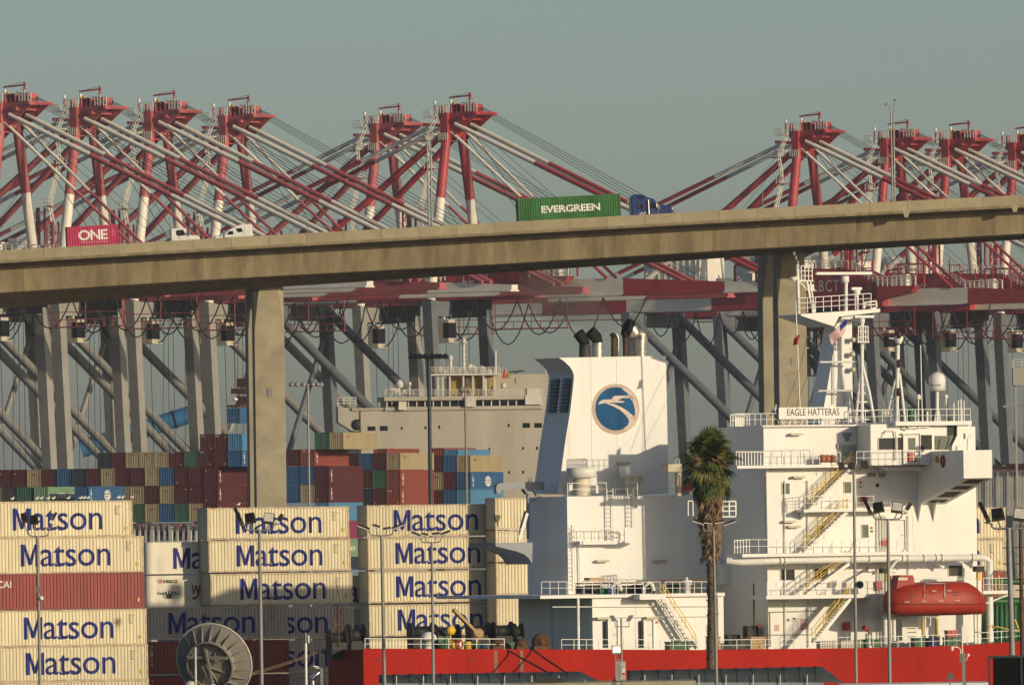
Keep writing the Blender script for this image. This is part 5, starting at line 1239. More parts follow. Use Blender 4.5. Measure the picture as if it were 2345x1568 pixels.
part('stern_derrick', YTAN, lambda m: (m.bar(q(*cA(505, 1075), 2), q(*cA(262, 825), 2), .4, .26), m.lathe([(.12, -.2), (.42, -.15), (.42, .15), (.12, .2)], q(*cA(505, 1065), 2), 14, 0, 'b'), m.tube(q(*cA(480, 1225), 2), q(*cA(495, 1075), 2), .16, 8), m.bar(q(*cA(300, 950), 1.8), q(*cA(350, 960), 1.8), .06), m.tube(q(*cA(265, 830), 1.7), q(*cA(470, 1040), 1.75), .03, 5)))
part('yellow_valve', YELLOW, lambda m: (m.lathe([(.1, -.1), (.36, -.05), (.36, .08), (.1, .12)], q(*cA(240, 1030), 1.6), 7, 0, 'b'), m.tube(q(*cA(220, 1210), 1.7), q(*cA(240, 1030), 1.7), .06, 6)))
part('stern_store', GREEN, lambda m: (tb(m, 1004, 1455, 1030, 1487, 2.2, 3.4), tb(m, 1115, 1470, 1180, 1487, 2, 3)))
part('worn_white_store', WHITEM, lambda m: (tb(m, 1139, 1449, 1149, 1461, 6.5, 7), tb(m, 1178, 1448, 1190, 1459, 6.5, 7)))
# mooring ropes (things of their own)
ROPE = mat('mooring_rope', (0.05, 0.04, 0.03), .8, var=.3, scale=6); ROPET = mat('tan_rope', (0.2, 0.13, 0.07), .8, var=.2, scale=5)
def rope(pts, m, lab, r=.07):
    P = [q(x, y, b) for x, y, b in pts]; mb = MB(); mb.path(P, r, 6); mb.top('mooring_rope', m, T, tuple(P[0]), lab, 'rope', 'mooring lines of the tanker')
rope([(1158, 1486, .2), (1178, 1496, -.6), (1196, 1507, -2), (1230, 1525, -4.5), (1300, 1566, -10)], ROPE, 'dark mooring rope sloping down over the red hull, left one')
rope([(1214, 1482, .2), (1228, 1492, -.6), (1245, 1505, -2), (1275, 1525, -4.5), (1335, 1566, -10)], ROPE, 'dark mooring rope sloping down over the red hull, right one')
rope([(752, 1482, 7.5), (690, 1504, 0), (640, 1521, -6), (575, 1540, -14)], ROPET, 'upper thin tan mooring line running left from the tanker stern', .035)
rope([(752, 1486, 7.5), (690, 1508, 0), (640, 1525, -6), (575, 1545, -14)], ROPET, 'lower thin tan mooring line running left from the tanker stern', .035)
# provision crane and aft platform ------------------------------------
cH = crop(938.0, 1016.2, .13365)
SHADEG = mat('shade_grey_blue', (0.25, 0.27, 0.30), .5, var=.08)  # grey-blue with the shade of funnel and casing put into the colour
part('provision_crane', SHADEG, lambda m: (m.prism([az(*cH(x, y), 26) for x, y in ((1480, 690), (1530, 670), (2280, 640), (2290, 790), (1960, 770), (1560, 780), (1530, 850), (1470, 850), (1460, 760))], 25.7, 26.3), m.tube(q(*cH(2025, 1620), 26), q(*cH(2025, 790), 26), .13, 10), m.prism([az(*cH(x, y), 26) for x, y in ((1930, 770), (2110, 770), (2060, 860), (1990, 860))], 25.6, 26.4), m.tube(q(*cH(1990, 1150), 26), q(*cH(1870, 1590), 26), .13, 8), m.bar(q(*cH(2035, 555), 26), q(*cH(2040, 660), 26), .06), m.bar(q(*cH(2080, 555), 26), q(*cH(2080, 650), 26), .06), m.bar(q(*cH(2110, 780), 26), q(*cH(2170, 900), 26), .1), m.bar(q(*cH(2040, 1000), 26), q(*cH(2240, 900), 26), .1)))
loose('crane_hook', mat('dark_olive', (.05, .055, .015), .5), lambda m: (m.prism([az(*cH(x, y), 12) for x, y in ((1458, 1215), (1548, 1215), (1545, 1270), (1515, 1335), (1490, 1335), (1460, 1270))], 11.9, 12.2), m.tube(q(*cH(1505, 1330), 12), q(*cH(1510, 1420), 12), .04, 5), m.bar(q(*cH(1503, 1215), 12), q(*cH(1503, 800), 12), .02)), 'dark olive hook block hanging before the end column of cream containers', 'hook', q(*cH(1505, 1420), 12))
part('aft_platform', SHADEG, lambda m: m.prism([az(*cA(x, y), 21) for x, y in ((672, 172), (1040, 168), (1035, 380), (1010, 330), (960, 285), (880, 255), (680, 205))], 21, 27))
part('aft_platform_railing', WHITEM, lambda m: (rail_px(m, [cA(685, 172), cA(975, 170)], 21.2, n=4, h=1.05), m.bar(q(*cA(900, 165), 22), q(*cA(985, -120), 22), .22)))
# accommodation ---------------------------------------------------------
part('accommodation_block', WH, lambda m: tb(m, 1757, 1065, 2237, 1492, 9, 19))
part('shadow_block', WH, lambda m: tb(m, 1900, 978, 2237, 1492, 18.6, 22))  # unseen block added behind the house so its shadow reaches further right
part('upper_house', WH, lambda m: tb(m, 1749, 974, 2030, 1065, 9.02, 18.5))
part('wheelhouse', WH, lambda m: tb(m, 1994, 970, 2196, 1064, 6, 17))
part('wheelhouse_roof', WH, lambda m: (cb(m, cE, 1085, 447, 1832, 487, 5.2, 17.5), tb(m, 1746, 972, 2060, 976, 8.6, 9.0)))
part('slanted_corner', WH, lambda m: m.prism([az(*cE(x, y), 5.6) for x, y in ((1690, 487), (1832, 450), (1805, 565), (1735, 700), (1635, 700), (1690, 585))], 5.6, 12))
GLG = mat('green_tint_glass', (0.09, 0.115, 0.085), .3, spec=.2, var=.15)
def window(c, x0, y0, x1, y1, b, m=DARK, nm='window', frame=True, rec=False):
    p = c(x0, y0); r = c(x1, y1)
    o_ = part(nm, m, lambda mm: tb(mm, p[0], p[1], r[0], r[1], b - .03, b + .02))
    if frame: part('window_frame', WHITEM, lambda mm: (tb(mm, p[0] - 1.1, p[1] - 1.1, r[0] + 1.1, p[1], b - .07, b), tb(mm, p[0] - 1.1, r[1], r[0] + 1.1, r[1] + 1.1, b - .07, b), tb(mm, p[0] - 1.1, p[1], p[0], r[1], b - .07, b), tb(mm, r[0], p[1], r[0] + 1.1, r[1], b - .07, b)), o_)
    return o_
window(cE, 920, 612, 1076, 725, 6); window(cE, 1106, 606, 1166, 728, 6); window(cE, 1332, 582, 1442, 724, 6)
g4 = part('slanted_window', GLG, lambda m: m.prism([az(*cE(x, y), 5.9) for x, y in ((1475, 590), (1690, 590), (1640, 726), (1475, 726))], 5.93, 6.02))
part('window_stay', GREEN, lambda m: (m.bar(q(*cE(1525, 620), 5.85), q(*cE(1505, 725), 5.85), .04), m.bar(q(*cE(1622, 590), 5.85), q(*cE(1585, 722), 5.85), .04)), g4)
part('roof_recess_shade', DARK, lambda m: m.prism([az(*cE(x, y), 5.88) for x, y in ((1600, 488), (1680, 488), (1697, 510), (1690, 586), (1600, 586))], 5.9, 5.98))  # dark sheet paints the recess shade under the wheelhouse roof
part('wheelhouse_conduit', WHITEM, lambda m: (m.path([q(*cE(965, 600), 5.8), q(*cE(975, 560), 5.8), q(*cE(1000, 540), 5.8), q(*cE(1070, 540), 5.8), q(*cE(1085, 560), 5.8), q(*cE(1090, 830), 5.8)], .055, 6), m.path([q(*cE(1160, 470), 5.7), q(*cE(1170, 520), 5.7), q(*cE(1210, 530), 5.7)], .06, 6), m.bar(q(*cE(1300, 440), 5.6), q(*cE(1310, 520), 5.6), .07), m.bar(q(*cE(1150, 570), 5.7), q(*cE(1320, 565), 5.7), .1), m.bar(q(*cE(1210, 512), 5.7), q(*cE(1420, 500), 5.7), .12)))
dr = door(*cE(1172, 578), *cE(1326, 872), 6.0); window(cE, 1212, 612, 1280, 726, 5.9, GLG, frame=False)
window(cE, 796, 612, 828, 728, 9.0, GLG, frame=False)
part('green_shutter', mat('pale_green_paint', (.36, .40, .33), .5), lambda m: cb(m, cE, 560, 680, 718, 790, 8.94, 9.02))
part('junction_boxes', STEELG, lambda m: (cb(m, cE, 575, 560, 650, 600, 8.85, 9), cb(m, cE, 600, 600, 630, 640, 8.85, 9), cb(m, cE, 515, 665, 545, 715, 8.85, 9), cb(m, cE, 930, 955, 985, 995, 8.85, 9), cb(m, cE, 820, 950, 890, 990, 8.85, 9)), kind='stuff')
# bridge wing
za, zb_, zr = az(*cE(1890, 730), -.5)[1], az(*cE(1890, 1005), -.5)[1], q(2120, 1154, 8.98).z
a0 = q(*cE(1752, 870), -.5).x; a1 = q(*cE(2032, 870), -.5).x
part('wing_box', WH, lambda m: m.prism_a([(-.5, za), (-.5, zb_), (8.98, zr), (8.98, za)], a0, a1))
for k, (t0, t1) in enumerate(((.06, .2), (.29, .43), (.52, .72), (.82, .94))):
    def hole(m):
        P = []
        for t in (t0, t1):
            b = -.5 + 9.48 * t; z = zb_ + (zr - zb_) * t - .02
            P.append((b, z))
        (b_, z_), (b2, z2) = P; m.add([(a0 + .55, b_, z_), (a1 - .45, b_, z_), (a1 - .45, b2, z2), (a0 + .55, b2, z2)], [(0, 1, 2, 3)])
    part('lightening_hole', mat('hole_shade', (.05, .045, .04), .8), hole)  # flat dark sheets paint the deep shade inside the underside holes
part('wing_bracket', WH, lambda m: [m.prism_a([(8.98, zr), (8.98, q(2113, 1195, 8.98).z), (8.75, q(2113, 1180, 8.98).z), (8.3, zr + .05), (7.6, zr + (zb_ - zr) * 1.4 / 9.48)], a, a + .09) for a in (a0 + .01, a1 - 1.1)])
part('wing_gear', REDP, lambda m: (m.path([(a0 - .06, 3.6 + .3 * math.cos(2 * math.pi * k / 16), za - .8 + .42 * math.sin(2 * math.pi * k / 16)) for k in range(16)], .09, 6, closed=True),))
part('wing_lamp', YELLOW, lambda m: m.box(a0 - .2, a0, 4.6, 4.9, za - .9, za - .35))
part('wing_light', WHITEM, lambda m: (cb(m, cE, 1770, 565, 1838, 620, 1.5, 1.9), m.tube(q(*cE(1790, 735), 1.6), q(*cE(1795, 610), 1.6), .06, 6), cb(m, cE, 1640, 688, 1750, 732, 2.6, 3.2)))
part('wing_shelf', WH, lambda m: cb(m, cE, 995, 886, 1480, 932, 7.4, 9))
# decks and rails of the house
part('house_deck', WH, lambda m: tb(m, 1688, 1063.5, 2040, 1070.5, 7.6, 9.0))
part('house_deck', WH, lambda m: (tb(m, 1841, 1165, 2042, 1171, 7.3, 9.0), m.prism_a([(7.3, q(1850, 1171, 8).z), (9, q(1850, 1171, 8).z), (9, q(1850, 1190, 8).z)], q(1842, 1171, 8).x, q(1842, 1171, 8).x + .08)))
part('house_deck', WH, lambda m: tb(m, 1700, 1265, 2096, 1272.5, 6.4, 9.0)); part('house_deck', WH, lambda m: tb(m, 1755, 1361, 2030, 1369.5, 6.0, 9.0))
part('house_railing', WHITEM, lambda m: (rail_px(m, [(1686, 1064), (1749, 1064)], 8.2, n=9, h=1.0, r=.036, mids=0), rail_px(m, [(1749, 1065), (1925, 1064)], 7.7, n=11, h=.95), m.rail(q(1775, 1062, 7.9), q(1884, 1060, 7.9), 1.25, n=5, r=.02, mids=0)))
part('house_railing', WHITEM, lambda m: (rail_px(m, [(1962, 1063), (2108, 1060)], 5.4, n=9, h=.98), rail_px(m, [(1843, 1166), (2040, 1165)], 7.4, n=10, h=1.0), m.rail(q(1784, 1172, 9.5), q(1832, 1168, 7.4), 1.0, n=3, r=.02, mids=1)))
part('house_railing', WHITEM, lambda m: (rail_px(m, [(1716, 1265), (2096, 1265)], 6.5, n=18, h=1.0), rail_px(m, [(1682, 1267), (1716, 1265)], 8.0, n=5, h=1.0, r=.034), rail_px(m, [(1757, 1362), (2028, 1361)], 6.1, n=13, h=1.0)))
part('monkey_island_railing', WHITEM, lambda m: (rail_px(m, [(1673, 976), (1716, 974)], 9.2, n=8, h=.9, r=.034), rail_px(m, [(1716, 974), (1782, 973)], 8.8, n=5, h=.9), rail_px(m, [(1782, 973), (1943, 970)], 8.8, n=12, h=.42), rail_px(m, [(1943, 970), (2060, 967)], 8.2, n=6, h=1.0), rail_px(m, [(2060, 966), (2222, 964)], 5.4, n=9, h=.95)))
part('aft_wing_wall', WH, lambda m: tb(m, 1684, 946, 1755, 976, 18.8, 19.0))
part('aft_ladder', WHITEM, lambda m: ladder(m, 1675, 1700, 988, 1040, 18.7))
# stairs on the house front
stair(q(1950, 1072, 7.9), q(1858, 1164, 7.9), n=14); stair(q(1940, 1172, 7.6), q(1845, 1264, 7.6), n=14); stair(q(1945, 1290, 6.7), q(1848, 1361, 6.7), n=12); stair(q(1948, 1370, 6.2), q(1868, 1470, 5.8), n=15)
part('stair_hatch_rail', YELLOW, lambda m: (m.path([q(1941, 1062, 7.7), q(1948, 1036, 7.7), q(1954, 1033, 7.7), q(1957, 1036, 7.7), q(1956, 1062, 7.7)], .035, 5), m.path([q(1948, 1264, 6.9), q(1956, 1234, 6.9), q(1960, 1232, 6.9), q(1958, 1262, 6.9)], .035, 5), m.path([q(1936, 1360, 6.4), q(1952, 1330, 6.4), q(1958, 1330, 6.4), q(1955, 1360, 6.4)], .035, 5)))
# windows, doors and boxes
for (c, x0, y0, x1, y1, m) in ((cD, 980, 1056, 1050, 1160, GLG), (cD, 1587, 1042, 1655, 1150, GLG), (cD, 1332, 1470, 1392, 1590, GLG), (cD, 1762, 1462, 1824, 1588, GLG), (cB, 1468, 432, 1602, 536, DARK), (cB, 1800, 425, 1930, 530, DARK)): window(c, x0, y0, x1, y1, 9, m)
wv = window(cC, 1607, 394, 1740, 496, 9, mat('curtain_brown', (.10, .085, .07), .7)); 
part('curtain_fold', mat('curtain_brown', (.1, .085, .07)), lambda m: [cb(m, cC, 1612 + k * 17, 398, 1620 + k * 17, 492, 8.94, 8.97) for k in range(7)], wv)
for (x, y) in (cE(905, 1075), cE(1113, 1497)):
    part('porthole', DARK, lambda m: m.lathe([(.15, -.05), (.15, .03)], q(x, y, 9), 14, 0, 'b'))
door(*cE(1035, 1425), *cE(1180, 1700), 9.0); door(*cC(1290, 890), *cC(1300, 900), 9.0) if False else None
part('extinguisher_box', REDP, lambda m: cb(m, cC, 577, 948, 640, 1030, 8.7, 9)); part('extinguisher_box', REDP, lambda m: cb(m, cC, 955, 130, 1003, 210, 8.7, 9)); part('extinguisher_box', REDP, lambda m: cb(m, cC, 897, 550, 946, 635, 8.7, 9)); part('extinguisher_box', REDP, lambda m: cb(m, cE, 755, 1172, 812, 1255, 8.7, 9)); part('extinguisher_box', REDP, lambda m: cb(m, cE, 1210, 755, 1270, 842, 5.8, 6))
part('extinguisher_box', mat('olive_locker', (.3, .27, .15), .5), lambda m: cb(m, cE, 1272, 790, 1292, 842, 5.8, 6))
part('wall_vertical_pipes', WHITEM, lambda m: [m.tube(q(x, 1100 if i_ < 2 else 1180, 8.85), q(x + 2, 1480, 8.85), .05, 6) for i_, x in enumerate((1797, 1850, 2009, 2016, 2022, 2028, 2080))], kind='stuff')
part('corner_pipe', STEELG, lambda m: (m.tube(q(1753, 1080, 8.9), q(1757, 1290, 8.9), .07, 8), m.tube(q(1762, 1400, 8.8), q(1764, 1480, 8.8), .06, 8)))
part('cable_run', SHADEG, lambda m: (m.tube(q(1757, 1401, 8.9), q(1868, 1398, 8.9), .035, 5), m.tube(q(1760, 1453, 8.9), q(1860, 1452, 8.9), .03, 5), m.tube(q(1955, 1312 - 4, 8.9), q(2050, 1310, 8.9), .03, 5)))
for k, (x, y, m) in enumerate((cE(742, 1047) + (REDP,), cE(742, 1092) + (SHADEG,), cE(850, 1492) + (REDP,), cE(853, 1525) + (GREEN,), cC(808, 420) + (REDP,), cC(808, 450) + (BROWNR,), cC(875, 455) + (GREEN,), cC(870, 472) + (GREEN,), cB(1540, 930) + (BLUEDR,), cB(1597, 915) + (GREEN,), cB(250, 950) + (REDP,))):
    b = 6 if x < 1657 else 9
    part('safety_sign', m, lambda mm: tb(mm, x - 2.6, y - 2.4, x + 2.6, y + 2.4, b - .05, b))
def redtext(m):
    for i_, (x, y, w, h, tx) in enumerate(((1805, 1415, 7, 2.6, 'NO'), (1816, 1415, 14, 2.6, 'SMOKING'), (1814, 1420, 15, 2.8, 'DANGER'))):
        p = q(x - 3, y + h, 8.99); lettering(m, tx, p.x, 8.965, p.z, w * .0334, h * .0334, 0)
    for k in range(9):
        p = q(1832, 1417 + k * 2.9, 9); m.box(p.x, p.x + rnd.uniform(.5, 1.0), 8.965, 8.985, p.z - .025, p.z + .02)
    for k in range(6):
        p = q(1773, 1431 + k * 2.4, 9); m.box(p.x, p.x + rnd.uniform(.3, .5), 8.965, 8.985, p.z - .02, p.z + .015)
part('wall_notice', MARKR, redtext)
# big white pipe round the house
part('ventilation_pipe', WHITEM, lambda m: m.path([q(1664, 1283, 7.6), q(1700, 1287, 7.2), q(1790, 1283, 7.0), q(2250, 1276, 6.6), q(2262, 1278, 6.5), q(2266, 1286, 6.5), q(2266, 1330, 6.4), q(2268, 1482, 6.2)], .27, 14))
for x in (1786, 1796, 1948, 1951, 1990, 2066, 2078, 2115, 2143, 2156, 2226): part('pipe_flange', WHITEM, lambda m: m.lathe([(.26, -.05), (.33, -.05), (.33, .05), (.26, .05)], q(x, 1283 - (x - 1790) * .0153, 6.98 - (x - 1790) * .00087), 14, 0, 'a'))
part('pipe_bracket', WHITEM, lambda m: [m.prism([az(x, 1286, 8), az(x + 25, 1284, 8), az(x + 22, 1302, 8)], 8.0, 8.06) for x in (2140, 2204)])
# passage between casing and house
part('passage_wall', WH, lambda m: (tb(m, 1640, 1335, 1760, 1492, 18.9, 19.2), tb(m, 1655, 1290, 1757, 1337, 17, 19)))
part('passage_gear', BLACK, lambda m: (tb(m, 1712, 1432, 1738, 1462, 10, 11), tb(m, 1668, 1452, 1695, 1475, 11, 12), m.tube(q(1726, 1335, 9.2), q(1727, 1480, 9.2), .06, 6)))
part('passage_valve', REDP, lambda m: m.lathe([(.05, -.1), (.17, 0), (.05, .1)], q(1737, 1433, 9.6), 8, 0, 'b'))
part('side_balcony', WHITEM, lambda m: (tb(m, 1650, 1181, 1686, 1184, 9.5, 11), m.rail(q(1655, 1181, 9.5), q(1685, 1180, 9.5), 1.1, n=2, r=.05, mids=2), m.rail(q(1576, 1181, 8.9), q(1587, 1181, 8.9), 1.15, n=1, r=.036, mids=0)))
BEIGE = mat('beige_ship_paint', (.55, .48, .37), .5)
part('far_side_crane', BEIGE, lambda m: (tb(m, 1530, 1062, 1562, 1082, 15, 17), m.tube(q(1553, 1135, 16), q(1553, 1080, 16), .25, 8), m.rail(q(1548, 1062, 15), q(1556, 1062, 15), .4, n=1, r=.02, mids=0)))
part('far_side_gear', REDP, lambda m: (tb(m, 1566, 1105, 1583, 1124, 17, 18), tb(m, 1532, 1060, 1540, 1064, 17.5, 18)))
# name board
part('name_board', WH, lambda m: tb(m, 1784, 932, 1941, 959, 8.55, 8.65))
def nm_(m):
    p = q(1803.5, 951.5, 8.5); r = q(1922.5, 949.5, 8.5); lettering(m, 'EAGLE HATTERAS', p.x, 8.53, p.z, (r.x - p.x), .53, .0, spacing=1.0)
part('lettering', LETB, nm_)
part('board_frame', WHITEM, lambda m: [m.bar(q(1792 + k * 14, 972, 8.7), q(1792 + k * 14 + (5 if k % 2 else -3), 958, 8.7), .05) for k in range(11)], kind='stuff')
# mast -------------------------------------------------------------------
part('main_mast', WH, lambda m: m.prism([az(x, y, 11.5) for x, y in ((1880, 972), (1953, 970), (1951, 736), (1920, 738))], 11.5, 14.3))
part('mast_fin', WH, lambda m: m.prism([az(x, y, 11) for x, y in ((1938, 970), (1960, 968), (1946, 895), (1940, 905))], 10.8, 11.48))
part('mast_platform', WH, lambda m: (m.prism([az(*cF(x, y), 11) for x, y in ((405, 645), (1085, 600), (1085, 628), (730, 668), (690, 752), (430, 668), (405, 658))], 10.4, 15.4), m.prism([az(*cF(x, y), 10.9) for x, y in ((715, 765), (800, 650), (900, 655), (745, 770))], 10.9, 11.5)))
part('mast_railing', WHITEM, lambda m: (m.rail(q(1831, 717, 10.6), q(1995, 706, 10.6), 1.15, n=9, r=.026), m.rail(q(1835, 643, 11), q(1860, 643, 11), 1.15, n=3, r=.035), m.bar(q(1831, 643, 11), q(1862, 643, 11), .1), m.rail(q(1980, 707, 11), q(2007, 704, 11), .5, n=1, r=.05, mids=1)))
part('aft_light_mast', WHITEM, lambda m: (m.tube(q(1829, 718, 11), q(1826, 600, 11), .13, 8), m.bar(q(1848, 645, 11), q(1862, 716, 11), .14), m.bar(q(1856, 645, 11), q(1866, 716, 11), .1), m.bar(q(1826, 640, 11), q(1850, 665, 11), .06), m.lathe([(.05, .05), (.42, 0), (.05, -.3)], q(1817, 635, 11), 10)))
for (x, y) in ((1818, 582), (1822, 592), (1826, 602), (1828, 612), (1830, 622)): part('signal_lamp', STEELG, lambda m: m.lathe([(.06, .2), (.14, .15), (.14, -.1), (.05, -.15)], q(x, y, 11), 8))
def radar(nm, x, y0, y1, bx, by, bw, bh, sx0, sx1, sy, b):
    o_ = part(nm, WHITEM, lambda m: (m.tube(q(x, y0, b), q(x, y1, b), .15, 10), m.lathe([(.2, -bh * .0167), (bw * .0167, -bh * .012), (bw * .0167, bh * .0167), (.1, bh * .0167)], q(bx, by, b), 12)))
    part('radar_scanner', WHITEM, lambda m: tb(m, sx0, sy - 3.2, sx1, sy + 2.8, b - .2, b + .2), o_)
radar('radar', 1937, 716, 648, 1935, 640, 19, 16, 1870, 1997, 626, 11.3); radar('radar', 1962, 714, 675, 1962, 669, 17, 13, 1951, 1974, 661, 12); radar('radar', 1974, 968, 740, 1974, 734, 13, 11, 1958, 2002, 725, 9.5)
part('radar_mast', WHITEM, lambda m: (m.tube(q(1974, 968, 9.5), q(1974, 745, 9.5), .14, 8), m.tube(q(1974, 830, 9.5), q(1959, 968, 9.8), .12, 8), m.tube(q(1974, 830, 9.5), q(1992, 905, 9.2), .12, 8), m.tube(q(1990, 895, 9.2), q(2003, 968, 9.0), .12, 8), [m.bar(q(1966 - k * 2.2, 880 + k * 20, 9.6), q(1989 + k * 3, 880 + k * 20, 9.3), .14) for k in range(5)], m.rail(q(1966, 783, 9), q(1988, 783, 9), 1.2, n=4, r=.035, mids=2), m.bar(q(1964, 783, 9), q(1990, 783, 9), .1)))
part('mast_yard', WHITEM, lambda m: (m.tube(q(1878, 829, 10.5), q(1968, 828, 10.0), .09, 6), m.tube(q(1874, 895, 10.8), q(1966, 893, 10.0), .09, 6), m.tube(q(1910, 790, 11.3), q(1910, 925, 11.3), .05, 6)))
part('mast_lamps', mat('horn_cream', (.6, .56, .48), .4), lambda m: [(m.lathe([(.04, -.3), (.2, -.25), (.2, .05), (.05, .1)], q(x + 8, y, 11), 8, 0, 'a'), m.bar(q(1950, y, 11), q(x + 8, y, 11), .07)) for x, y in ((1948, 778), (1947, 811), (1948, 846))], kind='stuff')
part('signal_mast', WHITEM, lambda m: (m.tube(q(2054, 968, 8), q(2056, 790, 8), .16, 8), m.tube(q(2050, 870, 8.6), q(2036, 930, 9.4), .08, 6), m.tube(q(2036, 930, 9.4), q(2031, 968, 9.6), .08, 6), m.tube(q(2060, 855, 8), q(2073, 968, 7.4), .11, 8), m.lathe([(.2, -.3), (.36, 0), (.36, .25), (.1, .3)], q(2058, 778, 8), 10), [m.bar(q(2043 - k * 1.6, 900 + k * 14, 9), q(2056, 900 + k * 14, 8.2), .09) for k in range(5)], m.bar(q(2036, 774, 8), q(2052, 776, 8), .06), m.bar(q(2033, 893, 8.6), q(2052, 895, 8.2), .06)))
for y in (766, 832, 897): part('signal_lantern', RUSTP, lambda m: m.lathe([(.05, -.3), (.16, -.26), (.16, .26), (.05, .3)], q(2059, y, 7.7), 10))
def dome(x, y, r, ys, lab=None):
    o_ = part('satellite_dome', WHITEM, lambda m: (m.lathe([(r * .55, -r * 1.22), (r * .96, -r * 1.1), (r, 0), (r * .95, r * .35), (r * .75, r * .68), (r * .42, r * .92), (.02, r)], q(x, y, 8), 20), m.tube(q(x, ys, 8), q(x, y + r / .0334 * 1.1, 8), max(.06, r * .2), 8)))
    return o_
d1 = dome(2146, 871, .66, 968); dome(2103, 908, .19, 968); dome(2166.5, 907, .15, 968)
def inm(m):
    p = q(2133, 883, 7.3); vs, fs = text_mesh('inmarsat', .78, .13, .0); c0 = q(2146, 871, 8)
    m.add([(p.x + v[0], 8 - math.sqrt(max(.02, .672 ** 2 - (p.x + v[0] - c0.x) ** 2)), p.z + v[2]) for v in vs], fs)
part('lettering', MBLUE, inm, d1)
part('aerial', WHITEM, lambda m: (m.tube(q(2112, 966, 8), q(2108, 790, 8), .045, 6), m.tube(q(2184, 966, 7), q(2184, 922, 7), .06, 6), m.tube(q(2195, 966, 7), q(2194, 916, 7), .05, 6), m.tube(q(2201, 966, 7), q(2200, 914, 7), .07, 6), m.tube(q(2208, 966, 6.4), q(2207, 916, 6.4), .05, 6), m.tube(q(2140, 968, 8), q(2146, 925, 8), .06, 6), m.tube(q(2154, 968, 8), q(2147, 925, 8), .06, 6), m.tube(q(2123, 968, 6), q(2123, 942, 6), .1, 6)))
part('covered_compass', GREEN, lambda m: m.lathe([(.28, 0), (.3, .4), (.24, .7), (.3, .95), (.2, 1.15), (.02, 1.2)], q(2086, 967, 8), 12))
part('roof_ventilator', WHITEM, lambda m: (m.lathe([(.24, 0), (.24, .55), (.5, .56), (.5, .95), (.1, 1.0)], q(2030, 968, 9), 14),))
part('flag_staff', WHITEM, lambda m: (m.tube(q(1833, 960, 10), q(1822, 690, 10), .05, 6),))
part('stay_wire', CABLE, lambda m: (m.bar(q(1798, 935, 10), q(1830, 850, 10), .025), m.bar(q(1830, 850, 10), q(1850, 765, 11), .025), m.bar(q(1822, 935, 10), q(1870, 800, 11), .025), m.bar(q(2034, 930, 8), q(1975, 800, 9.5), .025), m.bar(q(1790, 860, 10), q(1832, 850, 10), .02)))
# flags
def flag(nm, pts, mats, lab, b=9.8, stripes=0):
    P = [q(x, y, b) for x, y in pts]; mb = MB(); N = 13; M_ = 14
    p00, p10, p11, p01 = P; vs = []
    for i in range(M_ + 1):
        for j in range(N + 1):
            u, v = i / M_, j / N; w = p00.lerp(p10, u).lerp(p01.lerp(p11, u), v); vs.append((w.x, b + .14 * math.sin(7 * u + 2 * v), w.z + .04 * math.sin(5 * u)))
    for i in range(M_):
        for j in range(N):
            m = 0
            if stripes: m = j % 2
            if stripes and j < 7 and i < 6: m = 2
            mb.add([vs[i * (N + 1) + j], vs[(i + 1) * (N + 1) + j], vs[(i + 1) * (N + 1) + j + 1], vs[i * (N + 1) + j + 1]], [(0, 1, 2, 3)], m, True)
    mb.top(nm, mats, T, tuple(P[0]), lab, 'flag')
flag('national_flag', [(1941, 731), (1899, 764), (1906, 790), (1936, 760)], [REDP, LETW, MBLUE], 'small striped national flag flying at the white mast', stripes=1)
flag('red_flag', [(1832, 767), (1821, 772), (1816, 790), (1829, 789)], [REDP], 'plain red flag on the thin staff left of the white mast')
flag('courtesy_flag', [(1781, 923), (1770, 937), (1764, 951), (1777, 951)], [TANKW], 'limp pale flag at the left end of the name board')
# life raft
ORAFT = mat('raft_orange', (.42, .15, .08), .5, var=.15)
for i_, (x, lab) in enumerate(((1883, 'left round orange raft canister'), (1894, 'middle orange raft canister'), (1907, 'right orange raft canister'))):
    p = q(x, 1050, 7.9); mb = MB(); mb.lathe([(.05, -.2), (.3, -.17), (.33, 0), (.3, .17), (.05, .2)], (p.x, p.y, p.z), 12, 0, 'a'); mb.box(p.x - .2, p.x + .2, p.y - .25, p.y + .25, p.z - .5, p.z - .3, 1); mb.top('life_raft', [ORAFT, WHITEM], T, (p.x, p.y, p.z - .5), lab + ' on the top house deck', 'life raft', 'life rafts on the top house deck')
# right end of the deck: manifold structures
part('side_gangway', WHITEM, lambda m: (cb(m, cC, 1945, 640, 2200, 672, 5, 7), rail_px(m, [cC(1950, 640), cC(2190, 638)], 5.1, n=4, h=.95)))
part('gangway_stay', WHITEM, lambda m: (m.bar(q(*cC(1960, 770), 6), q(*cC(2190, 680), 6), .1),))
part('deck_pipes', GREEN, lambda m: (m.tube(q(*cC(1950, 552), 9), q(*cC(2460, 552), 9), .26, 10), m.tube(q(*cC(1960, 745), 10), q(*cC(2420, 745), 10), .3, 10), [m.tube(q(*cC(x, 1200), 10), q(*cC(x, 760), 10), .16, 8) for x in (1985, 2030, 2075, 2120, 2165, 2210, 2255, 2300)], tb(m, 2258, 1385, 2420, 1482, 12, 13)))
part('manifold_rail', YELLOW, lambda m: (m.path([q(*cC(1990, 1100), 3), q(*cC(1992, 990), 3), q(*cC(2045, 985), 3), q(*cC(2050, 1010), 3), q(*cC(2070, 990), 3), q(*cC(2330, 1050), 3)], .05, 6), m.bar(q(*cC(2255, 920), 4), q(*cC(2290, 1010), 4), .1), m.tube(q(*cC(2095, 620), 5.5), q(*cC(2095, 490), 5.5), .1, 8)))
part('manifold_monitor', REDP, lambda m: m.bar(q(*cC(2085, 480), 5.5), q(*cC(2125, 445), 5.5), .1))
part('cargo_house', GREYC, lambda m: cb(m, cC, 2185, 580, 2420, 735, 14, 16))
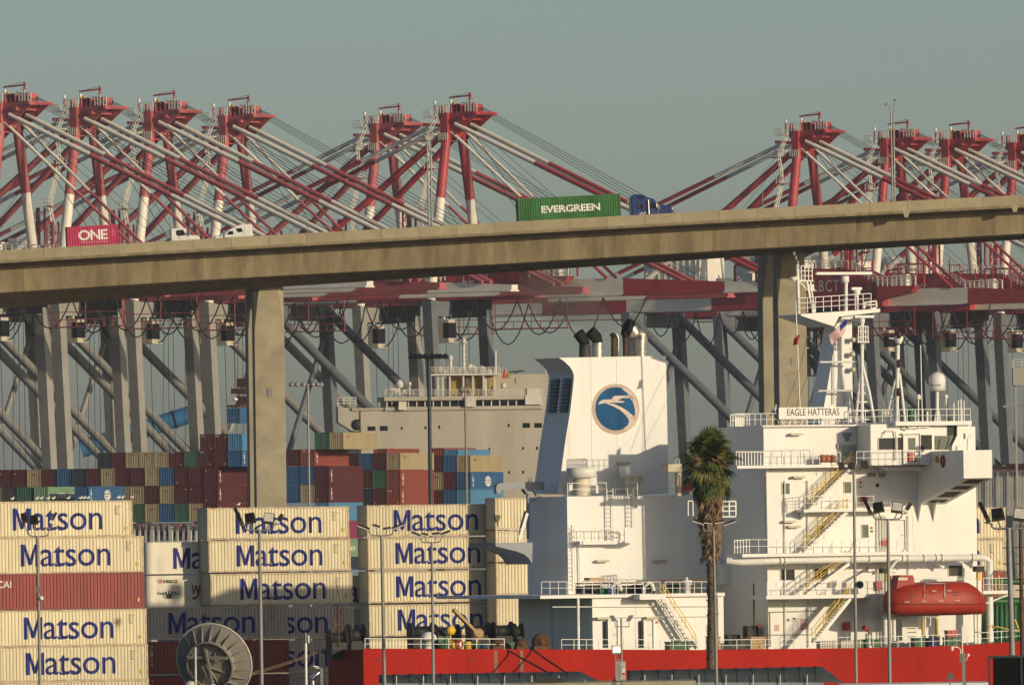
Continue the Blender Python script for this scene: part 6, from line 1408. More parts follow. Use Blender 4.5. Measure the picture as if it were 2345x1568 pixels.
# fire monitor, white cabinets and posts under the lifeboat
part('fire_monitor', WHITEM, lambda m: (m.tube(q(*cC(828, 1213), 1.2), q(*cC(826, 1070), 1.2), .09, 8), m.lathe([(.2, 0), (.1, .3)], q(*cC(833, 1213), 1.2), 8)))
part('monitor_nozzle', REDP, lambda m: m.path([q(*cC(826, 1072), 1.2), q(*cC(820, 1030), 1.2), q(*cC(795, 1018), 1.2), q(*cC(770, 1000), 1.1)], [.09, .09, .1, .2], 8))
part('deck_cabinet', WHITEM, lambda m: cb(m, cC, 1150, 885, 1305, 1190, 7.6, 9)); part('deck_cabinet', WHITEM, lambda m: cb(m, cC, 1120, 1130, 1280, 1192, 4, 5))
for y in (1010, 1050, 1090, 1135): part('cabinet_handle', LETB, lambda m: m.bar(q(*cC(1205, y), 7.55), q(*cC(1285, y - 3), 7.55), .05))
part('hose_post', YELLOW, lambda m: (m.tube(q(*cC(1352, 1095), 4), q(*cC(1352, 920), 4), .1, 8), m.tube(q(*cC(1495, 1095), 4), q(*cC(1490, 910), 4), .1, 8)))
part('boat_cradle', WHITEM, lambda m: (m.bar(q(*cC(1345, 890), 4), q(*cC(1500, 890), 4), .3, .15), m.tube(q(*cC(1370, 1190), 4.2), q(*cC(1375, 890), 4.2), .08, 8), m.tube(q(*cC(1480, 1190), 4.2), q(*cC(1478, 890), 4.2), .08, 8)))
part('boat_davit', WHITEM, lambda m: (m.tube(q(*cC(985, 1215), 5), q(*cC(982, 880), 5), .2, 8), m.bar(q(*cC(1025, 1215), 5), q(*cC(1022, 430), 5), .28), m.bar(q(*cC(1022, 440), 5), q(*cC(1168, 245), 8), .16), m.tube(q(*cC(1072, 1215), 5), q(*cC(1070, 890), 5), .14, 8)))
part('boat_davit', WHITEM, lambda m: (m.bar(q(*cC(1900, 1190), 5), q(*cC(1905, 420), 5), .3), m.bar(q(*cC(1870, 1190), 5), q(*cC(1866, 870), 5), .2)))
part('davit_hook', YELLOW, lambda m: (cb(m, cC, 1890, 450, 1922, 540, 4.2, 4.5), cb(m, cC, 990, 460, 1008, 550, 4.2, 4.5))); part('davit_head', BLACK, lambda m: (cb(m, cC, 1880, 400, 1958, 455, 4, 4.8), cb(m, cC, 960, 420, 1010, 470, 4, 4.8)))
# lifeboat -----------------------------------------------------------------
lb = thing('lifeboat', 'orange red enclosed lifeboat with small conning tower hanging beside the white house', 'lifeboat', T, tuple(q(*cC(1480, 885), 4)))
STN = [(972, 822, 700, .15), (990, 850, 665, .6), (1025, 876, 630, 1.0), (1060, 886, 604, 1.2), (1150, 890, 577, 1.4), (1300, 886, 558, 1.48), (1500, 884, 550, 1.5), (1700, 880, 547, 1.45), (1775, 878, 557, 1.38), (1830, 874, 588, 1.25), (1880, 870, 625, 1.05), (1930, 866, 685, .7), (1955, 850, 715, .4), (1964, 810, 745, .12)]
mb = MB(); N = 20; vs = []
for x, yb, yt, hw in STN:
    p = q(*cC(x, yb), 4); t_ = q(*cC(x, yt), 4); zc = p.z + (t_.z - p.z) * .36
    for k in range(N):
        a = 2 * math.pi * k / N; cx_, sx_ = math.cos(a), math.sin(a)
        bx = hw * (abs(cx_) ** .7) * (1 if cx_ > 0 else -1); hz = (t_.z - zc) * (abs(sx_) ** .8) if sx_ > 0 else -(zc - p.z) * (abs(sx_) ** .75)
        vs.append((p.x, 4 + bx, zc + hz))
fs = [(i * N + k, i * N + (k + 1) % N, (i + 1) * N + (k + 1) % N, (i + 1) * N + k) for i in range(len(STN) - 1) for k in range(N)]
fs += [tuple(range(N)), tuple(range((len(STN) - 1) * N, len(STN) * N))]
mb.add(vs, fs, 0, True); mb.build('hull', ORANGE, lb)
part('rubbing_strake', mat('strake_dark', (.16, .025, .02), .6), lambda m: m.path([Vector((q(*cC(x, yb), 4).x, 4 - hw * 1.0 - .02, q(*cC(x, 772), 4).z)) for x, yb, yt, hw in STN], .04, 6), lb)
part('keel', ORANGE, lambda m: m.prism([az(*cC(x, y), 4) for x, y in ((1052, 880), (1950, 865), (1925, 872), (1080, 895))], 3.85, 4.15), lb)
part('conning_tower', ORANGE, lambda m: m.prism([az(*cC(x, y), 4) for x, y in ((1060, 620), (1088, 488), (1222, 488), (1245, 575), (1180, 610))], 3.3, 4.7), lb)
part('tower_window', TANKW, lambda m: cb(m, cC, 1112, 512, 1202, 538, 3.25, 3.31), lb)
part('grab_rail', WHITEM, lambda m: (m.path([q(*cC(1366, 705), 2.42), q(*cC(1364, 560), 2.9), q(*cC(1366, 572), 2.9), q(*cC(1566, 572), 2.9), q(*cC(1568, 705), 2.42)], .045, 6), m.path([q(*cC(1260, 545), 3.6), q(*cC(1270, 525), 3.6), q(*cC(1880, 525), 3.6), q(*cC(1882, 600), 3.6)], .03, 6)), lb)
def nolet(m):
    for tx, x, y, w in (('NO 1', 1235, 636, 46), ('46 P', 1238, 660, 40), ('EAGLE HATTERAS', 1208, 680, 98), ('MAJURO', 1228, 700, 56), ('EXIT', 1428, 672, 60), ('MAXIMUM', 1635, 662, 96), ('PERSONS', 1645, 690, 72)):
        p = q(*cC(x, y), 2.5); lettering(m, tx, p.x, 2.47 + .02 * abs(x - 1480) / 300 , p.z, w * .23334 * .0334, .1, 0)
part('lettering', LETB, nolet, lb)
part('reflective_tape', TANKW, lambda m: [cb(m, cC, x, y, x + 45, y + 6, 2.47, 2.52) for x, y in ((1440, 640), (1590, 638), (1345, 742), (1510, 738), (1670, 735), (1175, 748))], lb, kind='stuff')
# crew -----------------------------------------------------------------------
SKIN = mat('skin', (.33, .19, .13), .6); SHIRTG = mat('grey_shirt', (.10, .10, .11), .8); SHIRTB = mat('black_shirt', (.02, .02, .025), .8); TROUS = mat('dark_trousers', (.03, .03, .035), .8); HAIR = mat('black_hair', (.012, .01, .01), .7)
def person(x, b, lab, shirt, lean=0.0):
    p = q(x, 1064, b); t = thing('person', lab, 'person', T, tuple(p), 'crew at the aft rail'); o = p
    J = {'pel': (0, 0, .92), 'ch': (0, lean, 1.25), 'nk': (0, lean, 1.46), 'hd': (0, lean - .02, 1.62), 'sl': (-.19, lean, 1.4), 'el': (-.26, lean - .06, 1.12), 'wl': (-.16, lean - .28, 1.03), 'sr': (.19, lean, 1.4), 'er': (.27, lean - .05, 1.12), 'wr': (.17, lean - .27, 1.03), 'hl': (-.1, 0, .88), 'kl': (-.11, -.03, .48), 'al': (-.11, .02, .08), 'tl': (-.12, -.14, .03), 'hr': (.1, 0, .88), 'kr': (.11, -.03, .48), 'ar': (.12, .02, .08), 'tr': (.13, -.14, .03)}
    E = [('pel', 'ch'), ('ch', 'nk'), ('nk', 'hd'), ('ch', 'sl'), ('sl', 'el'), ('el', 'wl'), ('ch', 'sr'), ('sr', 'er'), ('er', 'wr'), ('pel', 'hl'), ('hl', 'kl'), ('kl', 'al'), ('al', 'tl'), ('pel', 'hr'), ('hr', 'kr'), ('kr', 'ar'), ('ar', 'tr')]
    Rr = {'pel': .15, 'ch': .165, 'nk': .06, 'hd': .1, 'sl': .075, 'sr': .075, 'el': .05, 'er': .05, 'wl': .035, 'wr': .035, 'hl': .1, 'hr': .1, 'kl': .065, 'kr': .065, 'al': .045, 'ar': .045, 'tl': .04, 'tr': .04}
    ks = list(J); me = bpy.data.meshes.new('body'); me.from_pydata([J[k] for k in ks], [(ks.index(a), ks.index(c)) for a, c in E], [])
    ob = bpy.data.objects.new('body', me); COL.objects.link(ob); ob.parent = t
    sk = ob.modifiers.new('skin', 'SKIN'); 
    me.skin_vertices.new() if not me.skin_vertices else None
    for i_, k in enumerate(ks): me.skin_vertices[0].data[i_].radius = (Rr[k], Rr[k])
    me.skin_vertices[0].data[0].use_root = True
    sb = ob.modifiers.new('sub', 'SUBSURF'); sb.levels = 1; sb.render_levels = 1
    dg = bpy.context.evaluated_depsgraph_get(); m2 = bpy.data.meshes.new_from_object(ob.evaluated_get(dg)); ob.modifiers.clear(); ob.data = m2; m2.name = 'body'
    for mm in (SKIN, shirt, TROUS): m2.materials.append(mm)
    for f in m2.polygons:
        c = f.center; f.use_smooth = True; f.material_index = 0 if c.z > 1.49 or (abs(c.x) > .12 and c.z < 1.12 and c.y < lean - .12) else (1 if c.z > .9 else 2)
    BASE[ob.name] = tuple(p)
    mb = MB(); mb.lathe([(.105, -.02), (.108, .04), (.08, .1), (.02, .125)], (p.x, p.y + lean - .0, p.z + 1.63), 10); mb.build('hair', HAIR, t)
    for s_ in (-1, 1):
        mb = MB()
        for f_ in range(4): mb.path([(p.x + s_ * .165 - .03 + .02 * f_, p.y + lean - .28, p.z + 1.03), (p.x + s_ * .165 - .03 + .02 * f_, p.y + lean - .34, p.z + 1.0), (p.x + s_ * .165 - .03 + .02 * f_, p.y + lean - .35, p.z + .95)], .009, 5)
        mb.path([(p.x + s_ * .13, p.y + lean - .27, p.z + 1.02), (p.x + s_ * .11, p.y + lean - .31, p.z + .99)], .01, 5); mb.build('hand', SKIN, t)
person(1715.5 - 34, 16.5, 'person in grey shirt leaning at the aft rail, left of two', SHIRTG); person(1727 - 34, 16.2, 'person in black shirt at the aft rail, right of two', SHIRTB)
# ------------------------------------------------------------------ foreground poles and lamps
LENS = mat('lamp_lens', (0.75, 0.73, 0.66), .25, var=.05); BRZ = mat('bronze_housing', (0.045, 0.038, 0.03), .4, var=.1); POLEG = mat('pole_grey', (0.27, 0.265, 0.25), .55, metal=.2, var=.12, scale=1.5, streak=True)
def floodpole(x0, y0, x1, y1, Y, r, heads, lab, kind, cat='lamp post'):
    """x0,y0 top; x1,y1 where it leaves the picture; heads: list of (dx,dy,w,h,tilt,style)"""
    base = W(x1, y1, Y); fr = At((base.x, Y, 3.0), 0); t = thing('light_pole', lab, cat, fr, (0, 0, 0), 'floodlight poles on the quay')
    k = K * Y
    top = W(x0, y0, Y) - fr.O; bx = W(x1, y1, Y) - fr.O
    mb = MB(); mb.path([(bx.x, 0, 0), (bx.x, 0, bx.z), tuple(top)], [r * 1.25, r * 1.1, r * .85], 12); mb.build('pole', POLEG, t)
    P = lambda dx, dy, b=0: Vector((top.x + dx * k, b, top.z - dy * k))
    xs_ = [h[0] for h in heads]; lo, hi = min(xs_) * .72, max(xs_) * .72
    mb = MB(); mb.path([P(lo, -12), P(lo + 2, -3), P(lo + 7, 1), P(0, 2), P(hi - 7, 1), P(hi - 2, -3), P(hi, -12)], r * .42, 8)
    for h in heads: mb.tube(P(h[0] * .7, 1 if abs(h[0]) < 30 else -10), P(h[0], h[1] + h[3] * .45), r * .35, 6)
    mb.build('bracket', POLEG, t)
    for dx, dy, w, h, tilt, style in heads:
        c = P(dx, dy); ca, sa = math.cos(R(tilt)), math.sin(R(tilt)); w_, h_ = w * k / 2, h * k / 2; d = .09 if style != 'box' else .16
        def cor(u, v, b): return (c.x + u * ca + v * sa, b, c.z - u * sa + v * ca)
        o_ = None
        mb = MB(); mb.hexa([cor(-w_, -h_, -d), cor(w_, -h_, -d), cor(w_, -h_, d), cor(-w_, -h_, d), cor(-w_ * .86, h_, -d - .05), cor(w_ * .86, h_, -d - .05), cor(w_ * .86, h_, d - .05), cor(-w_ * .86, h_, d - .05)])
        o_ = mb.build('floodlight', BRZ if style != 'grey' else STEELG, t)
        if style in ('lens', 'side'):
            mb = MB(); n_ = 5
            for i_ in range(n_):
                for j_ in range(n_):
                    u0, v0 = -w_ * .78 + 1.56 * w_ * i_ / n_, -h_ * .5 + 1.4 * h_ * j_ / n_; mb.add([cor(u0, v0, -d - .055), cor(u0 + 1.4 * w_ / n_, v0, -d - .055), cor(u0 + 1.4 * w_ / n_, v0 + 1.25 * h_ / n_, -d - .058), cor(u0, v0 + 1.25 * h_ / n_, -d - .058)], [(0, 1, 2, 3)])
            mb.build('lens', LENS if style == 'lens' else DARK, o_, kind='stuff')
        elif style == 'fins':
            mb = MB()
            for i_ in range(6):
                u = -w_ * .7 + 1.4 * w_ * i_ / 5; mb.hexa([cor(u - .012, -h_ * .6, -d - .09), cor(u + .012, -h_ * .6, -d - .09), cor(u + .012, -h_ * .6, -d), cor(u - .012, -h_ * .6, -d), cor(u - .012, h_ * .9, -d - .12), cor(u + .012, h_ * .9, -d - .12), cor(u + .012, h_ * .9, -d - .04), cor(u - .012, h_ * .9, -d - .04)])
            mb.build('cooling_fin', BLACK, o_, kind='stuff')
        elif style == 'edge':
            mb = MB(); mb.hexa([cor(-w_, -h_ * .9, -d - .03), cor(w_, -h_ * .9, -d - .03), cor(w_, -h_ * .9, d), cor(-w_, -h_ * .9, d), cor(-w_, -h_ * .4, -d - .02), cor(w_, -h_ * .4, -d - .02), cor(w_, -h_ * .4, d), cor(-w_, -h_ * .4, d)]); mb.build('lens', LENS, o_)
    return t, fr, P
four = [(-47, -31, 9, 44, -24, 'side'), (-21, -26, 26, 25, -8, 'fins'), (22, -25, 27, 26, 8, 'lens'), (46, -24, 10, 26, 34, 'edge')]
t1, f1, P1 = floodpole(85.5, 1226, 91.5, 1568, 800, .105, [(-29, -41, 15, 24, -14, 'side'), (-7, -36, 19, 22, 0, 'fins'), (37, -40, 6, 30, 32, 'edge')], 'thin grey pole with three dark floodlights in front of the leftmost stack', 0)
floodpole(594, 1212, 599, 1568, 800, .125, four, 'thick grey pole with four floodlights in front of the middle stack', 0)
flat = lambda l: [(dx, dy, w, 7, tl, 'edge') for dx, dy, w, tl in l]
floodpole(873.5, 1224, 880.5, 1568, 820, .11, flat([(-40, -18, 30, 22), (-12, -20, 20, 18), (13, -14, 21, -8), (38, -19, 32, -22)]), 'grey pole with four flat lamp heads left of the dark winches', 0)
floodpole(988.5, 1240, 992.5, 1568, 820, .10, flat([(-36, -18, 26, 22), (-16, -17, 18, 14), (10, -18, 20, -6), (32, -20, 26, -20)]), 'grey pole with flat lamp heads right of its twin before the lettered stack', 0)
floodpole(1634, 1214, 1641, 1568, 810, .10, flat([(-34, -20, 28, 20), (-14, -19, 22, 8), (14, -20, 24, -8), (38, -18, 30, -18)]), 'grey pole with flat lamp heads standing before the palm trunk', 0)
t6, f6, P6 = floodpole(1955, 1080, 1961, 1568, 800, .10, [(-28, -14, 15, 17, -6, 'box'), (-6, -14, 17, 16, 4, 'box'), (25, -17, 18, 18, -3, 'box')], 'slim pole with three black box floodlights before the house stairs', 0)
floodpole(2033, 1187, 2037.5, 1568, 790, .115, four, 'thick pole with four floodlights beside the lifeboat stern', 0)
floodpole(2310, 1208, 2318, 1500, 700, .16, [(dx * 1.18, dy * 1.18, w * 1.2, h * 1.2, tl, s_) for dx, dy, w, h, tl, s_ in four], 'heavy nearer pole with four floodlights at the right edge', 0)
# things fixed on poles
mb = MB(); k = K * 800; p = W(87, 1349, 800) - f1.O; mb.box(p.x - 5 * k, p.x + 5 * k, -.22, .0, p.z - 7 * k, p.z + 7 * k); mb.build('control_box', STEELG, t1)
mb = MB(); p = W(93, 1369, 800) - f1.O; mb.lathe([(.02, .16), (.1, .12), (.15, .0), (.16, -.06), (.10, -.12), (.02, -.15)], (p.x + .05, -.1, p.z), 10); mb.build('camera_dome', WHITEM, t1)
mb = MB(); p = W(1969, 1338, 800) - f6.O; mb.lathe([(.05, .32), (.2, .25), (.26, -.06), (.24, -.08)], (p.x, -.1, p.z), 16, 0, 'b'); mb.lathe([(.22, -.085), (.22, -.06)], (p.x, -.1, p.z), 16, 1, 'b'); mb.build('searchlight', [STEELG, DARK], t6)

# ------------------------------------------------------------------ palm
PA = At((W(1630, 1568, 850).x, 850, 3.0), 0)
palm = thing('palm_tree', 'tall fan palm with green crown and long brown skirt of dead fronds, before the tanker', 'palm', PA)
def pp(x, y, b=0): p = W(x, y, 850) - PA.O; return Vector((p.x, b, p.z))
TRK = mat('palm_trunk', (0.15, 0.115, 0.08), .9, var=.3, scale=6, bump=.4); LEAF = mat('palm_leaf', (0.075, 0.12, 0.022), .5, var=.3, scale=1.2); LEAF2 = mat('palm_leaf_yellowish', (0.12, 0.13, 0.025), .5, var=.25, scale=1.2); DEAD = mat('dead_frond', (0.29, 0.195, 0.115), .85, var=.3, scale=3)
mb = MB(); mb.path([pp(1629.5, 1870), pp(1629.5, 1568), pp(1630, 1480), pp(1631, 1380), pp(1629, 1290), pp(1624, 1180), pp(1623, 1060)], [.42, .38, .34, .32, .30, .3, .25], 14); mb.build('trunk', TRK, palm)
mb = MB(); rl = random.Random(3)
for i_ in range(230):
    y = rl.uniform(1285, 1575); a = rl.uniform(0, 6.28); c = pp(1630, y); r = .33
    d = Vector((math.cos(a), math.sin(a), 0)); e = Vector((-math.sin(a), math.cos(a), 0)); p0 = c + d * r * .9; s_ = rl.uniform(.10, .24)
    mb.add([p0 - e * s_ * .6, p0 + e * s_ * .6, p0 + d * s_ * rl.uniform(.5, 1.2) + Vector((0, 0, s_ * rl.uniform(.2, 1.1))), p0 - Vector((0, 0, s_ * .6))], [(0, 1, 2), (0, 2, 3), (1, 3, 2)])
mb.build('leaf_base', TRK, palm, kind='stuff')
def fan_mesh(nm, L, spread, n, pet, droop, seed, wid=1.0):
    r_ = random.Random(seed); mb = MB()
    mb.path([(0, 0, 0), (pet * .5, 0, .02), (pet, 0, -.03)], [.028, .022, .018], 5)
    for i in range(n):
        a = R(-spread / 2 + spread * i / (n - 1)) + r_.uniform(-.03, .03); l = L * r_.uniform(.82, 1.0) * (1 - .22 * abs(2 * i / (n - 1) - 1)); w = .034 * wid
        d = Vector((math.cos(a), math.sin(a), 0)); e = Vector((-math.sin(a), math.cos(a), 0)); o = Vector((pet, 0, -.03)); dz = r_.uniform(.7, 1.3) * droop; fold = .5 if i % 2 else -.5
        p1 = o + d * l * .6 + Vector((0, 0, .04 - dz * .12)); p2 = o + d * l + Vector((0, 0, -dz * .55))
        mb.add([o + e * w * .3, o - e * w * .3, p1 + e * w + Vector((0, 0, w * fold)), p1 - e * w - Vector((0, 0, w * fold)), p2], [(0, 1, 3, 2), (2, 3, 4)])
    return mb.mesh(nm)
fans = [fan_mesh('frond', .92, 215, 30, .72, .55, 1), fan_mesh('frond', .86, 200, 28, .85, .9, 2), fan_mesh('frond', .8, 230, 28, .6, .35, 5)]
dead = [fan_mesh('dead_frond', .95, 44, 9, .35, .25, 8, 1.0), fan_mesh('dead_frond', .8, 60, 9, .3, .4, 9, 1.1)]
for me in fans + dead: me.materials.append(None)
def put(me, m, loc, az_, el, roll, s, nm):
    o = bpy.data.objects.new(nm, me); COL.objects.link(o); o.parent = palm; o.location = loc; o.rotation_euler = (roll, -el, az_); o.scale = (s, s, s)
    o.material_slots[0].link = 'OBJECT'; o.material_slots[0].material = m
rl = random.Random(21); crown = pp(1623, 1062)
for i_ in range(84):
    t_ = i_ / 83; el = R(82 - 140 * t_ + rl.uniform(-10, 10)); a = i_ * 2.39996 + rl.uniform(-.3, .3)
    put(rl.choice(fans), LEAF if rl.random() < .62 else LEAF2, crown + Vector((0, 0, .55 - 1.3 * t_)), a, el, rl.uniform(-.5, .5), rl.uniform(1.1, 1.6), 'frond')
for i_ in range(30):
    put(rl.choice(dead), DEAD, crown + Vector((rl.uniform(-.7, .7), -.75 + .2 * rl.random(), .75 - 1.2 * rl.random())), rl.uniform(3.3, 6.2) if i_ < 22 else rl.uniform(0, 6.28), R(rl.uniform(-75, 5)), rl.uniform(-.5, .5), rl.uniform(1.1, 1.7), 'dead_frond')
for i_ in range(230):
    t_ = (i_ / 229) ** .85; y = 1098 + 162 * t_; c = pp(1625 + 3 * t_, y); a = rl.uniform(0, 6.28); rad = (1.02 - .42 * t_) * rl.uniform(.5, 1.0)
    put(rl.choice(dead), DEAD, c + Vector((math.cos(a) * rad * .8, math.sin(a) * rad * .8, .55)), a, R(rl.uniform(-89, -74)), rl.uniform(-1.5, 1.5), rl.uniform(.9, 1.4) * (1 if t_ < .8 else .8), 'dead_frond')
for i_ in range(16):
    c = pp(1627, rl.uniform(1255, 1275)); a = rl.uniform(2.4, 7.0); put(rl.choice(dead), DEAD, c + Vector((math.cos(a) * .25, math.sin(a) * .25, .3)), a, R(rl.uniform(-75, -50)), rl.uniform(-1, 1), rl.uniform(.7, 1.0), 'dead_frond')

# ------------------------------------------------------------------ satellite dish seen from behind
DI = At((W(490, 1514, 700).x, 700, W(490, 1514, 700).z), 0)
dish = thing('satellite_dish', 'large grey satellite dish seen from behind with radial ribs, before the containers', 'satellite dish', DI, (0, 0, 0))
DG = mat('dish_grey', (0.25, 0.235, 0.205), .6, var=.1, scale=1.2, rust=.12, streak=True); DW = mat('dish_rim', (0.55, 0.51, 0.44), .5, var=.08)
RX = Matrix.Rotation(R(-20), 4, 'Z') @ Matrix.Rotation(R(18), 4, 'X')
dish.rotation_euler = (RX).to_euler()
Rm = 2.24
def dp(r, a, off=0.0): return Vector((r * math.cos(a), -.62 * (1 - (r / Rm) ** 2) - off, r * math.sin(a)))
mb = MB(); NR, NA = 10, 60; vs = [dp(Rm * (i + .02) / NR, 2 * math.pi * j / NA) for i in range(NR + 1) for j in range(NA)]
mb.add(vs, [(i * NA + j, i * NA + (j + 1) % NA, (i + 1) * NA + (j + 1) % NA, (i + 1) * NA + j) for i in range(NR) for j in range(NA)], 0, True); mb.build('reflector', DG, dish)
mb = MB(); mb.path([dp(Rm + .02, 2 * math.pi * j / NA, -.02) for j in range(NA)], .06, 8, closed=True); mb.build('rim', DW, dish)
for k in range(22):
    a = 2 * math.pi * k / 22 + .06; mb = MB(); e = Vector((-math.sin(a), 0, math.cos(a))) * .012
    p0, p1 = dp(1.40, a), dp(2.18, a); q0, q1 = dp(1.40, a, .36), dp(2.18, a, .05)
    mb.hexa([p0 - e, p1 - e, p1 + e, p0 + e, q0 - e, q1 - e, q1 + e, q0 + e]); mb.build('rib', DG, dish)
mb = MB(); n = 44
for j in range(n):
    a0, a1 = 2 * math.pi * j / n, 2 * math.pi * (j + 1) / n
    mb.hexa([dp(1.36, a0), dp(1.42, a0), dp(1.42, a1), dp(1.36, a1), dp(1.36, a0, .40), dp(1.42, a0, .40), dp(1.42, a1, .40), dp(1.36, a1, .40)])
mb.build('ring_drum', DG, dish)
for k in range(8):
    a = 2 * math.pi * k / 8 + .25; mb = MB(); e = Vector((-math.sin(a), 0, math.cos(a))) * .015
    p0, p1 = dp(.15, a), dp(1.36, a); q0, q1 = dp(.15, a, .30), dp(1.36, a, .08); mb.hexa([p0 - e, p1 - e, p1 + e, p0 + e, q0 - e, q1 - e, q1 + e, q0 + e]); mb.build('spoke', DG, dish)
mb = MB(); mb.bar((-1.2, -.98, .62), (1.25, -.98, .52), .14, .16); mb.bar((.0, -1.06, 1.1), (.30, -1.06, -2.3), .13); mb.bar((.25, -1.02, -1.55), (1.3, -.98, -1.5), .12); mb.bar((.1, -1.05, -1.2), (-.3, -1.1, .1), .05); mb.build('back_frame', DG, dish)
mb = MB(); mb.tube((.15, -1.2, -1.18), (-.62, -1.25, -1.3), .13, 10); mb.lathe([(.05, -.2), (.2, -.1), (.2, .15), (.05, .22)], (.2, -1.2, -1.15), 10); mb.tube((-.75, -1.15, -1.05), (-1.15, -1.2, -1.25), .14, 8, r2=.2); mb.build('actuator', DW, dish)
mb = MB(); mb.lathe([(.2, -.3), (.32, -.2), (.3, .1), (.1, .2)], (-1.15, -1.2, -.95), 10); mb.build('drive_motor', DW, dish)
mb = MB(); fr_ = W(447, 1530, 700) - DI.O
mb.tube((-1.08, -1.5, -.55), (-1.02, -1.5, -2.4), .0, 4) if False else None
mb.box(.0, .5, -.9, -.3, -2.6, -1.3); mb.build('yoke', DG, dish)
mb = MB(); b0 = DI.O; mb.tube((.25, -.3, 3 - DI.O.z), (.25, -.3, -1.6), .28, 14); ped = mb.top('dish_pedestal', GALV, DI, (.25, -.3, 3 - DI.O.z), 'steel pedestal below the satellite dish', 'pedestal')
mb = MB(); p = W(447, 1481, 692); f_ = At((p.x, 692, 3), 0); mb.tube((0, 0, 0), (0, 0, p.z - 3), .075, 10); mb.top('conduit_post', mat('pale_green_galv', (.45, .46, .42), .4, metal=.3), f_, (0, 0, 0), 'pale vertical conduit post in front of the satellite dish', 'post')
# white camera post, street lamp and small post right of the dish
f_ = At((W(700.5, 1568, 720).x, 720, 3), 0); P_ = lambda x, y: W(x, y, 720) - f_.O
t = thing('camera_post', 'white camera post standing right of the satellite dish', 'camera post', f_)
mb = MB(); mb.tube((0, 0, 0), P_(700, 1472), .08, 10); mb.build('post', WHITEM, t)
mb = MB(); mb.tube(P_(700, 1474), P_(699.5, 1450), .078, 10); mb.lathe([(.03, .06), (.05, 0)], P_(699.5, 1449), 8); mb.build('sensor_collar', STEELG, t)
mb = MB(); p = P_(706.5, 1462); mb.lathe([(.02, .22), (.055, .18), (.06, -.2), (.03, -.24)], (p.x, -.05, p.z), 8); mb.build('camera_housing', WHITEM, t)
f_ = At((W(737, 1568, 720).x, 720, 3), 0); P_ = lambda x, y: W(x, y, 720) - f_.O
t = thing('lamp_bracket_post', 'short grey post with cone lamp beside the white camera post', 'lamp post', f_)
mb = MB(); mb.bar((0, 0, 0), P_(736.5, 1528), .15, .15); mb.build('post', POLEG, t)
mb = MB(); mb.path([P_(715, 1553), P_(722, 1546), P_(730, 1538), P_(733, 1536)], [.18, .17, .12, .04], 10); mb.build('lamp_head', CHROME, t)
mb = MB(); mb.tube(P_(717, 1580), P_(717, 1556), .07, 8); mb.build('lamp_stem', WHITEM, t)
mb = MB(); mb.bar(P_(717, 1524), P_(730, 1526), .07); mb.bar(P_(722, 1526), P_(726, 1530), .05); mb.bar(P_(725, 1529), P_(736, 1529), .05); mb.build('camera', WHITEM, t)

# ------------------------------------------------------------------ tents, roofs
TENT = mat('tent_canvas', (0.050, 0.066, 0.075), .75, var=.15, scale=.8); TENTW = mat('tent_wall', (0.26, 0.31, 0.36), .7, var=.08)
def tent(x0, x1, xr, y0, y1, ye, Y, lab, hipl=0):
    fr = At((W(x0, ye, Y).x, Y, 3.0), 0); t = thing('storage_tent', lab, 'tent', fr, (0, 0, 0), 'long canvas tents on the quay')
    k = K * Y; nx = int((x1 - x0) / 9); P = lambda x, y, b: W(x, y, Y + b) - fr.O
    prof = [(0.0, 0.0), (.12, .45), (.4, .72), (.9, .9), (1.8, 1.0), (3.2, .86), (4.6, 0.0)]
    mb = MB(); vs = []
    for i in range(nx + 1):
        u = i / nx; x = x0 + (x1 - x0) * u; yr = y0 + (y1 - y0) * u; ph = ((x - x0) % 36) / 36; sag = .03 * math.sin(math.pi * ph) 
        ze = P(x, ye, 0).z; zr = P(x, yr, 1.8).z
        for b, h in prof: vs.append((P(x, ye, 0).x, b, ze + (zr - ze) * h - sag * (h > 0) * (.5 + h)))
    m_ = len(prof)
    e = P(xr, ye + 2, .6); 
    for b, h in prof: vs.append((e.x, .6 + b * .75, P(xr, ye + 2, 0).z + .05 * h))
    n2 = nx + 1
    mb.add(vs, [(i * m_ + j, (i + 1) * m_ + j, (i + 1) * m_ + j + 1, i * m_ + j + 1) for i in range(n2) for j in range(m_ - 1)] + [tuple(range(m_))], 0, True)
    mb.build('canopy', TENT, t)
    a1 = P(x1, ye, 0).x; zb = P(x0, ye, 0).z; mb = MB(); mb.hexa([(0, .05, 0), (a1, .05, 0), (a1, 4.5, 0), (0, 4.5, 0), (0, .05, zb), (a1, .05, P(x1, ye, 0).z), (a1, 4.5, P(x1, ye, 0).z), (0, 4.5, zb)]); mb.build('side_wall', TENTW, t)
    i = 0; x = x0
    while x <= x1:
        mb = MB(); yr = y0 + (y1 - y0) * (x - x0) / (x1 - x0); ze = P(x, ye, 0).z; zr = P(x, yr, 1.8).z
        mb.path([(P(x, ye, 0).x, b - .03, ze + (zr - ze) * h + .02) for b, h in prof[:6]], .02, 5); mb.build('rib', TENT, t); x += 36
    for x in range(int(x0) + 40, int(x1), 62):
        mb = MB(); mb.bar(P(x, ye + 20, -.15), P(x, ye - 17, -.15), .05); mb.build('guy_post', WHITEM, t)
    return t
tent(868, 1330, 1380, 1543, 1535, 1563, 830, 'long dark blue grey canvas tent below the stern of the tanker')
tent(1437, 1886, 1930, 1533, 1524, 1561, 835, 'second long dark canvas tent under the palm, below the tanker house')
BEI = mat('beige_roofing', (0.33, 0.30, 0.21), .8, var=.1, scale=.6)
f_ = At((W(1420, 1568, 790).x, 790, 3.0), 0); P_ = lambda x, y: W(x, y, 790) - f_.O
t = thing('flat_roofed_building', 'low beige flat roofed building at the lower edge, in front of the tents', 'building', f_)
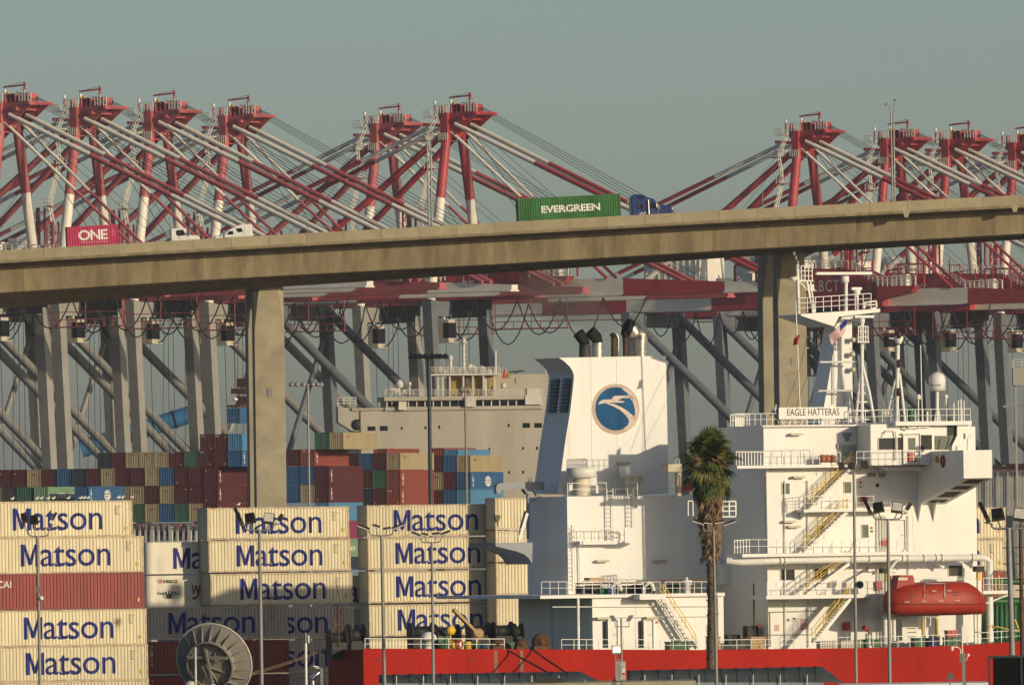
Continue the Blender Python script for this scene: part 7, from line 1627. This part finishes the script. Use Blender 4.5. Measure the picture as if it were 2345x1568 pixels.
mb = MB(); a0, a1, z = P_(1180, 1562).x, P_(1590, 1558).x, P_(1400, 1562).z; mb.box(a0, a1, 0, 9, 0, z - .25); mb.build('wall', BEI, t)
mb = MB(); mb.hexa([(a0 - .1, -.12, z - .24), (a1 + .1, -.12, z - .24), (a1 + .1, 9, z - .24), (a0 - .1, 9, z - .24), (a0 - .1, -.12, z), (a1 + .1, -.12, z + .05), (a1 + .1, 9, z + .05), (a0 - .1, 9, z)]); mb.build('roof_edge', mat('beige_trim', (.42, .38, .26), .7), t)
mb = MB(); mb.box(P_(1228, 1560).x, P_(1292, 1560).x, .5, 2.2, z + .06, P_(1260, 1552).z); mb.build('roof_hatch', BRZ, t)
for x in (1340, 1475): mb = MB(); mb.bar(P_(x, 1562) + Vector((0, .2, 0)), P_(x, 1556) + Vector((0, .2, 0)), .1); mb.build('vent_pipe', GALV, t)
f_ = At((W(2100, 1568, 760).x, 760, 3.0), 0); P_ = lambda x, y: W(x, y, 760) - f_.O
t = thing('white_roofed_shed', 'white roofed shed just showing its roof edge at the lower right', 'shed', f_)
a0, a1 = P_(1930, 1567).x, P_(2266, 1562).x; z0, z1 = P_(1930, 1567).z, P_(2266, 1562).z
mb = MB(); mb.hexa([(a0, 0, 0), (a1, 0, 0), (a1, 8, 0), (a0, 8, 0), (a0, 0, z0 - .2), (a1, 0, z1 - .2), (a1, 8, z1 - .2), (a0, 8, z0 - .2)]); mb.build('wall', TENTW, t)
mb = MB(); mb.hexa([(a0 - .1, -.1, z0 - .19), (a1, -.1, z1 - .19), (a1, 8, z1 - .19), (a0 - .1, 8, z0 - .19), (a0 - .1, -.1, z0), (a1, -.1, z1), (a1, 8, z1), (a0 - .1, 8, z0)]); mb.build('roof', WHITEM, t)
# electric cabinet post with lamps
f_ = At((W(1424, 1568, 760).x, 760, 3.0), 0); P_ = lambda x, y: W(x, y, 760) - f_.O; k = K * 760
t = thing('cabinet_post', 'post with grey electric cabinet, one lit lamp and two grey floodlights', 'utility post', f_)
mb = MB(); mb.tube((0, 0, 0), P_(1422.5, 1415), .065, 8); mb.bar(P_(1408, 1434), P_(1441, 1434), .06); mb.bar(P_(1409, 1434), P_(1408, 1424), .05); mb.bar(P_(1440, 1434), P_(1440, 1424), .05); mb.bar(P_(1409, 1510), P_(1425, 1510), .05); mb.bar(P_(1410, 1510), P_(1410, 1496), .07); mb.build('post', POLEG, t)
p = P_(1421, 1535); mb = MB(); mb.box(p.x - 12 * k, p.x + 12 * k, -.35, .05, p.z - 22 * k, p.z + 22 * k); c_ = mb.build('cabinet', mat('cabinet_grey', (.36, .36, .34), .5, metal=.2), t)
mb = MB(); mb.box(p.x - 1 * k, p.x + 11 * k, -.38, -.352, p.z - 20 * k, p.z + 20 * k); d_ = mb.build('cabinet_door', mat('cabinet_pale', (.45, .45, .42), .5), c_)
mb = MB(); p2 = P_(1428, 1537); mb.box(p2.x - 3 * k, p2.x + 3 * k, -.395, -.382, p2.z - 8 * k, p2.z + 8 * k); mb.box(p2.x - 3 * k, p2.x + 3 * k, -.397, -.3951, p2.z - 7 * k, p2.z - 2 * k, 1); mb.build('warning_label', [WHITEM, REDP], c_)
mb = MB(); mb.tube(P_(1402, 1570), P_(1416, 1530), .06, 6); mb.tube(P_(1407, 1570), P_(1416, 1545), .05, 6); mb.build('conduit', STEELG, t)
for x, tl in ((1407.5, -10), (1438, 10)):
    p = P_(x, 1415); mb = MB(); mb.hexa([(p.x - 5.5 * k, -.2, p.z - 7 * k), (p.x + 5.5 * k, -.2, p.z - 7 * k), (p.x + 5.5 * k, .1, p.z - 7 * k), (p.x - 5.5 * k, .1, p.z - 7 * k), (p.x - 5.5 * k + tl * .02, -.12, p.z + 7 * k), (p.x + 5.5 * k + tl * .02, -.12, p.z + 7 * k), (p.x + 5.5 * k + tl * .02, .18, p.z + 7 * k), (p.x - 5.5 * k + tl * .02, .18, p.z + 7 * k)]); mb.build('floodlight', STEELG, t)
p = P_(1411, 1487); mb = MB(); mb.box(p.x - 10 * k, p.x + 10 * k, -.1, .15, p.z - 10 * k, p.z + 10 * k); l_ = mb.build('lit_floodlight', STEELG, t)
mb = MB(); mb.box(p.x - 7 * k, p.x + 9 * k, -.125, -.1, p.z - 6 * k, p.z + 7 * k); mb.build('glowing_lens', mat('glowing_lens', (.9, .85, .7), .4, emit=(1, .85, .55), estr=4.0), l_)
# camera mast, triangle sign, black board, wooden pole at the right
f_ = At((W(2208, 1568, 740).x, 740, 3.0), 0); P_ = lambda x, y: W(x, y, 740) - f_.O; k = K * 740
t = thing('camera_mast', 'square post with curved camera arm in front of the red hull', 'camera mast', f_)
mb = MB(); mb.bar((0, 0, 0), P_(2206.5, 1495), .2, .2); mb.build('post', POLEG, t); mb = MB(); mb.tube(P_(2204, 1497), P_(2202.5, 1432), .045, 6); mb.build('aerial', WHITEM, t)
mb = MB(); mb.path([P_(2200, 1500), P_(2199, 1486), P_(2194, 1481), P_(2180, 1480)], .04, 6); mb.build('camera_arm', WHITEM, t)
p = P_(2180, 1485); mb = MB(); mb.lathe([(.03, .14), (.1, .1), (.11, -.06), (.05, -.12)], p, 10); mb.build('camera', WHITEM, t)
mb = MB(); mb.path([P_(2208, 1512), P_(2214, 1509), P_(2216, 1502)], .03, 6); p = P_(2217, 1499); mb.lathe([(.03, .1), (.09, .05), (.09, -.06), (.03, -.1)], p, 8); mb.build('second_camera', WHITEM, t)
mb = MB(); mb.box(P_(2197, 1500).x, P_(2201, 1500).x, -.18, -.1, P_(2199, 1516).z, P_(2199, 1497).z); mb.build('switch_box', STEELG, t)
mb = MB(); mb.tube(P_(2212, 1575), P_(2211, 1515), .03, 6); mb.build('cable', DKNAVY, t)
f_ = At((W(2176, 1568, 735).x, 735, 3.0), 0); P_ = lambda x, y: W(x, y, 735) - f_.O
t = thing('triangle_sign', 'small dark grey triangle sign on a post before the red hull', 'sign', f_)
mb = MB(); mb.prism([(P_(2176, 1534).x, P_(2176, 1534).z), (P_(2165, 1554).x, P_(2165, 1554).z), (P_(2187, 1553.5).x, P_(2187, 1553.5).z)], -.03, .0); mb.build('plate', mat('sign_grey', (.12, .12, .125), .6), t); mb = MB(); mb.tube((0, .03, 0), P_(2176, 1552) + Vector((0, .03, 0)), .04, 6); mb.build('post', STEELG, t)
f_ = At((W(2305, 1568, 680).x, 680, 3.0), 0); P_ = lambda x, y: W(x, y, 680) - f_.O; k = K * 680
t = thing('dark_screen', 'black sign board in a dark frame at the lower right corner', 'sign board', f_)
mb = MB(); mb.box(P_(2274, 1530).x, P_(2460, 1530).x, .0, .12, 0, P_(2310, 1505).z); mb.build('board', mat('matte_black', (.006, .006, .006), .9, spec=.05), t)
mb = MB(); 
for x in (2265, 2339, 2462): mb.bar((P_(x, 1530).x, -.06, 0), (P_(x, 1530).x, -.06, P_(x, 1502).z), .1)
mb.bar((P_(2262, 1503).x, -.06, P_(2310, 1503).z), (P_(2464, 1503).x, -.06, P_(2310, 1500).z), .13); mb.build('frame', DKNAVY, t)
f_ = At((W(2341, 1568, 710).x, 710, 3.0), 0); P_ = lambda x, y: W(x, y, 710) - f_.O
t = thing('wooden_utility_pole', 'brown wooden utility pole at the right edge of the view', 'utility pole', f_)
WOOD = mat('weathered_wood', (.12, .075, .045), .9, var=.25, scale=4)
mb = MB(); mb.path([(0, 0, 0), P_(2340, 1400), P_(2336, 1170)], [.15, .13, .11], 10); mb.build('pole', WOOD, t)
for y in (1253, 1290, 1350): mb = MB(); mb.bar(P_(2296 if y < 1300 else 2326, y + .5), P_(2380, y - .5), .07); mb.build('crossarm', WOOD, t)
mb = MB(); 
for (x0, y0, x1, y1) in ((2303, 1290, 2337, 1330), (2310, 1256, 2338, 1276), (2318, 1292, 2336, 1320)): mb.bar(P_(x0, y0), P_(x1, y1), .025)
mb.build('guy_wire', CABLE, t)
# lamp at far right behind (pale bent arm) and ship wing of a neighbour
f_ = At((W(2360, 1100, 1400).x, 1400, 3.0), 0); P_ = lambda x, y: W(x, y, 1400) - f_.O
t = thing('bent_arm_lamp', 'pale bent arm lamp reaching in from the right edge before the cranes', 'lamp post', f_)
mb = MB(); mb.tube((0, 0, 0), P_(2359, 932), .12, 8); mb.path([P_(2359, 934), P_(2345, 930), P_(2330, 925), P_(2318, 925)], .07, 6); mb.build('pole', GALV, t)
for x, y in ((2304, 930), (2318, 926)): mb = MB(); p = P_(x, y); mb.box(p.x - .35, p.x + .35, -.15, .15, p.z - .12, p.z + .12); mb.build('lamp_head', GALV, t)
f_ = At((W(2335, 1100, 1750).x, 1750, 3.0), 0); P_ = lambda x, y: W(x, y, 1750) - f_.O
t = thing('grey_gantry_cabin', 'grey crane cabin with railing at the right edge above the bridge wing', 'cabin', f_)
mb = MB(); mb.box(P_(2320, 870).x, P_(2400, 870).x, 0, 4, P_(2335, 882).z, P_(2335, 842).z); mb.box(P_(2324, 870).x, P_(2328, 870).x, .5, 1, 0, P_(2335, 881).z); mb.build('cabin', GREYS, t)
mb = MB(); mb.rail((P_(2320, 842).x, 0, P_(2335, 842).z), (P_(2400, 842).x, 0, P_(2335, 842).z), 1.2, n=4, r=.05); mb.build('railing', GREYL, t)

# ------------------------------------------------------------------ exhaust smoke and the hazy air
def blob(m, pts):
    bm = bmesh.new()
    for x, y, r in pts[:1]: pass
    p0, p1 = q(pts[0][0], pts[0][1], 27), q(pts[-1][0], pts[-1][1], 27); c = (p0 + p1) / 2; L = (p1 - p0).length / 2; d = (p1 - p0).normalized()
    bmesh.ops.create_uvsphere(bm, u_segments=24, v_segments=14, radius=1.0)
    e = d.cross(Vector((0, 1, 0))).normalized()
    for v in bm.verts:
        t = v.co.z; w = 1.3 + 1.1 * (t + 1) / 2; v.co = c + d * (t * L * 1.05) + e * (v.co.x * w * (1 + .15 * math.sin(5 * t))) + Vector((0, v.co.y * w, 0))
    bm.verts.index_update(); m.add([tuple(v.co) for v in bm.verts], [tuple(v.index for v in f.verts) for f in bm.faces], 0, True); bm.free()
mb = MB(); blob(mb, [(1410, 750, 1), (1195, 640, 1)])
sm = bpy.data.materials.new('smoke'); sm.use_nodes = True; n = sm.node_tree.nodes; n.remove(n['Principled BSDF'])
v = n.new('ShaderNodeVolumePrincipled'); v.inputs['Color'].default_value = (.35, .33, .32, 1); v.inputs['Density'].default_value = .16
sm.node_tree.links.new(v.outputs[0], n['Material Output'].inputs['Volume'])
mb.weld = True
so_ = mb.top('exhaust_smoke', sm, T, tuple(q(1405, 745, 27)), 'faint brownish exhaust smoke drifting left from the funnel pipes', 'smoke', kind='stuff')
HZ = True
if HZ:
    mb = MB(); mb.box(-9100, 9100, -600, 12200, -5.0, 128.0)
    hm = bpy.data.materials.new('haze_air'); hm.use_nodes = True; n = hm.node_tree.nodes; n.remove(n['Principled BSDF'])
    v = n.new('ShaderNodeVolumePrincipled'); v.inputs['Color'].default_value = (.90, .94, 1.0, 1); v.inputs['Density'].default_value = .00005; v.inputs['Anisotropy'].default_value = .3
    hm.node_tree.links.new(v.outputs[0], n['Material Output'].inputs['Volume'])
    mb.top('haze', hm, WORLD, (0, 0, -5), 'thin even coastal haze filling the air', None, kind='stuff')
